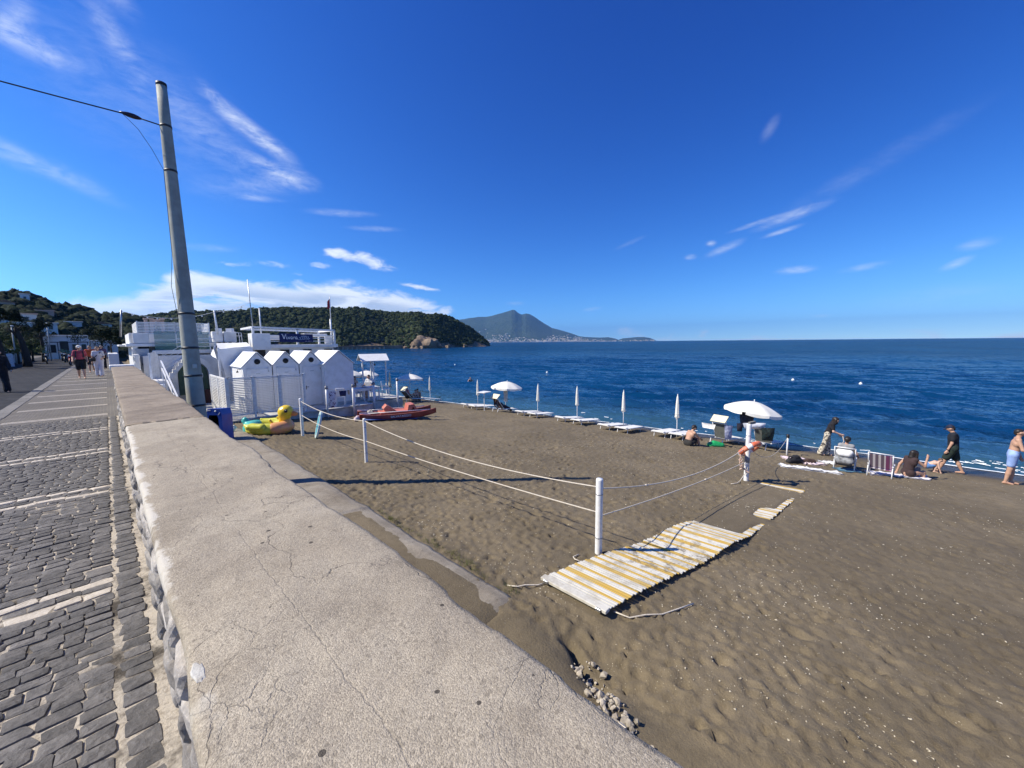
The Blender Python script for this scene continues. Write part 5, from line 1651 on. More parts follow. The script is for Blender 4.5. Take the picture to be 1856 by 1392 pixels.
dd = (wend - top).normalized()
on(upl, MB().tube([ins - dd * .16, ins - dd * .11, ins - dd * .04, ins + dd * .05, ins + dd * .13, ins + dd * .17], [.010, .034, .048, .045, .024, .008], 12).build('insulator', mat('brown_ceramic', (.025, .018, .03), .3)))
cb = MB()
far = ins + (wend - ins) * 6.0
cb.tube([ins.lerp(far, q) - Vector((0, 0, 5.2 * q * (1 - q))) + Vector((0, 0, q * 1.5)) for q in np.linspace(0, 1, 40)], .012, 6)
on(upl, cb.build('overhead_cable', BLACK))
lo = [ins + dd * .15, ins + Vector((.08, .01, -.22)), ins + Vector((.26, .0, -.55)), P0.lerp(P1, .80) + Vector((-.112, 0, .0)), P0.lerp(P1, .70) + Vector((-.122, -.01, 0)), P0.lerp(P1, .60) + Vector((-.130, -.02, 0)), P0.lerp(P1, .52) + Vector((-.20, -.04, 0)), P0.lerp(P1, .44) + Vector((-.145, -.02, 0))]
on(upl, MB().tube(lo, .0045, 5).build('loose_wire', BLACK))

# ------------------------------------------------------------------ rope fence
def rope_post(x, y, h, label, r_=.052, gray=False):
    zb = zt(x, y)
    e = empty('rope_post', (x, y, zb), 0, label, 'post', 'white posts of the rope fence')
    MB().lathe([(r_, -.4), (r_, h * .98), (r_ * .9, h), (0, h)], 18).build('post', METAL_W, e)
    for q in (.22, .80):
        MB().tube([(0, 0, h * q - .008), (0, 0, h * q + .008)], r_ + .003, 18).build('tie', STEEL, e)
    return e
PST = {'a': (4.73, 15.2, 1.40), 'b': (4.86, 10.42, 1.27), 'c': (5.18, 3.05, 1.24), 'd': (12.4, 2.53, 1.66)}
rope_post(*PST['a'], 'white rope fence post nearest the inflatable duck')
rope_post(*PST['b'], 'second white rope fence post, in front of the red boat', .045)
rope_post(*PST['c'], 'nearest thick white fence post beside the striped walkway', .056)
ed = rope_post(*PST['d'], 'white fence post near the sea carrying the orange lifebuoy', .062)
MB().tube([(0, 0, .55), (0, 0, .72)], .066, 18).build('grey_patch', mat('grey_tape', (.30, .31, .31), .7), ed)
MB().bar((-.02, 0, 1.68), (.16, -.10, 1.70), .07, .07).build('grey_wrap', mat('grey_cloth', (.22, .21, .18), .9), ed)


def rope(a, b, ha, hb, sag, label, rad=.011, knots=()):
    pa = Vector((a[0], a[1], zt(a[0], a[1]) + ha)); pb = Vector((b[0], b[1], zt(b[0], b[1]) + hb))
    P = []
    for q in np.linspace(0, 1, 40):
        p = pa.lerp(pb, q); p.z -= sag * 4 * q * (1 - q); P.append(p)
    o = MB().tube(P, rad, 6).build('rope', ROPE)
    for q in knots:
        k = P[int(q * 39)]; d = (P[int(q * 39) + 1] - k).normalized()
        MB().tube([k - d * .05, k - d * .02, k + d * .015, k + d * .05], [.012, .024, .022, .012], 8).build('knot', ROPE, o)
    return tag(o, label, 'rope', 'ropes of the beach fence')
rope(PST['a'], PST['b'], 1.30, 1.20, .14, 'upper rope from the duck side post to the second post')
rope(PST['a'], PST['b'], .78, .62, .10, 'lower rope from the duck side post to the second post')
rope(PST['b'], PST['c'], 1.20, 1.10, .22, 'upper rope from the second post to the nearest post')
rope(PST['b'], PST['c'], .62, .68, .05, 'lower rope from the second post to the nearest post')
rope(PST['c'], PST['d'], 1.08, 1.02, .30, 'upper rope from the nearest post to the lifebuoy post', knots=(.22,))
rope(PST['c'], PST['d'], .62, .58, .08, 'lower rope from the nearest post to the lifebuoy post', .010, knots=(.60,))
# lifebuoy hanging on its post
lb = empty('lifebuoy', (12.30, 2.46, zt(12.4, 2.5) + .98), 0, 'faded orange and white lifebuoy hung on a white post', 'lifebuoy')
ORANGE = mat('faded_orange', (.62, .13, .06), .6, (.70, .28, .17), 6)
vdir = Vector((12.35, 2.46, 0)).normalized(); sdir = Vector((vdir.y, -vdir.x, 0))
view3 = (Vector((12.3, 2.46, 1.75)) - Vector((0, 0, 4.85))).normalized(); upv = sdir.cross(view3).normalized()
axu = sdir * math.cos(R(38)) + upv * math.sin(R(38)); axn = (upv * math.cos(R(38)) - sdir * math.sin(R(38))) * .97 + view3 * .18
axn.normalize(); axw = axn.cross(axu).normalized()
def ringpt(a, rr_=.27): return axu * rr_ * math.cos(a) + axw * rr_ * math.sin(a)
for k in range(4):
    a0_ = k * math.pi / 2 + .35
    MB().tube([ringpt(a) for a in np.linspace(a0_, a0_ + 1.12, 12)], .070, 12).build('float_segment', ORANGE, lb)
    MB().tube([ringpt(a) for a in np.linspace(a0_ + 1.12, a0_ + math.pi / 2, 6)], .072, 12).build('white_band', WHITE, lb)
rp = MB(); rr = np.random.default_rng(9)
for k in range(7):
    st0 = ringpt(3.0 + .1 * k) - vdir * .05
    rp.tube([st0 + Vector((rr.normal(0, .02), rr.normal(0, .02), -q * rr.uniform(.35, .5) + .02 * math.sin(q * 9 + k))) + sdir * (q * rr.uniform(-.02, .10)) for q in np.linspace(0, 1, 10)], .010, 5)
rp.tube([ringpt(3.2) - vdir * .05 + sdir * (.0 + .24 * q) + Vector((0, 0, -.46 + .05 * math.sin(q * 5))) for q in np.linspace(0, 1, 8)], .022, 6)
rp.build('hanging_cord', mat('pinkish_cord', (.62, .45, .36), .9, (.5, .36, .28), 30), lb)
rp2 = MB().tube([(12.36, 2.47, zt(12.4, 2.5) + .55), (12.28, 2.5, zt(12.4, 2.5) + .32), (12.05, 2.6, zt(12, 2.6) + .04), (11.8, 2.62, zt(11.8, 2.6) + .02), (11.6, 2.72, zt(11.6, 2.7) + .02)], .010, 6)
tag(rp2.build('rope_end', ROPE), 'loose rope end trailing on sand at the lifebuoy post', 'rope')

# ------------------------------------------------------------------ slatted roll-out walkway
SL_W = mat('slat_white', (.74, .72, .64), .6, (.52, .49, .41), 5, bump=.3, bscale=20, bdist=.006)
SL_Y = mat('slat_yellow', (.66, .44, .10), .6, (.52, .38, .13), 5, bump=.3, bscale=20, bdist=.006)


def worn_slat(name, base, worn):
    m = bpy.data.materials.new(name); m.use_nodes = True
    t = NT(m.node_tree); co = t.new('ShaderNodeNewGeometry').outputs['Position']
    x, y, z = t.sep(co)[0:3]
    c = t.mix(t.ramp(t.noise(co, 3, 5, .7), .45, .65), base, worn)
    d = t.m('MULTIPLY', t.ramp(t.noise(co, 5.5, 6, .75), .50, .60), t.ramp(t.m('ABSOLUTE', t.m('SUBTRACT', x, 5.9)), 1.6, .2))
    c = t.mix(t.m('MULTIPLY', d, .85), c, (.16, .13, .085))
    t.out(c, .65, t.bump(t.noise(co, 40, 4), .3, .006), .35)
    return m


SW_, SY_ = worn_slat('worn_white', (.60, .58, .51), (.44, .41, .34)), worn_slat('worn_yellow', (.52, .34, .07), (.46, .34, .13))
walk = empty('slatted_walkway', (3.95, 2.6, 1.6), 0, 'roll-out beach walkway of white and yellow slats half buried in sand', 'walkway')
sm_w = MB().box((0, 0, 0), (.044, .98, .018), bev=.004).mesh('slat', SW_); sm_y = MB().box((0, 0, 0), (.044, .98, .018), bev=.004).mesh('slat', SY_)
x = 3.95; k = 0
pat = 'wwwywwyywwywwwyywwywwywwwyywywwwyywwwywwyyw'
rr = np.random.default_rng(5)
while x < 12.62:
    dx = .0535
    zc = zs(x, 2) + mat_h(x) + .012
    slope = (zs(x + .05, 2) + mat_h(x + .05) - zs(x - .05, 2) - mat_h(x - .05)) / .1
    an = .012 * (x - 4)
    o = on(walk, link('slat', sm_y if pat[k % len(pat)] == 'y' else sm_w, None, (x, mat_mid(x) + rr.normal(0, .008), zc + rr.normal(0, .0015)), (rr.normal(0, .006), -math.atan(slope), an + rr.normal(0, .006))))
    o.scale = (1, rr.uniform(.985, 1.015), 1)
    x += dx; k += 1
on(walk, MB().box((3.86, 2.63, zs(3.9, 2) + .10), (.10, 1.0, .045), bev=.006).build('end_batten', SW_))
for s in (-.40, .40):
    cr = MB().tube([(xx, mat_mid(xx) + s, zs(xx, 2) + mat_h(xx) - .002) for xx in np.linspace(3.85, 12.5, 90)], .007, 5)
    on(walk, cr.build('cord', ROPE))
    on(walk, MB().box((3.805, 2.63 + s, zs(3.9, 2) + .10), (.03, .07, .04), bev=.004).build('bracket', STEEL))
def ground_rope(pts, label, rad=.009):
    return tag(MB().tube([(p[0], p[1], zt(*p) + rad + .012) for p in pts], rad, 6).build('rope_end', ROPE), label, 'rope')
ground_rope([(3.98, 2.12), (4.05, 1.95), (4.2, 1.82), (4.4, 1.70), (4.65, 1.60), (4.9, 1.50)], 'loose cord on sand at the near right corner of the walkway')
ground_rope([(3.84, 3.06), (3.72, 3.10), (3.6, 3.22), (3.5, 3.26), (3.42, 3.38)], 'loose cord on sand at the near left corner of the walkway')
ground_rope([(4.74, 3.08), (4.70, 3.18), (4.78, 3.26), (4.88, 3.22)], 'curl of cord beside the foot of the nearest post')

# ------------------------------------------------------------------ sunbeds and umbrellas
FAB = mat('bed_canvas', (.76, .75, .70), .8, (.66, .65, .60), 4, bump=.2, bscale=60)
FAB_Y = mat('cream_canvas', (.72, .66, .46), .8, (.62, .56, .38), 4)
FAB_G = mat('grey_mesh', (.14, .145, .13), .8, (.10, .105, .095), 5)


def sunbed(label, x, y, rz=0.0, back=0.0, shade=False, grp='white sunbeds along the shore'):
    """bed runs along +X (foot to the sea), head at -X end"""
    e = empty('sunbed', (x, y, (zt(x, y) + zt(x + 1.5, y)) / 2 + .005), rz, label, 'sunbed', grp)
    e.rotation_euler = (0, math.atan2(zt(x, y) - zt(x + 1.6, y), 1.6), rz)
    L, W, H = 1.90, .60, .31
    fr = MB()
    for s in (-1, 1):
        fr.tube([(0.62 if back else -.05, s * W / 2, H), (L, s * W / 2, H)], .020, 8)
    fr.tube([(L, -W / 2, H), (L, W / 2, H)], .020, 8)
    fr.build('frame', METAL_W, e)
    for xx, sg in ((.22, -1), (1.55, 1)):
        lg = MB()
        for s in (-1, 1):
            lg.tube([(xx, s * W * .44, H), (xx + sg * .06, s * W * .44, 0)], .018, 8)
        lg.tube([(xx + sg * .06, -W * .44, .012), (xx + sg * .06, W * .44, .012)], .018, 8)
        lg.build('leg_frame', METAL_W, e)
    if back:
        sb_ = MB().box((1.26, 0, H + .012), (1.24, W - .05, .014)); sb_.build('bed_canvas', FAB, e)
        b = R(back); bx, bz = .66 - math.cos(b) * .78, H + math.sin(b) * .78
        bk = MB()
        for s in (-1, 1):
            bk.tube([(.66, s * W / 2, H), (bx, s * W / 2, bz)], .018, 8)
        bk.tube([(bx, -W / 2, bz), (bx, W / 2, bz)], .018, 8)
        bf = bk.build('back_frame', METAL_W, e)
        MB().bar((.64, 0, H + .02), (bx + .02, 0, bz - .01), W - .05, .014, up=(1, 0, 0)).build('back_canvas', FAB_G, bf)
    else:
        MB().box((.92, 0, H + .012), (1.96, W - .05, .016)).build('bed_canvas', FAB, e)
        bx, bz = -.02, H
    if shade:
        sh = MB()
        for s in (-1, 1):
            sh.tube([(bx + .05, s * (W / 2 + .02), bz - .05), (bx - .10, s * (W / 2 + .02), bz + .16)], .012, 6)
        sf = sh.build('sunshade_arm', METAL_W, e)
        MB().bar((bx - .16, 0, bz + .06), (bx + .10, 0, bz + .34), W + .06, .03, up=(1, 0, 0)).build('sunshade', FAB_Y, sf)
    else:
        MB().bar((-.06, 0, H + .035), (.14, 0, H + .05), W - .02, .025).build('head_pad', FAB, e)
    return e


UM_W = mat('umbrella_canvas', (.78, .76, .68), .8, (.70, .67, .58), 3, bump=.25, bscale=40)
POLEW = mat('umbrella_pole', (.74, .75, .76), .35, (.66, .67, .68), 8)


def closed_umbrella(x, y, h, label, m=None, lean=0.0):
    z0 = zt(x, y)
    e = empty('closed_umbrella', (x, y, z0), 0, label, 'umbrella', 'closed umbrellas along the shore')
    e.rotation_euler = (lean, lean * .5, random.random() * 6)
    MB().tube([(0, 0, -.3), (0, 0, h - .05)], .020, 10).build('pole', POLEW, e)
    b = MB(); n = 32; prof = [(.0, h), (.02, h - .02), (.045, h - .12), (.062, h - .4), (.072, h - .7), (.085, h - .95), (.098, h - 1.06), (.060, h - 1.10), (.02, h - 1.08)]
    vs = []
    for r_, z_ in prof:
        for k in range(n):
            a = 2 * math.pi * k / n
            q = r_ * (1 + .22 * math.sin(8 * a + z_ * 2.2) * min(1, (h - z_) * 2))
            vs.append((q * math.cos(a), q * math.sin(a), z_))
    b.add(vs, [(i * n + k, (i + 1) * n + k, (i + 1) * n + (k + 1) % n, i * n + (k + 1) % n) for i in range(len(prof) - 1) for k in range(n)], True)
    b.build('folded_canopy', m or UM_W, e)
    MB().tube([(0, 0, h - .92), (0, 0, h - .88)], .094, 12).build('tie_strap', UM_W, e)
    MB().lathe([(0, h + .05), (.016, h + .04), (.02, h - .01)], 8).build('finial', METAL_W, e)
    MB().box((.03, 0, h - 1.13), (.06, .05, .06)).build('crank', METAL_W, e)
    return e


def open_umbrella(x, y, h, rad, label, tilt=(0, 0), grp='open umbrellas along the shore', clothes=None):
    z0 = zt(x, y)
    e = empty('open_umbrella', (x, y, z0), 0, label, 'umbrella', grp)
    e.rotation_euler = (tilt[0], tilt[1], 0)
    MB().tube([(0, 0, -.3), (0, 0, h)], .020, 10).build('pole', POLEW, e)
    ns = 8; sub = 6; n = ns * sub; rings = 8
    def pt(i, k, d=0):
        q = i / rings; a = 2 * math.pi * k / n
        mid = abs(math.sin(a * ns / 2))
        rr_ = rad * q * (1 - .055 * mid * q)
        return (rr_ * math.cos(a), rr_ * math.sin(a), h - .36 * q ** 1.7 * rad + .02 * mid * q * -1 + d)
    b = MB(); vs = [pt(i, k) for i in range(rings + 1) for k in range(n)]
    b.add(vs, [(i * n + k, i * n + (k + 1) % n, (i + 1) * n + (k + 1) % n, (i + 1) * n + k) for i in range(rings) for k in range(n)], True)
    vs2 = [pt(i, k, -.008) for i in range(rings + 1) for k in range(n)]
    b.add(vs2, [(i * n + k, (i + 1) * n + k, (i + 1) * n + (k + 1) % n, i * n + (k + 1) % n) for i in range(rings) for k in range(n)], True)
    cn = link('canopy', b.mesh('canopy', UM_W), e)
    vl = MB(); vv = []
    for k in range(n):
        p = pt(rings, k); sc = 1.0 + .01 * math.sin(k)
        drop = .10 + .03 * abs(math.sin(math.pi * k / sub * 1.0))
        vv += [p, (p[0] * 1.01, p[1] * 1.01, p[2] - drop), (p[0] * .985, p[1] * .985, p[2] - drop), (p[0] * .985, p[1] * .985, p[2])]
    ff = []
    for k in range(n):
        if k % sub == sub - 1 and k % 2 == 1 and (k // sub) % 3 == 0: continue
        a, c = 4 * k, 4 * ((k + 1) % n)
        ff += [(a, c, c + 1, a + 1), (a + 1, c + 1, c + 2, a + 2), (a + 2, c + 2, c + 3, a + 3)]
    vl.add(vv, ff); link('valance', vl.mesh('valance', UM_W), cn)
    for k in range(ns):
        a = 2 * math.pi * k / ns
        MB().tube([(0, 0, h - .02), (rad * .5 * math.cos(a), rad * .5 * math.sin(a), h - .03 - .36 * .5 ** 1.7 * rad), (rad * .98 * math.cos(a), rad * .98 * math.sin(a), h - .025 - .36 * .98 ** 1.7 * rad)], .007, 5).build('rib', METAL_W, e)
    MB().lathe([(0, h + .10), (.025, h + .07), (.015, h)], 8).build('finial', METAL_W, e)
    return e


# five pairs of beds, each with its closed umbrella, from the tall right-hand one towards the cabins
closed_umbrella(18.40, 6.72, 2.02, 'closed umbrella beside the sitting man, rightmost of the closed ones', lean=.02)
closed_umbrella(18.35, 9.45, 2.05, 'second closed umbrella from the sitting man', lean=-.015)
closed_umbrella(18.60, 12.5, 2.02, 'third closed umbrella from the sitting man', lean=.01)
closed_umbrella(18.9, 15.75, 1.98, 'closed umbrella just right of the parasol with hanging white cloth', lean=.015)
closed_umbrella(18.4, 21.0, 1.95, 'closed umbrella between the two open parasols, above two beds')
closed_umbrella(18.1, 26.6, 1.95, 'small closed umbrella nearest the lifeguard canopy by the water')
beds = [(17.45, 7.25), (17.40, 6.42), (16.95, 9.85), (16.90, 8.85), (17.05, 12.65), (17.0, 11.55), (17.15, 15.8), (17.0, 14.65), (16.55, 20.4), (16.45, 19.4), (17.0, 26.4)]
bl = ['left bed of the pair beside the sitting man', 'bed directly behind the sitting man', 'left bed of the second pair from the sitting man', 'right bed of the second pair from the sitting man',
      'left bed of the third pair from the sitting man', 'right bed of the third pair from the sitting man', 'left bed of the pair right of the shaded lounger', 'right bed of the pair right of the shaded lounger',
      'left bed of the farthest clear pair by the water', 'right bed of the farthest clear pair by the water', 'single bed in front of the group under the small parasol']
for (x, y), l in zip(beds, bl):
    sunbed('white sunbed lying flat, ' + l, x, y, R(random.uniform(-3, 3)))
open_umbrella(19.2, 4.05, 1.98, 1.12, 'largest open white parasol over the two raised loungers', (R(7), R(4)))
open_umbrella(18.3, 18.1, 2.0, 1.05, 'open white parasol with a white cloth hanging under it', (R(3), R(3)))
open_umbrella(15.4, 25.3, 2.0, 1.0, 'open white parasol shading the seated group right of the canopy', (R(-3), R(4)))
open_umbrella(14.6, 30.5, 2.0, 1.0, 'small open parasol seen between the lifeguard canopy posts')
open_umbrella(13.0, 30.0, 2.0, 1.0, 'small open parasol half hidden behind the rightmost cabin')
closed_umbrella(14.0, 25.6, 2.1, 'yellowish closed umbrella at the platform end', FAB_Y)
sunbed('lounger with raised back and cream sunshade under the largest parasol', 17.85, 4.95, R(-14), 62, True, 'raised loungers under the largest parasol')
sunbed('lounger with raised back and draped towels behind the lifebuoy post', 18.45, 3.45, R(-10), 60, False, 'raised loungers under the largest parasol')
sunbed('lounger with raised back and sunshade under the cloth-hung parasol', 16.75, 17.7, R(-6), 48, True, 'raised loungers left of the flat pairs')
sunbed('cream backed lounger under the small parasol by the group', 14.2, 24.4, R(10), 40, True, 'raised loungers left of the flat pairs')
tl = tag(MB().box((16.62, 18.35, zt(16.6, 18.35) + 1.22), (.75, .62, .05), bev=.01, rz=.2).bar((16.62, 18.35, zt(16.6, 18.35)), (16.62, 18.35, zt(16.6, 18.35) + 1.2), .03, .03).build('beach_table', WHITE), 'small raised white table beside the cloth-hung parasol', 'table')


def hang(name, label, x, y, z, wd, ht, col, col2, rz, cat='towel', grp=None, sag=.06, seed=3):
    m = mat(name + '_' + str(seed), col, .9, col2, 9, .48, .56)
    c, s = math.cos(rz), math.sin(rz)
    o = cloth(name, [(x - c * wd / 2, y - s * wd / 2, z), (x + c * wd / 2, y + s * wd / 2, z - .01), (x + c * wd * .42, y + s * wd * .42, z - ht), (x - c * wd * .40, y - s * wd * .40, z - ht * .94)], m, 16, 16, sag, seed)
    return tag(o, label, cat, grp)


hang('hanging_cloth', 'white cloth hanging from the pole of the far open parasol', 18.25, 18.0, zt(18.3, 18) + 1.55, .30, .95, (.62, .61, .58), (.5, .49, .46), R(-46), 'cloth', None, .05, 11)
hang('hanging_clothes', 'dark grey clothes hung to dry under the largest parasol', 19.1, 4.0, zt(19.2, 4) + 1.58, .66, .82, (.055, .058, .085), (.035, .038, .06), R(-46), 'clothes', None, .10, 12)
hang('hanging_clothes', 'black garment hung at the right rib of the largest parasol', 19.35, 3.65, zt(19.2, 3.6) + 1.62, .20, .22, (.02, .02, .024), (.02, .02, .022), R(-46), 'clothes', None, .05, 13)
hang('draped_towel', 'white towel over the back of the cream-shaded lounger', 17.42, 5.05, zt(17.5, 5) + .98, .62, .22, (.74, .73, .70), (.6, .6, .58), R(76), 'towel', None, .03, 14)
hang('draped_towel', 'striped bluish towel hanging between the two raised loungers', 17.7, 4.35, zt(17.7, 4.4) + .95, .36, .62, (.50, .52, .62), (.30, .32, .45), R(-40), 'towel', None, .06, 15)
hang('draped_towel', 'white towels piled over the lounger behind the lifebuoy post', 18.02, 3.5, zt(18, 3.5) + 1.16, .95, .26, (.76, .76, .75), (.66, .66, .64), R(-46), 'towel', None, .10, 16)
hang('draped_towel', 'dark green and black towel hanging right of the lifebuoy post', 18.25, 3.05, zt(18.2, 3) + .98, .55, .55, (.02, .035, .03), (.012, .015, .014), R(-46), 'towel', None, .10, 17)
hang('draped_towel', 'dark bag cloth between the loungers under the largest parasol', 17.95, 4.0, zt(18, 4) + 1.10, .26, .36, (.03, .03, .05), (.03, .03, .045), R(-46), 'towel', None, .06, 18)
gb = blobmesh('green_bag', [((-.22, 0, .06), (.25, 0, .05), .13, .11), ((-.05, .06, .14), (.12, .02, .12), .10, .08), ((.22, 0, .04), (.36, .02, .03), .05, .03)], .02, .06, mat('green_plastic', (.02, .30, .09), .35, (.03, .42, .14), 8, bump=.5, bscale=18, bdist=.02))
tag(link('green_bag', gb, None, (17.55, 4.78, zt(17.55, 4.8)), (0, 0, R(-50))), 'crumpled bright green bag under the cream-shaded lounger', 'bag')

# low rod by the shore with a rope to the lifebuoy post
rb = empty('shore_post', (18.27, 2.38, zt(18.27, 2.38)), 0, 'slim white post with a black knob near the water', 'post')
MB().tube([(0, 0, -.2), (0, 0, .80)], .028, 10).build('post', METAL_W, rb)
MB().tube([(0, 0, .70), (0, 0, .84)], [.05, .055], 12).build('knob', BLACK, rb)
rope((18.27, 2.38), (12.4, 2.53), .74, 1.02, .55, 'thin rope from the slim shore post back to the lifebuoy post', .007)

# ------------------------------------------------------------------ things on the club platform
def deck_post(x, y, zb, h, label):
    e = empty('deck_post', (x, y, zb), 0, label, 'post', 'posts with black lamps in front of the cabins')
    MB().tube([(0, 0, 0), (0, 0, h)], .055, 12).build('post', METAL_W, e)
    MB().lathe([(0, h + .14), (.07, h + .10), (.085, h + .03), (.06, h - .04), (0, h - .05)], 14).build('lamp', mat('lamp_white_black', (.30, .30, .30), .4, (.04, .04, .04), 9), e)
    return e
deck_post(7.16, 19.22, zt(7.16, 19.2), 1.42, 'white platform post in front of the third cabin holding one end of the washing line')
deck_post(8.46, 19.22, zt(8.46, 19.2), 1.52, 'white platform post in front of the blank cabin at the end of the washing line')
deck_post(9.9, 19.9, zt(9.9, 19.9), 1.60, 'white platform post behind the red rescue boat')
deck_post(11.5, 20.2, zt(11.5, 20.2), 1.82, 'thick white post at the sea end of the platform')
wl = MB().tube([(7.16, 19.22, zt(7.16, 19.2) + 1.40), (7.8, 19.22, 2.52), (8.46, 19.22, zt(8.46, 19.2) + 1.50)], .008, 5).tube([(8.46, 19.22, zt(8.46, 19.2) + 1.5), (9.9, 19.9, zt(9.9, 19.9) + 1.45), (11.5, 20.2, zt(11.5, 20.2) + 1.6)], .008, 5)
tag(wl.build('washing_line', ROPE), 'thin line strung between the platform posts', 'line')
hang('printed_towel', 'white towel with dark flower print hanging on the platform line', 7.42, 19.20, 2.53, .34, .82, (.66, .62, .66), (.10, .05, .12), 0, 'towel', None, .05, 21)
hang('navy_towel', 'navy blue cloth hanging on the platform line', 7.93, 19.20, 2.52, .36, .28, (.02, .025, .09), (.015, .02, .06), 0, 'towel', None, .04, 22)
hang('beige_cloth', 'small beige cloth beside the navy one on the line', 8.22, 19.20, 2.53, .12, .24, (.45, .38, .28), (.36, .3, .22), 0, 'towel', None, .03, 23)
pc = chair_mesh_parts(empty('platform_chair', (8.15, 20.0, 1.69), R(150), 'white chair on the platform in front of the blank cabin', 'chair', 'white chairs on the platform'))
for (x, y, a, l) in ((9.75, 21.7, 200, 'white armchair where a woman sits on the platform'), (10.7, 21.9, 120, 'white chair in the middle of the platform beside the table'), (11.3, 21.2, 60, 'white chair at the sea end of the platform')):
    c = tree_copy(pc); c.location = (x, y, 1.69); c.rotation_euler = (0, 0, R(a)); c['label'] = l


def table(x, y, rz, label):
    e = empty('platform_table', (x, y, 1.69), rz, label, 'table', 'white tables on the platform')
    MB().box((0, 0, .70), (.95, .7, .05), bev=.012).build('table_top', WHITE, e)
    MB().box((0, 0, .62), (.86, .60, .09)).build('apron', WHITE, e)
    for sx in (-1, 1):
        for sy in (-1, 1):
            MB().box((sx * .42, sy * .29, .33), (.07, .07, .66), bev=.008).build('leg', WHITE, e)
    return e
table(9.35, 20.55, R(8), 'white table on the platform just right of the blank cabin')
table(10.05, 20.7, R(-4), 'white table on the platform behind the boat')

cg = empty('lifeguard_canopy', (13.2, 26.5, .75), 0, 'white pitched roof on slim posts over the lifeguard spot', 'canopy')
for x, y in ((12.36, 26.35), (12.9, 25.85), (13.35, 27.1), (14.0, 26.1)):
    on(cg, MB().bar((x, y, .7), (x, y, 3.55), .085, .085).build('post', WHITE))
ra, rb_ = Vector((12.3, 26.75, 4.05)), Vector((14.15, 26.25, 4.05)); ax_ = (rb_ - ra).normalized(); sd_ = Vector((ax_.y, -ax_.x, 0))
for s in (-1, 1):
    b = MB(); o1 = sd_ * s * .85 - Vector((0, 0, .46)); nn = Vector((0, 0, .04))
    vs = [ra, rb_, rb_ + o1, ra + o1]; vs = [tuple(v) for v in vs] + [tuple(v + nn) for v in vs]
    b.add(vs, [(0, 1, 2, 3), (4, 7, 6, 5), (0, 4, 5, 1), (1, 5, 6, 2), (2, 6, 7, 3), (3, 7, 4, 0)]); on(cg, b.build('roof_panel', WHITE))
on(cg, MB().bar(tuple(ra - Vector((0, 0, .06))), tuple(rb_ - Vector((0, 0, .06))), .06, .08).build('ridge_beam', WHITE))
on(cg, MB().box((13.35, 26.6, 3.3), (.22, .04, .14)).build('notice', mat('dark_notice', (.05, .05, .05), .6)))

# ------------------------------------------------------------------ red rescue boat
RED = mat('boat_red', (.22, .030, .026), .45, (.30, .07, .05), 3)
RED_L = mat('boat_red_faded', (.46, .13, .09), .55, (.52, .22, .16), 3)
bo = empty('rescue_boat', (10.05, 17.75, zt(10.05, 17.75)), math.atan2(-1.15, 3.3), 'red twin-hulled rescue boat with white lettering pulled up on the sand', 'boat')


def hull(yc):
    b = MB(); n = 14; vs = []; L = 3.75; m_ = 8
    for i in range(n + 1):
        q = i / n; x_ = -L / 2 + L * q
        wd = .17 * max(.03, math.sin(math.pi * (q * .9 + .05))) ** .55
        rise = .13 * (abs(q - .5) * 2) ** 3
        prof = [(-wd, .34 + rise), (-wd * .95, .24 + rise), (-wd * .75, .12 + rise), (-wd * .3, .04 + rise * 1.4), (wd * .3, .04 + rise * 1.4), (wd * .75, .12 + rise), (wd * .95, .24 + rise), (wd, .34 + rise)]
        vs += [(x_, yc + u, v) for u, v in prof]
    fs = [(i * m_ + k, i * m_ + (k + 1) % m_, (i + 1) * m_ + (k + 1) % m_, (i + 1) * m_ + k) for i in range(n) for k in range(m_)]
    fs += [tuple(range(m_)), tuple(n * m_ + k for k in reversed(range(m_)))]
    return b.add(vs, fs)
for yc in (-.52, .52):
    h_ = hull(yc).build('hull', RED, bo)
    MB().tube([(-1.86 + 3.72 * q, yc - .175 * max(.03, math.sin(math.pi * (q * .9 + .05))) ** .55, .35 + .13 * (abs(q - .5) * 2) ** 3) for q in np.linspace(0, 1, 20)], .022, 6).build('rubbing_strip', RED_L, h_)
    MB().tube([(-1.75 + 3.4 * q, yc, .055 + .17 * (abs(q - .5) * 2) ** 3) for q in np.linspace(0, 1, 14)], .045, 6).build('keel', mat('keel_blue_white', (.45, .50, .58), .5), h_)
MB().box((-.05, 0, .40), (1.7, .95, .06), bev=.01).build('deck', RED_L, bo)
MB().prism([(.42, .36), (.50, .72), (.78, .74), (.98, .40), (.86, .38), (.74, .60), (.66, .58), (.60, .36)], lambda u, v: (u, -.42, v), lambda u, v: (u, .42, v)).build('seat', RED_L, bo)
MB().prism([(-.62, .40), (-.72, .60), (-.55, .78), (-.42, .70), (-.1, .46), (-.1, .40)], lambda u, v: (u, -.30, v), lambda u, v: (u, .30, v)).build('foot_rest', RED_L, bo)
for s in (-1, 1):
    MB().tube([(-1.5, s * .50, .47), (1.55, s * .62, .44)], .022, 8).box((-1.62, s * .49, .47), (.5, .02, .13)).build('oar', WHITE, bo)
MB().tube([(-1.35 + .1 * math.sin(q * 5), -.2 + .2 * math.cos(q * 4), .44 + .015 * q) for q in np.linspace(0, 8, 50)], .018, 6).build('mooring_rope', ROPE, bo)


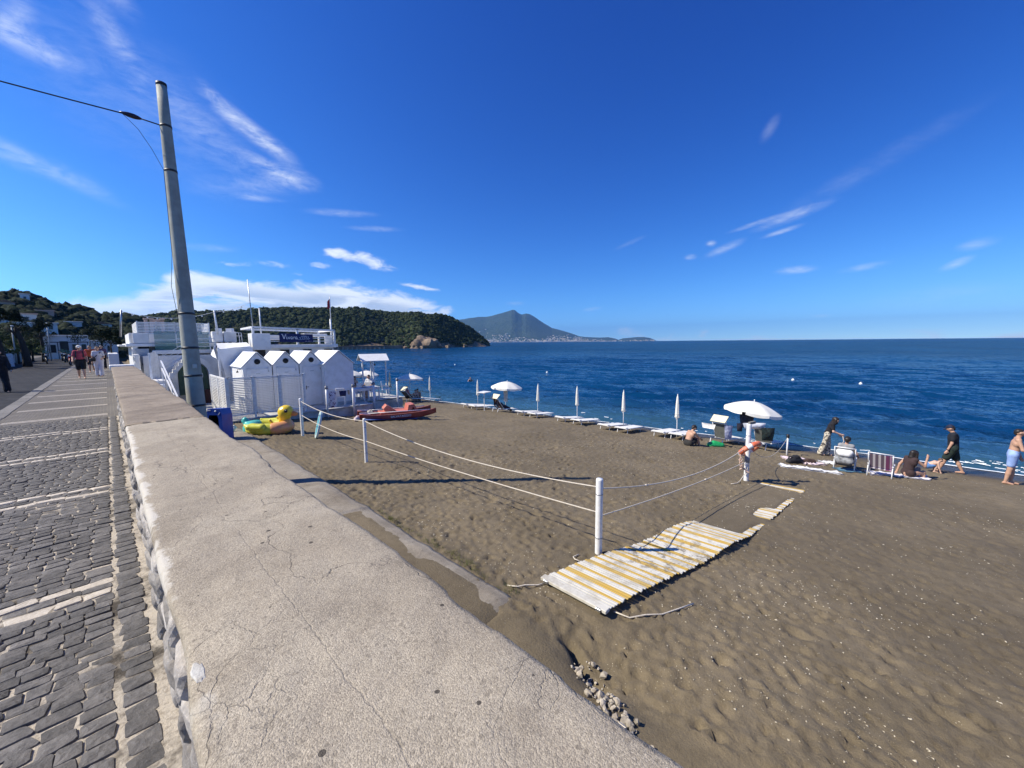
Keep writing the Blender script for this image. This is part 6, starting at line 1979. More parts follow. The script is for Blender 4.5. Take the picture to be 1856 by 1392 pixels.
def text_part(txt, size, loc, rot, material, parent, name='lettering', depth=.004):
    cu_ = bpy.data.curves.new('txt', 'FONT'); cu_.body = txt; cu_.size = size; cu_.extrude = depth; cu_.align_x = 'CENTER'; cu_.align_y = 'CENTER'
    to = bpy.data.objects.new('txt', cu_); COL.objects.link(to)
    bpy.context.view_layer.update()
    me = bpy.data.meshes.new_from_object(to.evaluated_get(bpy.context.evaluated_depsgraph_get()))
    bpy.data.objects.remove(to); me.materials.clear(); me.materials.append(material); me.name = name
    return link(name, me, parent, loc, rot)
text_part('SALVATAGGIO', .15, (.05, -.702, .235), (R(86), 0, 0), LETTER, bo, depth=.006)
bp = tag(cloth('blue_sheet', [(8.2, 17.35, zt(8.2, 17.3) + .05), (10.6, 16.75, zt(10.6, 16.7) + .05), (10.75, 17.1, zt(10.7, 17.1) + .07), (8.3, 17.7, zt(8.3, 17.7) + .07)], mat('blue_sheet', (.05, .11, .38), .5, (.22, .30, .5), 4), sag=.05, seed=31), 'blue plastic sheet on the sand in front of the boat', 'sheet')
tb_ = blobmesh('towel_bundle', [((-.15, 0, .08), (.15, .02, .08), .10, .09), ((0, .05, .16), (.1, 0, .15), .07, .06), ((-.22, -.04, .05), (-.1, 0, .1), .06, .07)], .02, .05, mat('pink_towel', (.55, .40, .42), .9, (.62, .55, .55), 8))
tag(link('towel_bundle', tb_, None, (8.05, 17.9, zt(8.05, 17.9)), (0, 0, .4)), 'small pinkish towel bundle left of the boat', 'towel')

# ------------------------------------------------------------------ inflatable duck
du = empty('inflatable_duck', (4.02, 16.55, zt(4.0, 16.5)), R(-40), 'yellow inflatable duck float with orange beak and turquoise tail', 'pool float')
YEL = mat('duck_yellow', (.75, .52, .03), .32, (.80, .60, .06), 3, spec=.5); LIMEG = mat('duck_lime', (.55, .56, .06), .32, (.62, .60, .08), 3); PINKO = mat('duck_orange', (.72, .25, .06), .32, (.70, .30, .18), 3); TURQ = mat('duck_turquoise', (.08, .45, .40), .32, (.12, .55, .50), 3)
ringc = lambda a, rx=.62, ry=.46: (rx * math.cos(a), ry * math.sin(a), .20)
def ring_caps(a0, a1, r_=.20):
    aa = np.linspace(a0, a1, 14); return [(ringc(aa[i]), ringc(aa[i + 1]), r_, r_) for i in range(13)]
link('body', blobmesh('body', ring_caps(R(62), R(298), .205), .03, .06, LIMEG), du)
link('chest', blobmesh('chest', ring_caps(R(-60), R(60), .215) + [((.60, 0, .26), (.62, 0, .42), .20, .16)], .03, .06, mat('duck_peach', (.74, .40, .10), .32, (.70, .30, .18), 2.5)), du)
link('tail', blobmesh('tail', ring_caps(R(148), R(212), .215) + [((-.72, 0, .28), (-.86, 0, .46), .13, .09), ((-.86, 0, .46), (-.84, 0, .52), .09, .08)], .03, .08, TURQ), du)
link('head', blobmesh('head', [((.52, 0, .46), (.58, 0, .62), .17, .19), ((.60, 0, .76), (.63, 0, .78), .255, .245)], .025, .10, YEL), du)
link('beak', blobmesh('beak', [((.82, 0, .73), (1.00, 0, .69), .085, .055), ((.82, 0, .66), (.96, 0, .64), .07, .045)], .018, .04, PINKO), du)
for s in (-1, 1):
    link('wing', blobmesh('wing', [((.02, s * .58, .30), (-.42, s * .60, .32), .15, .10), ((-.42, s * .60, .32), (-.56, s * .56, .40), .09, .05)], .025, .06, LIMEG), du)
    ey = link('eye', blobmesh('eye', [((.71, s * .212, .84), (.715, s * .214, .82), .060, .060)], .012, .02, BLACK), du)
    link('eye_glint', blobmesh('eye_glint', [((.735, s * .265, .865), (.737, s * .266, .865), .014, .014)], .005, .01, WHITE), ey)
    link('handle', blobmesh('handle', [((.25, s * .30, .40), (.18, s * .30, .50), .045, .05)], .015, .02, YEL), du)
# board leaning on the first post
bd = empty('bodyboard', (4.98, 14.62, zt(4.98, 14.6)), 0, 'pale blue and white bodyboard leaning on the first rope post', 'board')
nb = Vector((-.88, .20, .22)).normalized(); ub = Vector((0, 0, 1)) - nb * nb.z; ub.normalize(); sb2 = nb.cross(ub)
b = MB(); n = 36; fr_, bk_ = [], []
for k in range(n):
    a = 2 * math.pi * k / n
    u, v = .27 * math.copysign(abs(math.cos(a)) ** .75, math.cos(a)), .50 * math.sin(a) + .49
    p = sb2 * u + ub * v
    fr_.append(tuple(p + nb * .03)); bk_.append(tuple(p - nb * .03))
b.add(fr_ + bk_, [tuple(range(n)), tuple(reversed(range(n, 2 * n)))] + [(k, n + k, n + (k + 1) % n, (k + 1) % n) for k in range(n)])
b.build('board', mat('board_white', (.62, .70, .68), .4, (.40, .60, .62), 2), bd)
b2 = MB(); b2.add([tuple(sb2 * .2 * math.cos(a) + ub * (.40 * math.sin(a) + .49) + nb * .033) for a in np.linspace(0, 2 * math.pi, 24, endpoint=False)], [tuple(range(24))])
b2.build('deck_pad', mat('board_blue', (.10, .38, .48), .5), bd)
# blue open tub behind the pole
tu = empty('blue_tub', (2.25, 15.65, 1.66), R(-46), 'blue plastic tub standing on end with its dark inside showing', 'tub')
BLUE = mat('tub_blue', (.012, .05, .30), .4, (.02, .07, .36), 4)
w2, h2, d2, tk = .25, 1.10, .50, .05
out_ = [(-w2, 0), (w2, 0), (w2, h2 * .82), (w2 * .8, h2), (-w2 * .8, h2), (-w2, h2 * .82)]
inn_ = [(u * .66 - .03, .12 + v * .70) for u, v in out_]
b = MB(); n = 6
vs = [(u, 0, v) for u, v in out_] + [(u, 0, v) for u, v in inn_] + [(u * .92, d2, v * .96) for u, v in out_] + [(u, d2 * .8, v) for u, v in inn_]
fs = [(k, (k + 1) % n, n + (k + 1) % n, n + k) for k in range(n)] + [(k, 2 * n + k, 2 * n + (k + 1) % n, (k + 1) % n) for k in range(n)] + [tuple(range(2 * n, 3 * n))]
b.add(vs, fs); b.build('shell', BLUE, tu)
b = MB(); b.add([vs[n + k] for k in range(n)] + [vs[3 * n + k] for k in range(n)], [(k, n + k, n + (k + 1) % n, (k + 1) % n) for k in range(n)] + [tuple(range(n, 2 * n))]); b.build('inside', mat('tub_inside', (.008, .012, .03), .6), tu)
MB().bar((-.20, -.004, 1.05), (-.10, -.004, 1.05), .006, .03).bar((.14, -.004, .90), (.20, -.004, .98), .006, .02).lathe([(0, .01), (.03, .01), (.03, 0)], 12, (.06, 0, 1.02), Matrix.Rotation(R(90), 3, 'X')).build('white_mark', WHITE, tu)
tag(link('crumpled_bag', blobmesh('crumpled_bag', [((0, 0, .06), (.08, 0, .12), .07, .05), ((.03, .03, .15), (.05, .0, .2), .05, .03)], .015, .03, WHITE), None, (2.95, 17.0, 1.68)), 'small crumpled white bag by the fence foot', 'bag')

# ------------------------------------------------------------------ towels, chairs and bags of the beach group
def flat_towel(label, x, y, L, W, a, col, col2, seed, lump=.05):
    u, v = np.linspace(-.5, .5, 30), np.linspace(-.5, .5, 16)
    U, V_ = np.meshgrid(u, v, indexing='ij')
    c, s = math.cos(a), math.sin(a)
    ed_ = 1 + .7 * fbm(V_ * 3 + U * 1.5, U * 3, seed, 3)
    V_ = V_ + .35 * fbm(U * 3, U * 0, seed + 5, 2)
    X = x + (U * L * ed_) * c - (V_ * W * ed_) * s; Y = y + (U * L * ed_) * s + (V_ * W * ed_) * c
    Zb = np.array([[zt(X[i, j], Y[i, j]) for j in range(16)] for i in range(30)])
    Z = Zb + .025 + lump * np.abs(fbm(U * 9, V_ * 7, seed + 1, 3)) * 2.2
    top_ = np.stack([X, Y, Z], -1).reshape(-1, 3); bot = np.stack([X, Y, Zb - .02], -1).reshape(-1, 3)
    g = grid_faces(30, 16); N = 480
    rim = [i * 16 for i in range(30)] + [29 * 16 + j for j in range(1, 16)] + [i * 16 + 15 for i in range(28, -1, -1)] + [j for j in range(14, 0, -1)]
    rf = np.array([(rim[k], rim[(k + 1) % len(rim)], rim[(k + 1) % len(rim)] + N, rim[k] + N) for k in range(len(rim))])
    m = mat('towel_%d' % seed, col, .95, col2, 5, .5, .58, bump=.4, bscale=60)
    return tag(link('towel', np_mesh('towel', np.concatenate([top_, bot]), np.concatenate([g, rf]), m, True)), label, 'towel', 'towels spread on the sand')
flat_towel('long rumpled white towel nearest the shore group with a black strap', 16.05, 1.45, 1.75, .36, R(-70), (.78, .78, .77), (.60, .60, .60), 41, .07)
flat_towel('pale pink towel behind the long white one', 17.45, 1.75, .8, 1.1, R(-40), (.74, .62, .64), (.62, .5, .52), 42, .06)
flat_towel('white towel under the seated long-haired woman', 17.75, -.75, 1.7, .6, R(-62), (.78, .76, .78), (.62, .58, .62), 43, .05)
flat_towel('small white cloth behind the folding chair with the backpack', 18.05, 1.05, .6, .45, R(-50), (.76, .76, .75), (.6, .6, .6), 44, .07)
flat_towel('blue-green mat under the folding chair with the backpack', 17.15, .45, .7, .5, R(-46), (.10, .22, .32), (.08, .18, .26), 45, .02)
blk = blobmesh('black_bag', [((-.2, 0, .08), (.2, .05, .10), .10, .12), ((.0, .02, .2), (.15, 0, .22), .08, .06), ((-.3, 0, .06), (-.2, 0, .25), .02, .02), ((-.2, 0, .25), (0, 0, .22), .02, .02)], .018, .04, mat('black_cloth', (.02, .02, .022), .8))
tag(link('black_bag', blk, None, (16.75, 1.95, zt(16.75, 1.95)), (0, 0, R(-40))), 'black bag and straps lying at the head of the white towel', 'bag')
tag(link('brown_bag', blobmesh('brown_bag', [((-.22, 0, .07), (.22, 0, .07), .09, .08), ((0, 0, .13), (.1, 0, .12), .06, .05)], .018, .04, mat('brown_leather', (.08, .05, .035), .6)), None, (17.2, 1.62, zt(17.2, 1.6)), (0, 0, R(-46))), 'dark brown bag lying on the pale pink towel', 'bag')


def folding_chair(label, x, y, rz, back_m, seat_m, bw=.58):
    """local +y is the way the sitter faces"""
    e = empty('folding_chair', (x, y, zt(x, y)), rz, label, 'chair', 'folding beach chairs of the shore group')
    for s in (-1, 1):
        MB().tube([(s * bw / 2, .26, 0), (s * bw / 2, .22, .30), (s * bw / 2, -.20, .34), (s * bw / 2, -.26, 0)], .017, 8).build('leg_frame', METAL_W, e)
        MB().tube([(s * bw / 2, -.05, .24), (s * bw / 2, -.36, .82)], .016, 8).build('back_post', METAL_W, e)
        MB().box((s * bw / 2, .02, .40), (.05, .40, .03), bev=.008).build('armrest', WHITE, e)
    MB().tube([(-bw / 2, -.36, .82), (bw / 2, -.36, .82)], .016, 8).build('top_bar', METAL_W, e)
    MB().bar((0, -.08, .30), (0, -.34, .78), bw - .06, .02, up=(0, 1, .5)).build('back_canvas', back_m, e)
    MB().box((0, .07, .26), (bw - .05, .40, .02)).build('seat_canvas', seat_m, e)
    return e


def stripe_mat():
    m = bpy.data.materials.new('striped_canvas'); m.use_nodes = True
    t = NT(m.node_tree); co = t.obj(); x = t.sep(co)[0]
    q = t.m('FRACT', t.m('MULTIPLY', t.m('ADD', x, 1.0), 7.5))
    c = t.mix(t.m('GREATER_THAN', q, .55), (.62, .57, .56), (.16, .12, .15))
    c = t.mix(t.m('GREATER_THAN', x, .12), c, t.mix(t.m('GREATER_THAN', q, .4), (.50, .30, .42), (.20, .06, .14)))
    c = t.mix(t.m('MULTIPLY', t.m('LESS_THAN', q, .12), .9), c, (.10, .08, .10))
    t.out(c, .85, None, .2)
    return m


FACE_SEA = R(-46)
folding_chair('white framed folding chair with brown and plum striped back, empty', 17.15, -.30, R(-96), stripe_mat(), stripe_mat())
folding_chair('folding chair hung with a grey and white backpack, person seated', 17.38, .60, R(-92), FAB_G, FAB_G, .54)
bpk = empty('backpack', (17.42, .60, zt(17.3, .6) + .28), R(-92), 'grey and white backpack hung on the back of the folding chair', 'bag')
link('pack_body', blobmesh('pack_body', [((-.13, -.40, .10), (.13, -.40, .10), .13, .13, (1, 1.3, 1)), ((-.13, -.38, .32), (.13, -.38, .32), .12, .12, (1, 1.3, 1))], .02, .08, mat('grey_pack', (.30, .31, .31), .8, (.10, .10, .105), 9)), bpk)
link('pack_flap', blobmesh('pack_flap', [((-.14, -.43, .40), (.14, -.43, .40), .09, .09), ((-.10, -.45, .33), (.10, -.45, .33), .08, .08)], .02, .05, WHITE), bpk)
link('pack_pocket', blobmesh('pack_pocket', [((-.15, -.44, .0), (.15, -.44, .0), .07, .07)], .02, .04, BLACK), bpk)

# buoys
for i, (x, y, l) in enumerate([(51.4, 65.9, 'white buoy far out in line with the headland rocks'), (51.5, 69.3, 'darker buoy just left of the far white buoy'), (47.2, 37.4, 'white buoy floating off the middle of the beach'), (56, 7.2, 'white buoy far out right of the large parasol'), (55.4, 1.2, 'white buoy nearest the right side of the water')]):
    e = empty('buoy', (x, y, .05), 0, l, 'buoy', 'mooring buoys')
    MB().lathe([(0, .19), (.08, .18), (.14, .10), (.16, 0), (.13, -.1), (0, -.14)], 16).build('float', WHITE if i != 1 else BLACK, e)
    MB().tube([(0, 0, .18), (0, 0, .26)], .02, 8).build('ring', WHITE, e)

# grass tufts at the apron edge
gm = leafy_mat('dry_grass', (.10, .12, .04), (.14, .14, .05), (.18, .16, .07), 8, 30, .01)
V = []; F = []
rr = np.random.default_rng(12)
for c_ in range(60):
    y = rr.uniform(3.2, 7.2); x = 3.34 + .12 * rr.random() ** 2 + .05 * math.sin(y * 3)
    for k in range(9):
        a = rr.random() * 6.28; hgt = rr.uniform(.03, .10); w_ = .004; bx_, by_ = x + rr.normal(0, .03), y + rr.normal(0, .03); zz = zt(bx_, by_) - .01
        n0 = len(V); tx, ty = bx_ + math.cos(a) * hgt * .6, by_ + math.sin(a) * hgt * .6
        V += [(bx_ - w_, by_, zz), (bx_ + w_, by_, zz), (tx, ty, zz + hgt), (bx_, by_ + w_, zz)]; F += [(n0, n0 + 1, n0 + 2), (n0 + 1, n0 + 3, n0 + 2), (n0 + 3, n0, n0 + 2)]
tag(link('grass_tufts', np_mesh('grass_tufts', np.array(V), np.array(F), gm)), 'thin dry grass sprouting along the edge of the apron', 'grass', kind='stuff')

# ------------------------------------------------------------------ people
SKIN = mat('skin_tan', (.50, .30, .20), .6, (.44, .25, .165), 6)
SKIN_L = mat('skin_light', (.58, .38, .28), .6, (.52, .33, .24), 6)
HAIR_D = mat('hair_dark', (.018, .014, .012), .5, (.03, .022, .018), 20)
HAIR_B = mat('hair_brown', (.09, .055, .03), .5, (.13, .08, .045), 20)


def cloth_m(name, c1, c2=None, sc=6, lo=.4, hi=.6):
    return mat('cloth_' + name, c1, .9, c2 or tuple(q * .8 for q in c1), sc, lo, hi)


def V3(*a): return Vector(a)


def skeleton(h, lean=0, legL=(0, 0), legR=(0, 0), armL=(0, 6, 10), armR=(0, 6, 10), head=(0, 0), hipz=None, spread=0.0, curl=0.0, twist=0.0):
    """joint positions; +y forward, +x to the figure's right. angles in degrees"""
    J = {}
    lt, ls = .245 * h, .240 * h
    hipw, shw = .050 * h, .098 * h
    def leg(s, a, k):
        a_, b_ = R(a), R(a - k)
        hp = V3(s * hipw, 0, 0)
        kn = hp + V3(s * spread * lt, math.sin(a_), -math.cos(a_)) * lt if False else hp + V3(s * spread, math.sin(a_), -math.cos(a_)).normalized() * lt
        an = kn + V3(s * spread * .3, math.sin(b_), -math.cos(b_)).normalized() * ls
        return hp, kn, an
    L = leg(-1, *legL); Rr = leg(1, *legR)
    low = min(L[2].z, Rr[2].z)
    pz = (-low + .045 * h) if hipz is None else hipz
    off = V3(0, 0, pz)
    J['hipL'], J['kneeL'], J['ankL'] = [q + off for q in L]; J['hipR'], J['kneeR'], J['ankR'] = [q + off for q in Rr]
    l_ = R(lean)
    up = V3(0, math.sin(l_), math.cos(l_)); up2 = V3(0, math.sin(l_ + R(curl)), math.cos(l_ + R(curl)))
    J['pel'] = off + V3(0, 0, 0); J['waist'] = J['pel'] + up * .10 * h; J['chest'] = J['waist'] + (up + up2).normalized() * .115 * h
    J['neck'] = J['chest'] + up2 * .085 * h
    sx = V3(math.cos(R(twist)), math.sin(R(twist)), 0)
    for s, n, A in ((-1, 'L', armL), (1, 'R', armR)):
        sh = J['neck'] - up2 * .018 * h + sx * s * shw
        fa, ab, eb = R(A[0]) + 0, R(A[1]), R(A[2])
        d1 = V3(s * math.sin(ab), math.sin(fa) * math.cos(ab), -math.cos(fa) * math.cos(ab))
        inw = A[3] if len(A) > 3 else 0
        d2 = V3(s * math.sin(ab) * .3 - s * inw, math.sin(fa + eb), -math.cos(fa + eb)).normalized()
        J['sh' + n] = sh; J['el' + n] = sh + d1 * .172 * h; J['wr' + n] = J['el' + n] + d2 * .150 * h; J['hd' + n] = d2
    hp_, ht_ = R(head[0]) + l_ + R(curl), R(head[1])
    hd = V3(math.sin(ht_) * .6, math.sin(hp_) * .8, math.cos(hp_)).normalized()
    J['skull'] = J['neck'] + hd * .105 * h; J['hdir'] = hd
    fw = V3(math.sin(ht_), math.cos(ht_), 0); fw = (fw - hd * fw.dot(hd)).normalized(); J['face'] = fw
    return J


SQ = (1.0, 1.28, 1.0)


def body_caps(J, h, fat=1.0, fem=False):
    c = []
    c += [(J['pel'] + V3(-.045 * h, 0, .01 * h), J['pel'] + V3(.045 * h, 0, .01 * h), .070 * h * fat, .070 * h * fat, SQ)]
    c += [(J['pel'], J['waist'], .084 * h * fat, (.072 if fem else .080) * h * fat, SQ), (J['waist'], J['chest'], (.072 if fem else .080) * h * fat, .086 * h * fat, SQ)]
    sx = (J['shR'] - J['shL']) * .5
    c += [(J['chest'] - sx * .5, J['chest'] + sx * .5, .070 * h * fat, .070 * h * fat, SQ), (J['shL'] * .92 + J['shR'] * .08, J['shR'] * .92 + J['shL'] * .08, .038 * h, .038 * h)]
    c += [(J['neck'] - J['hdir'] * .02 * h, J['neck'] + J['hdir'] * .045 * h, .034 * h, .031 * h)]
    sk, hd, fw = J['skull'], J['hdir'], J['face']
    c += [(sk - fw * .012 * h, sk + fw * .008 * h, .050 * h, .048 * h), (sk - hd * .028 * h + fw * .014 * h, sk - hd * .040 * h + fw * .024 * h, .034 * h, .024 * h)]
    c += [(sk + fw * .052 * h - hd * .002 * h, sk + fw * .062 * h - hd * .014 * h, .006 * h, .008 * h)]
    side = hd.cross(fw)
    for s in (-1, 1):
        c += [(sk + side * s * .047 * h - hd * .002 * h, sk + side * s * .052 * h - hd * .014 * h, .010 * h, .008 * h)]
    for n in 'LR':
        c += [(J['hip' + n], J['knee' + n], .056 * h * fat, .034 * h), (J['knee' + n], J['knee' + n] * .62 + J['ank' + n] * .38, .034 * h, .034 * h), (J['knee' + n] * .62 + J['ank' + n] * .38, J['ank' + n], .034 * h, .020 * h)]
        sh, el, wr = J['sh' + n], J['el' + n], J['wr' + n]
        c += [(sh, el, .029 * h, .023 * h), (el, wr, .023 * h, .016 * h)]
        d = J['hd' + n]; ref = V3(1, 0, 0); sd2 = (ref - d * ref.dot(d)).normalized(); sd3 = d.cross(sd2)
        pm = wr + d * .045 * h
        c += [(wr, pm, .016 * h, .019 * h)]
        for k, (u, L) in enumerate(((-.017, .038), (-.006, .045), (.005, .043), (.015, .034))):
            b0 = pm + sd3 * u * h; md = b0 + d * L * .55 * h; c += [(b0, md, .0062 * h, .0060 * h), (md, md + (d * .8 + sd2 * (-.5 if n == 'R' else .5)).normalized() * L * .55 * h, .0060 * h, .0052 * h)]
        t0 = wr + d * .018 * h + sd3 * .012 * h
        c += [(t0, t0 + (d + sd3 * .9).normalized() * .036 * h, .0072 * h, .0058 * h)]
        an = J['ank' + n]; fd = J.get('foot' + n, V3(0, 1, 0))
        c += [(an - V3(0, 0, .018 * h), an + fd * .085 * h - V3(0, 0, .030 * h), .022 * h, .015 * h), (an - V3(0, 0, .02 * h), an - fd * .022 * h - V3(0, 0, .024 * h), .020 * h, .018 * h)]
    return c


def garment(name, kind, J, h, material, e, fat=1.0, grow=.007, res=.018, fem=False):
    g = grow * h / 1.7 * 1.7
    c = []; cuts = []
    if kind in ('tee', 'vest', 'bra', 'shirt_long'):
        if kind != 'bra':
            c += [(J['pel'] + V3(0, 0, .045 * h), J['waist'], .082 * h * fat + g, .080 * h * fat + g, SQ), (J['waist'], J['chest'], .081 * h * fat + g, .087 * h * fat + g, SQ)]
        sx = (J['shR'] - J['shL']) * .5
        c += [(J['chest'] - sx * .5, J['chest'] + sx * .5, .071 * h * fat + g, .071 * h * fat + g, SQ)]
        if kind != 'bra':
            c += [(J['shL'] * .95 + J['shR'] * .05, J['shR'] * .95 + J['shL'] * .05, .039 * h + g, .039 * h + g)]
        else:
            up = (J['neck'] - J['chest']).normalized(); cuts += [(J['chest'] + up * .028 * h, up), (J['chest'] - up * .035 * h, -up)]
        if kind in ('tee', 'shirt_long'):
            for n in 'LR':
                q = .62 if kind == 'tee' else 1.0
                el = J['sh' + n].lerp(J['el' + n], q)
                c += [(J['sh' + n], el, .030 * h + g, .031 * h + g)]
                if kind == 'shirt_long': c += [(J['el' + n], J['wr' + n], .030 * h + g, .024 * h + g)]
    if kind in ('shorts', 'trunks', 'brief', 'trousers', 'skirt'):
        q = {'shorts': .86, 'trunks': .70, 'brief': .12, 'trousers': 1.0, 'skirt': 1}[kind]
        c += [(J['pel'] + V3(-.045 * h, 0, .012 * h), J['pel'] + V3(.045 * h, 0, .012 * h), .072 * h * fat + g, .072 * h * fat + g, SQ)]
        if kind != 'brief': c += [(J['pel'], J['waist'] * .5 + J['pel'] * .5, .085 * h * fat + g, .083 * h * fat + g, SQ)]
        for n in 'LR':
            kn = J['hip' + n].lerp(J['knee' + n], q)
            c += [(J['hip' + n], kn, .060 * h * fat + g, (.048 if kind != 'brief' else .058) * h * fat + g)]
            if kind == 'trousers': c += [(J['knee' + n], J['ank' + n] + V3(0, 0, .012 * h), .046 * h + g, .052 * h + g)]
    return link(name, blobmesh(name, [tuple(map(lambda q: tuple(q) if isinstance(q, Vector) else q, cc)) for cc in c], res, .03, material, [(tuple(p), tuple(n)) for p, n in cuts]), e)


def hair(J, h, material, e, style='short', res=.014):
    sk, hd, fw = J['skull'], J['hdir'], J['face']
    c = [(sk - fw * .018 * h + hd * .012 * h, sk - fw * .004 * h + hd * .016 * h, .052 * h, .047 * h)]
    if style == 'short':
        c += [(sk - fw * .030 * h, sk - fw * .036 * h - hd * .025 * h, .040 * h, .030 * h)]
    if style == 'long':
        side = hd.cross(fw)
        bk = sk - fw * .04 * h
        c += [(bk, bk - V3(0, 0, .10 * h) - fw * .02 * h, .048 * h, .046 * h), (bk - V3(0, 0, .10 * h) - fw * .02 * h, bk - V3(0, 0, .27 * h) - fw * .035 * h, .048 * h, .034 * h)]
        for s in (-1, 1):
            c += [(sk + side * s * .042 * h + hd * .01 * h, sk + side * s * .050 * h - V3(0, 0, .10 * h), .022 * h, .020 * h)]
    if style == 'bun':
        c += [(sk - fw * .030 * h, sk - fw * .036 * h - hd * .02 * h, .040 * h, .030 * h), (sk - fw * .05 * h + hd * .03 * h, sk - fw * .055 * h + hd * .04 * h, .026 * h, .024 * h)]
    o = link('hair', blobmesh('hair', [tuple(map(lambda q: tuple(q) if isinstance(q, Vector) else q, cc)) for cc in c], res, .02, material), e)
    return o


def cap(J, h, material, e, hat=False):
    sk, hd, fw = J['skull'], J['hdir'], J['face']
    c = [(sk + hd * .022 * h - fw * .01 * h, sk + hd * .022 * h + fw * .004 * h, .054 * h, .050 * h), (sk + hd * .012 * h + fw * .045 * h, sk + hd * .008 * h + fw * .090 * h, .020 * h, .012 * h)]
    return link('cap', blobmesh('cap', [tuple(map(lambda q: tuple(q) if isinstance(q, Vector) else q, cc)) for cc in c], .014, .012, material, [(tuple(sk - hd * .002 * h), tuple(-hd))]), e)


def eyes(J, h, e):
    sk, hd, fw = J['skull'], J['hdir'], J['face']; side = hd.cross(fw)
    for s in (-1, 1):
        p = sk + fw * .047 * h + side * s * .019 * h + hd * .004 * h
        MB().lathe([(0, .004), (.0045 * h, .002), (.005 * h, 0)], 8, tuple(p), fw.to_track_quat('Z', 'Y').to_matrix()).build('eye', BLACK, e)
    p = sk + fw * .049 * h - hd * .030 * h
    MB().bar(tuple(p - side * .012 * h), tuple(p + side * .012 * h), .006, .006).build('mouth', mat('lips', (.30, .12, .10), .6), e)


def person(label, x, y, z, face, h, J, skin=SKIN, fat=1.0, fem=False, res=.0155, wear=(), hairs=None, capm=None, grp=None):
    rz = math.atan2(face[1], face[0]) - math.pi / 2
    e = empty('person', (x, y, z), rz, label, 'person', grp)
    caps = [tuple(map(lambda q: tuple(q) if isinstance(q, Vector) else q, cc)) for cc in body_caps(J, h, fat, fem)]
    link('body', blobmesh('body', caps, res, .022, skin), e)
    for nm, kd, m in wear:
        garment(nm, kd, J, h, m, e, fat, res=max(res, .015), fem=fem)
    if hairs: hair(J, h, hairs[0], e, hairs[1])
    if capm: cap(J, h, capm, e)
    eyes(J, h, e)
    return e


IR, IL, AWAY, TOW = (.69, -.724), (-.69, .724), (.724, .69), (-.724, -.69)
# man with black shirt and cap walking left along the water
J = skeleton(1.74, 4, (22, 6), (-14, 10), (4, 8, 14), (-6, 8, 16), (28, 0))
p = person('man in black t-shirt, dark cap and shorts walking at the water edge', 20.05, -2.1, zt(20.05, -2.1), (.05, .99), 1.74, J, SKIN, 1.12, wear=[('shirt', 'tee', cloth_m('black', (.012, .014, .02))), ('shorts', 'shorts', cloth_m('darkgreen', (.012, .02, .018), (.02, .035, .025), 14))], hairs=(HAIR_D, 'short'), capm=cloth_m('navycap', (.015, .02, .045)))
MB().tube([tuple(J['wrL'] + J['hdL'] * q) for q in (-.03, .0)], .038, 10).build('watch', BLACK, p)
# bare-chested man in pale blue shorts
J = skeleton(1.80, 6, (4, 4), (-4, 4), (6, 6, 12), (18, 10, 60), (2, -6))
person('bare-chested man in pale blue swim shorts at the right edge of the beach', 19.42, -3.28, zt(19.42, -3.28), (-.05, -.99), 1.80, J, SKIN, .98, wear=[('swim_shorts', 'trunks', cloth_m('paleblue', (.30, .42, .70), (.22, .32, .58), 7))], hairs=(HAIR_D, 'short'))
# woman in printed trousers bending
J = skeleton(1.66, 16, (8, 10), (-12, 4), (10, 14, 40, .35), (6, 10, 62, .35), (24, 20))
p = person('standing woman in black top and pale printed wide trousers looking down', 19.75, 1.28, zt(19.75, 1.28), (.15, -1), 1.66, J, SKIN_L, .92, True, wear=[('top', 'tee', cloth_m('blacktop', (.015, .014, .018))), ('trousers', 'trousers', cloth_m('print', (.58, .52, .40), (.07, .06, .055), 16, .50, .54))], hairs=(HAIR_D, 'long'))
hr_ = J['wrR'] + J['hdR'] * .08
MB().tube([tuple(hr_), tuple(hr_ + V3(.0, .05, -.25)), tuple(hr_ + V3(-.04, -.05, -.5)), tuple(hr_ + V3(-.10, -.16, -.72))], .012, 6).build('white_cord', ROPE, p)
# man sitting on the sand with his back to us
J = skeleton(1.74, 10, (118, 96), (112, 90), (44, 10, 20, .5), (44, 10, 20, .5), (6, 0), hipz=.10, curl=24)
person('bare-backed man with dark cap sitting on the sand by the beds', 16.5, 5.55, zt(16.5, 5.55), (.85, -.45), 1.74, J, SKIN, 1.02, wear=[('swim_shorts', 'trunks', cloth_m('darktrunk', (.03, .028, .025)))], hairs=(HAIR_D, 'short'), capm=cloth_m('darkcap', (.015, .015, .018)))
# woman with long dark hair sitting on the towel
J = skeleton(1.66, 4, (104, 110), (96, 100), (-20, 22, 10), (50, 14, 112, .2), (16, 10), hipz=.11, curl=10)
person('seated woman with long dark hair in swimsuit leaning over on a white towel', 17.75, -.95, zt(17.75, -.95) + .03, (.65, -.76), 1.66, J, SKIN, 1.0, True, wear=[('swimsuit_top', 'vest', cloth_m('darkswim', (.05, .03, .03))), ('swimsuit_bottom', 'brief', cloth_m('darkswim', (.05, .03, .03)))], hairs=(HAIR_D, 'long'))
# person in the folding chair with the backpack
J = skeleton(1.72, -8, (86, 60), (80, 46), (20, 14, 50, .2), (16, 22, 46), (18, 10), hipz=.33)
person('person in dark cap and grey top seated low in the folding chair', 17.58, .60, zt(17.5, .6), (1, -.05), 1.72, J, SKIN, 1.0, wear=[('top', 'vest', cloth_m('greytop', (.30, .30, .30))), ('shorts', 'trunks', cloth_m('chairshorts', (.05, .05, .06)))], hairs=(HAIR_D, 'short'), capm=cloth_m('blackcap', (.012, .012, .015)))
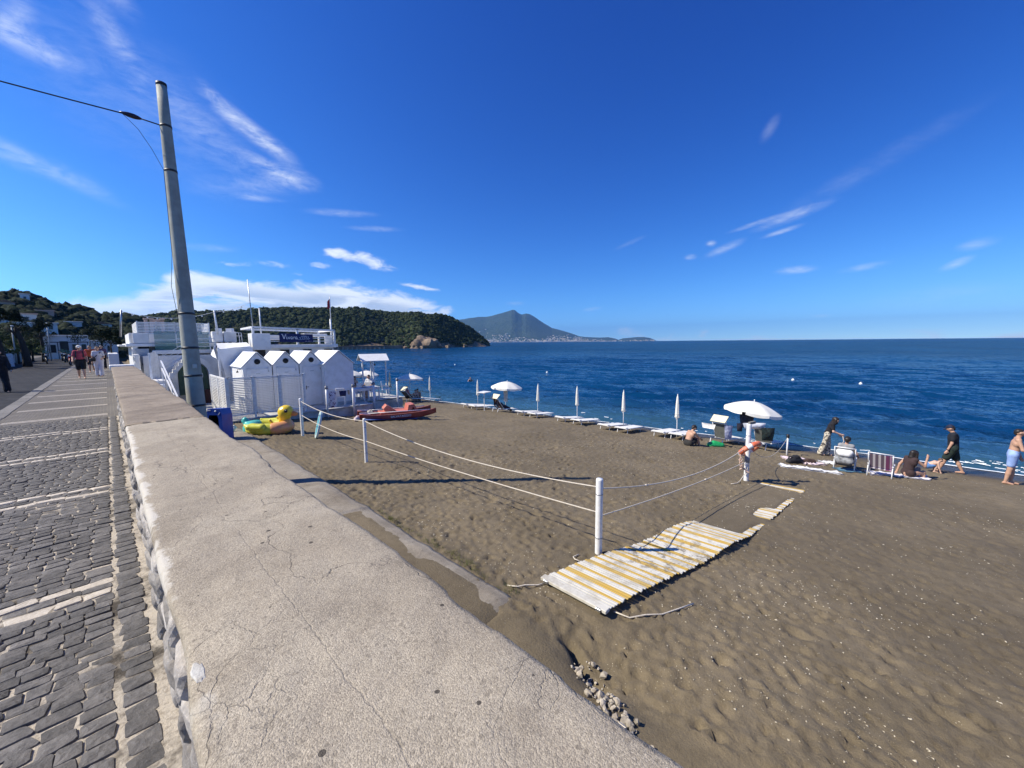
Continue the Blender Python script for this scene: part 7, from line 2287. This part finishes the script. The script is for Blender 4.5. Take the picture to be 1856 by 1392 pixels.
# small child squatting by the water, in swim shorts
J = skeleton(1.02, 46, (118, 132), (112, 126), (10, 8, 8), (10, 8, 8), (-26, 0), curl=20)
person('small child in swim shorts crouching and digging at the water edge', 19.55, -1.5, zt(19.55, -1.5), (.1, -1), 1.02, J, SKIN_L, 1.02, res=.011, wear=[('swim_shorts', 'trunks', cloth_m('childshorts', (.10, .22, .45)))], hairs=(HAIR_B, 'short'))
# swimmer
J = skeleton(1.72, 6, (0, 0), (6, 4), (20, 40, 40), (20, 40, 40), (0, 0), hipz=-.25)
person('bather standing waist deep in the sea', 30.7, 36.4, .05, (-.3, -.9), 1.72, J, SKIN, .95, res=.02, wear=[('swim_top', 'bra', cloth_m('swimdark', (.02, .02, .025))), ('swim_shorts', 'trunks', cloth_m('swimdark', (.02, .02, .025)))], hairs=(HAIR_D, 'short'))
# group by the small parasol
J = skeleton(1.68, -4, (96, 80), (90, 70), (20, 10, 60), (20, 10, 60), (4, 0), hipz=.34, curl=8)
person('reader in pink seated on the cream lounger under the small parasol', 14.75, 24.6, zt(14.7, 24.6), (.9, .1), 1.68, J, SKIN, .95, res=.02, wear=[('top', 'vest', cloth_m('pinktop', (.52, .22, .22)))] + [('shorts', 'trunks', cloth_m('darktrunk', (.03, .028, .025)))], hairs=(HAIR_D, 'short'))
J = skeleton(1.74, 0, (100, 90), (94, 84), (20, 10, 50), (20, 10, 50), (0, 20), hipz=.12, curl=16)
person('dark-haired man sitting on the sand right of the small parasol pole', 16.2, 25.4, zt(16.2, 25.4), (-.6, -.7), 1.74, J, SKIN, 1.05, res=.02, wear=[('swim_shorts', 'trunks', cloth_m('darktrunk', (.03, .028, .025)))], hairs=(HAIR_D, 'short'))
J = skeleton(1.60, 4, (96, 84), (90, 74), (20, 10, 50), (30, 10, 50), (4, -10), hipz=.12, curl=12)
person('woman sitting between the parasol pole and the dark-haired man', 15.75, 25.1, zt(15.75, 25.1), (-.4, -.8), 1.60, J, SKIN_L, .95, True, res=.02, wear=[('bikini_top', 'bra', cloth_m('swimdark', (.02, .02, .025))), ('bikini_bottom', 'brief', cloth_m('swimdark', (.02, .02, .025)))], hairs=(HAIR_D, 'bun'))
# person lying under the cloth-hung parasol
J = skeleton(1.72, -52, (78, 20), (70, 10), (10, 12, 40), (10, 12, 40), (14, 0), hipz=.38)
person('person in dark clothes lying on the raised lounger under the parasol', 17.45, 17.65, zt(17.4, 17.6), (1, -.1), 1.72, J, SKIN, 1.0, res=.02, wear=[('top', 'tee', cloth_m('navytop', (.02, .02, .04))), ('trousers', 'trousers', cloth_m('navytrousers', (.022, .02, .035)))], hairs=(HAIR_D, 'short'))
# people sitting on the club platform
J = skeleton(1.68, -6, (84, 50), (80, 40), (16, 12, 40), (16, 12, 40), (4, 0), hipz=.50)
person('woman with dark hair sitting in the platform armchair', 9.75, 21.72, 1.69, (.5, -.86), 1.68, J, SKIN, .98, True, res=.018, wear=[('swim_top', 'bra', cloth_m('rust', (.30, .12, .08))), ('shorts', 'trunks', cloth_m('darktrunk', (.03, .028, .025)))], hairs=(HAIR_D, 'bun'))
J = skeleton(1.75, 8, (86, 78), (82, 70), (24, 12, 50), (24, 12, 50), (16, 0), hipz=.50)
person('person in white shirt sitting on the middle of the platform', 10.7, 21.92, 1.69, (-.86, -.5), 1.75, J, SKIN, 1.0, res=.018, wear=[('shirt', 'tee', cloth_m('whiteshirt', (.68, .68, .68))), ('shorts', 'shorts', cloth_m('blackshorts', (.015, .015, .018)))], hairs=(HAIR_D, 'short'))
# walkers on the promenade
J = skeleton(1.70, 3, (18, 6), (-12, 12), (-6, 12, 60), (8, 14, 50), (4, 0))
p = person('man in red shirt, white cap and black shorts walking on the promenade', -.96, 29.2, ROAD, (.05, -1), 1.70, J, SKIN, 1.05, res=.018, wear=[('shirt', 'tee', cloth_m('redshirt', (.42, .07, .09), (.34, .05, .07))), ('shorts', 'shorts', cloth_m('blackshorts', (.015, .015, .018)))], hairs=(HAIR_D, 'short'), capm=cloth_m('whitecap', (.62, .62, .60)))
for s in (-1, 1):
    MB().bar(tuple(J['shL' if s < 0 else 'shR'] * .7 + J['neck'] * .3 + V3(0, .09, .03)), tuple(J['waist'] + V3(s * .14, .12, .02)), .05, .02, up=(0, 1, 0)).build('pack_strap', BLACK, p)
J = skeleton(1.70, 3, (-14, 12), (16, 6), (10, 10, 20), (-8, 10, 20), (4, 0))
p = person('walker in orange shirt carrying a white bag behind the red-shirted man', -.72, 35.6, ROAD, (.02, -1), 1.70, J, SKIN, 1.0, res=.02, wear=[('shirt', 'tee', cloth_m('orangeshirt', (.55, .10, .03), (.45, .08, .03))), ('shorts', 'shorts', cloth_m('blackshorts', (.015, .015, .018)))], hairs=(HAIR_D, 'short'))
J2 = J
tag(link('carrier_bag', blobmesh('carrier_bag', [((0, 0, -.1), (0, 0, -.32), .05, .13), ((0, 0, .02), (0, 0, -.1), .012, .03)], .018, .03, WHITE), None, (-.52, 35.45, ROAD + .78)), 'white carrier bag held by the orange-shirted walker', 'bag')
J = skeleton(1.62, 2, (10, 4), (-8, 6), (4, 12, 70, .3), (0, 12, 20), (10, 6))
p = person('woman dressed all in white with a shoulder bag walking by the wall', -.34, 30.4, ROAD, (-.05, -1), 1.62, J, SKIN, 1.05, True, res=.018, wear=[('top', 'tee', cloth_m('whitetop', (.62, .61, .62), (.54, .53, .55))), ('trousers', 'trousers', cloth_m('whitetrousers', (.58, .57, .62), (.50, .49, .54)))], hairs=(HAIR_B, 'bun'))
MB().bar(tuple(J['neck'] + V3(-.12, .10, -.02)), tuple(J['pel'] + V3(.18, .13, .12)), .035, .015, up=(0, 1, 0)).build('bag_strap', BLACK, p)
MB().box(tuple(J['pel'] + V3(.20, .12, .06)), (.22, .10, .18), bev=.03).build('shoulder_bag', BLACK, p)
J = skeleton(1.72, 8, (26, 14), (-18, 16), (16, 8, 30), (-12, 8, 30), (8, 0))
person('dark-clothed walker cut by the left picture edge', -2.74, 23.0, ROAD, (.3, -1), 1.60, skeleton(1.60, 8, (26, 14), (-18, 16), (16, 8, 30), (-12, 8, 30), (8, 0)), SKIN, 1.05, res=.018, wear=[('top', 'shirt_long', cloth_m('darkjacket', (.012, .012, .016))), ('trousers', 'trousers', cloth_m('darktrousers', (.012, .012, .014)))], hairs=(HAIR_D, 'short'))
J = skeleton(1.70, 2, (12, 6), (-10, 8), (6, 10, 20), (-6, 10, 20), (2, 0))
person('distant walker in dark clothes behind the woman in white', -.25, 40.5, ROAD, (.05, -1), 1.70, J, SKIN, 1.0, res=.022, wear=[('top', 'tee', cloth_m('mauve', (.12, .07, .11))), ('trousers', 'trousers', cloth_m('darktrousers', (.012, .012, .014)))], hairs=(HAIR_D, 'short'))

# ------------------------------------------------------------------ left side of the promenade
SHADE_W = mat('garden_wall', (.50, .50, .48), .85, (.38, .37, .35), .8)
BARK = mat('bark', (.045, .035, .026), .95, (.03, .024, .018), 6, bump=.8, bscale=14, bdist=.03)
LEAF = leafy_mat('street_leaf', (.025, .042, .016), (.04, .06, .022), (.06, .08, .03), 2, 8, .05)
LEAF_D = leafy_mat('dark_leaf', (.012, .020, .010), (.018, .028, .012), (.026, .036, .016), 2, 8, .05)
LEAF_L = leafy_mat('light_leaf', (.06, .085, .03), (.085, .11, .038), (.11, .13, .05), 2, 8, .05)


def leaves(name, blobs, n, size, material, parent, seed, loc=(0, 0, 0)):
    """leaf-sized quads spread through clumps"""
    r = np.random.default_rng(seed)
    B = np.array(blobs, float)
    w_ = B[:, 3] ** 2; k = r.choice(len(B), n, p=w_ / w_.sum())
    d = r.normal(size=(n, 3)); d /= np.linalg.norm(d, axis=1)[:, None]
    c = B[k, :3] + d * (B[k, 3] * r.random(n) ** .4)[:, None] * np.array([1, 1, .85])
    u = r.normal(size=(n, 3)); u /= np.linalg.norm(u, axis=1)[:, None]
    v = np.cross(u, d); v /= np.linalg.norm(v, axis=1)[:, None] + 1e-6
    s = size * (.6 + .8 * r.random(n))[:, None]
    V = np.stack([c - u * s, c + v * s * .45, c + u * s, c - v * s * .45], 1).reshape(-1, 3)
    return link(name, np_mesh(name, V, np.arange(n * 4).reshape(n, 4), material), parent, loc)


def street_tree(label, x, y, h, cr, material, seed, grp, lean=0.0, n=1600, trunk_r=.14, zb=ROAD):
    r = np.random.default_rng(seed)
    e = empty('street_tree', (x, y, zb), 0, label, 'tree', grp)
    tk = MB(); th = h * .72
    tk.tube([(lean * q * q, .05 * math.sin(q * 4), th * q) for q in np.linspace(0, 1, 8)], [trunk_r * (1.25 - .7 * q) for q in np.linspace(0, 1, 8)], 10)
    for k in range(5):
        a = k * 1.26 + seed; z0 = th * (.75 + .05 * k)
        tk.tube([(lean, 0, z0), (lean + cr * .4 * math.cos(a), cr * .4 * math.sin(a), z0 + cr * .35), (lean + cr * .7 * math.cos(a), cr * .7 * math.sin(a), z0 + cr * .8)], [trunk_r * .45, trunk_r * .3, trunk_r * .12], 6)
    tk.build('trunk', BARK, e)
    blobs = [(lean + r.normal(0, cr * .45), r.normal(0, cr * .45), h - cr * .55 + r.normal(0, cr * .32), cr * r.uniform(.3, .55)) for _ in range(11)]
    leaves('crown', blobs, n, .09, material, e, seed)
    return e


G = 'dark trimmed trees along the landward kerb'
street_tree('tall dark street tree with thick trunk nearest on the landward kerb', -4.5, 50.0, 4.3, .62, LEAF_D, 1, G, -.35, 1500, .22)
street_tree('dark street tree trunk by the left picture edge', -5.3, 46.5, 4.6, .8, LEAF_D, 2, G, -.25, 1700, .20)
street_tree('slim dark street tree beside the street lamp', -4.62, 64.0, 4.2, .75, LEAF_D, 3, G, 0, 1500, .15)
bush = [(-6.4, 54, 2.2, 1.0, LEAF_L, 'pale green bush behind the garden wall left of the gate'), (-5.9, 60, 2.5, 1.3, LEAF_L, 'light yellowish bush behind the low garden wall'), (-6.9, 50, 2.4, 1.2, LEAF, 'green bush next to the board sign'), (-5.7, 68, 2.6, 1.5, LEAF, 'mid green tree before the white villa on the road'), (-8.5, 62, 4.6, 2.2, LEAF, 'broad green tree rising behind the garden walls'), (-7.2, 74, 4.4, 2.0, LEAF_D, 'dark tree behind the long white house')]
for i, (x, y, h_, cr, m, l) in enumerate(bush):
    street_tree(l, x, y, h_, cr, m, 20 + i, 'garden trees left of the road', 0, 1800, .08)
# garden walls, gate
gw = empty('garden_wall', (-6.6, 55, ROAD), 0, 'low white garden wall with a dark gate on the landward side', 'wall')
for (ya, yb, hh) in ((40, 51.5, 1.9), (53.3, 57, 1.35), (58.2, 70, 1.3)):
    on(gw, MB().box((-6.6, (ya + yb) / 2, ROAD + hh / 2), (.3, yb - ya, hh)).box((-6.6, (ya + yb) / 2, ROAD + hh + .04), (.42, yb - ya + .1, .08)).build('wall_panel', SHADE_W))
on(gw, MB().box((-6.9, 57.6, ROAD + .75), (1.0, .1, 1.5)).build('gate_leaf', mat('dark_gate', (.03, .03, .035), .6)))
on(gw, MB().box((-6.62, 52.4, ROAD + .6), (.08, 1.7, 1.2)).build('gate_leaf', mat('dark_gate', (.03, .03, .035), .6)))
for y in (51.6, 53.2, 57.05, 58.15):
    on(gw, MB().box((-6.6, y, ROAD + .95), (.4, .34, 1.9), bev=.02).build('gate_post', SHADE_W))
# board sign
af = empty('board_sign', (-5.7, 51.8, ROAD), R(20), 'white folding board sign standing by the landward kerb', 'sign')
for s in (-1, 1):
    MB().bar((0, s * .26, 0), (0, s * .02, 1.05), .62, .03, up=(0, 1, 0)).build('panel', WHITE_W, af)
MB().box((0, 0, .40), (.02, .3, .03)).build('brace', STEEL, af)
# white house on the far bend with pergola
def long_house(name, label, x0, x1, y, h_, dp, wins, m=WHITE_H, rz=0.0, dark_roof=False):
    e = empty(name, ((x0 + x1) / 2, y, ROAD), rz, label, 'house'); wd = x1 - x0
    MB().box((0, dp / 2, h_ / 2), (wd, dp, h_)).build('wall', m, e)
    MB().box((0, dp / 2, h_ + .07), (wd + .3, dp + .3, .14), bev=.03).build('roof', m, e)
    for u, v, ww, wh in wins:
        wn = MB().box((u, -.02, v), (ww, .08, wh)).build('window', mat('dark_glass', (.02, .025, .03), .15), e)
        MB().box((u, -.05, v - wh / 2 - .04), (ww + .16, .14, .06)).build('sill', m, e if False else wn)
    return e
long_house('roadside_house', 'long low white house closing the view at the end of the road', -5.4, -1.6, 76, 2.9, 6, [(-1.2, 1.3, .6, 1.0), (-.2, 1.3, .7, 1.9), (.8, 1.4, .6, .9), (1.5, 1.4, .4, .9)])
e = empty('pergola', (-3.3, 74.5, ROAD), 0, 'pergola of thin posts before the low white house', 'pergola')
for i in range(5):
    MB().bar((-1.7 + i * .85, 0, 0), (-1.7 + i * .85, 0, 2.1), .07, .07).build('post', mat('dark_wood', (.03, .025, .022), .8), e)
MB().bar((-1.8, 0, 2.12), (1.8, 0, 2.12), .10, .10).build('beam', mat('dark_wood', (.03, .025, .022), .8), e)
long_house('roadside_house', 'smaller white house right of the long low one near the hill foot', -1.5, 1.2, 82, 2.3, 5, [(-.6, 1.2, .5, .7), (.5, 1.2, .4, .7)])
long_house('roadside_house', 'white two window house at the left edge behind the garden wall', -12, -7.6, 52, 3.2, 6, [(.4, 1.6, .7, 1.1), (1.5, 1.6, .6, 1.0)])
# street lamps
def street_lamp(label, x, y, h_):
    e = empty('street_lamp', (x, y, ROAD), 0, label, 'street lamp', 'street lamps on the landward side')
    MB().tube([(0, 0, 0), (0, 0, h_)], [.06, .04], 10).build('post', mat('lamp_grey', (.40, .42, .40), .5), e)
    MB().tube([(0, 0, h_ - .02), (.05, -.25, h_ + .10), (.08, -.5, h_ + .12)], .03, 8).build('arm', mat('lamp_grey', (.40, .42, .40), .5), e)
    MB().box((.09, -.55, h_ + .12), (.18, .42, .09), bev=.03).build('lamp_head', METAL_W, e)
    return e
street_lamp('pale street lamp right of the slim dark tree', -4.45, 69.0, 4.1)
street_lamp('street lamp farther off behind the bushes', -5.9, 58.5, 3.4)


# scooters parked and ridden
def scooter(label, x, y, rz, col):
    e = empty('scooter', (x, y, ROAD), rz, label, 'scooter', 'scooters on the road')
    m = mat('scooter_%d%d%d' % tuple(int(q * 99) for q in col), col, .3, tuple(q * .8 for q in col), 3)
    for yy in (-.62, .62):
        wh = MB().tube([(0, yy + .20 * math.cos(a), .22 + .20 * math.sin(a)) for a in np.linspace(0, 2 * math.pi, 18, endpoint=False)], .055, 8, closed=True).build('wheel', BLACK, e)
        MB().lathe([(0, .03), (.12, .03), (.12, -.03), (0, -.03)], 12, (0, yy, .22), Matrix.Rotation(R(90), 3, 'Y')).build('rim', STEEL, wh)
    link('fairing', blobmesh('fairing', [((0, -.55, .50), (0, .05, .45), .17, .13), ((0, .05, .30), (0, .40, .30), .09, .09), ((0, .45, .35), (0, .55, .85), .12, .10), ((0, .62, .45), (0, .60, .40), .09, .09)], .03, .08, m), e)
    MB().box((0, -.30, .74), (.26, .72, .10), bev=.04).build('seat', BLACK, e)
    MB().tube([(-.32, .45, 1.02), (-.1, .52, .98), (.1, .52, .98), (.32, .45, 1.02)], .02, 8).tube([(0, .52, .95), (0, .60, .30)], .03, 8).build('handlebar', BLACK, e)
    MB().box((0, .68, .82), (.14, .05, .12), bev=.02).build('headlight', WHITE, e)
    MB().box((0, .60, 1.12), (.36, .02, .26), M=Matrix.Rotation(R(-20), 3, 'X')).build('windscreen', GLASS, e)
    return e
scooter('dark scooter with pale shield coming along the landward side of the road', -3.95, 56.6, R(184), (.03, .03, .035))
scooter('red and white scooter parked near the walkers', -2.1, 50.5, R(170), (.35, .03, .03))
scooter('dark scooter parked farther along the kerb, left of the red one', -2.9, 60, R(175), (.02, .02, .025))
scooter('dark scooter half hidden near the pergola', -3.4, 66, R(178), (.025, .025, .03))
# stone bench block and clutter at the end of the wall
tag(MB().box((.30, 40.5, ROAD + .55), (.5, 5, 1.1), bev=.03).build('planter_box', WHITE_P), 'low white planter wall beyond the club entrance', 'planter')
street_tree('dark shrub beyond the club entrance on the promenade', .25, 41.5, 2.4, .7, LEAF_D, 55, 'shrubs by the club', 0, 1400, .06, ROAD + .2)
street_tree('second dark shrub farther beyond the club entrance', -.3, 62, 3.6, 1.6, LEAF_D, 56, 'shrubs by the club', 0, 2200, .1)

# ------------------------------------------------------------------ air
hz = MB(); hz.box((0, 0, 296), (30000, 30000, 604))
hm = bpy.data.materials.new('haze'); hm.use_nodes = True
t = NT(hm.node_tree)
pv_ = t.new('ShaderNodeVolumePrincipled')
pv_.inputs['Color'].default_value = (.22, .50, 1.0, 1)
pv_.inputs['Density'].default_value = 7.0e-5
pv_.inputs['Anisotropy'].default_value = .2
om = t.new('ShaderNodeOutputMaterial'); t.l.new(pv_.outputs[0], om.inputs['Volume'])
ho = hz.build('haze', hm)
tag(ho, 'thin blue sea haze filling the air', 'haze', kind='stuff')
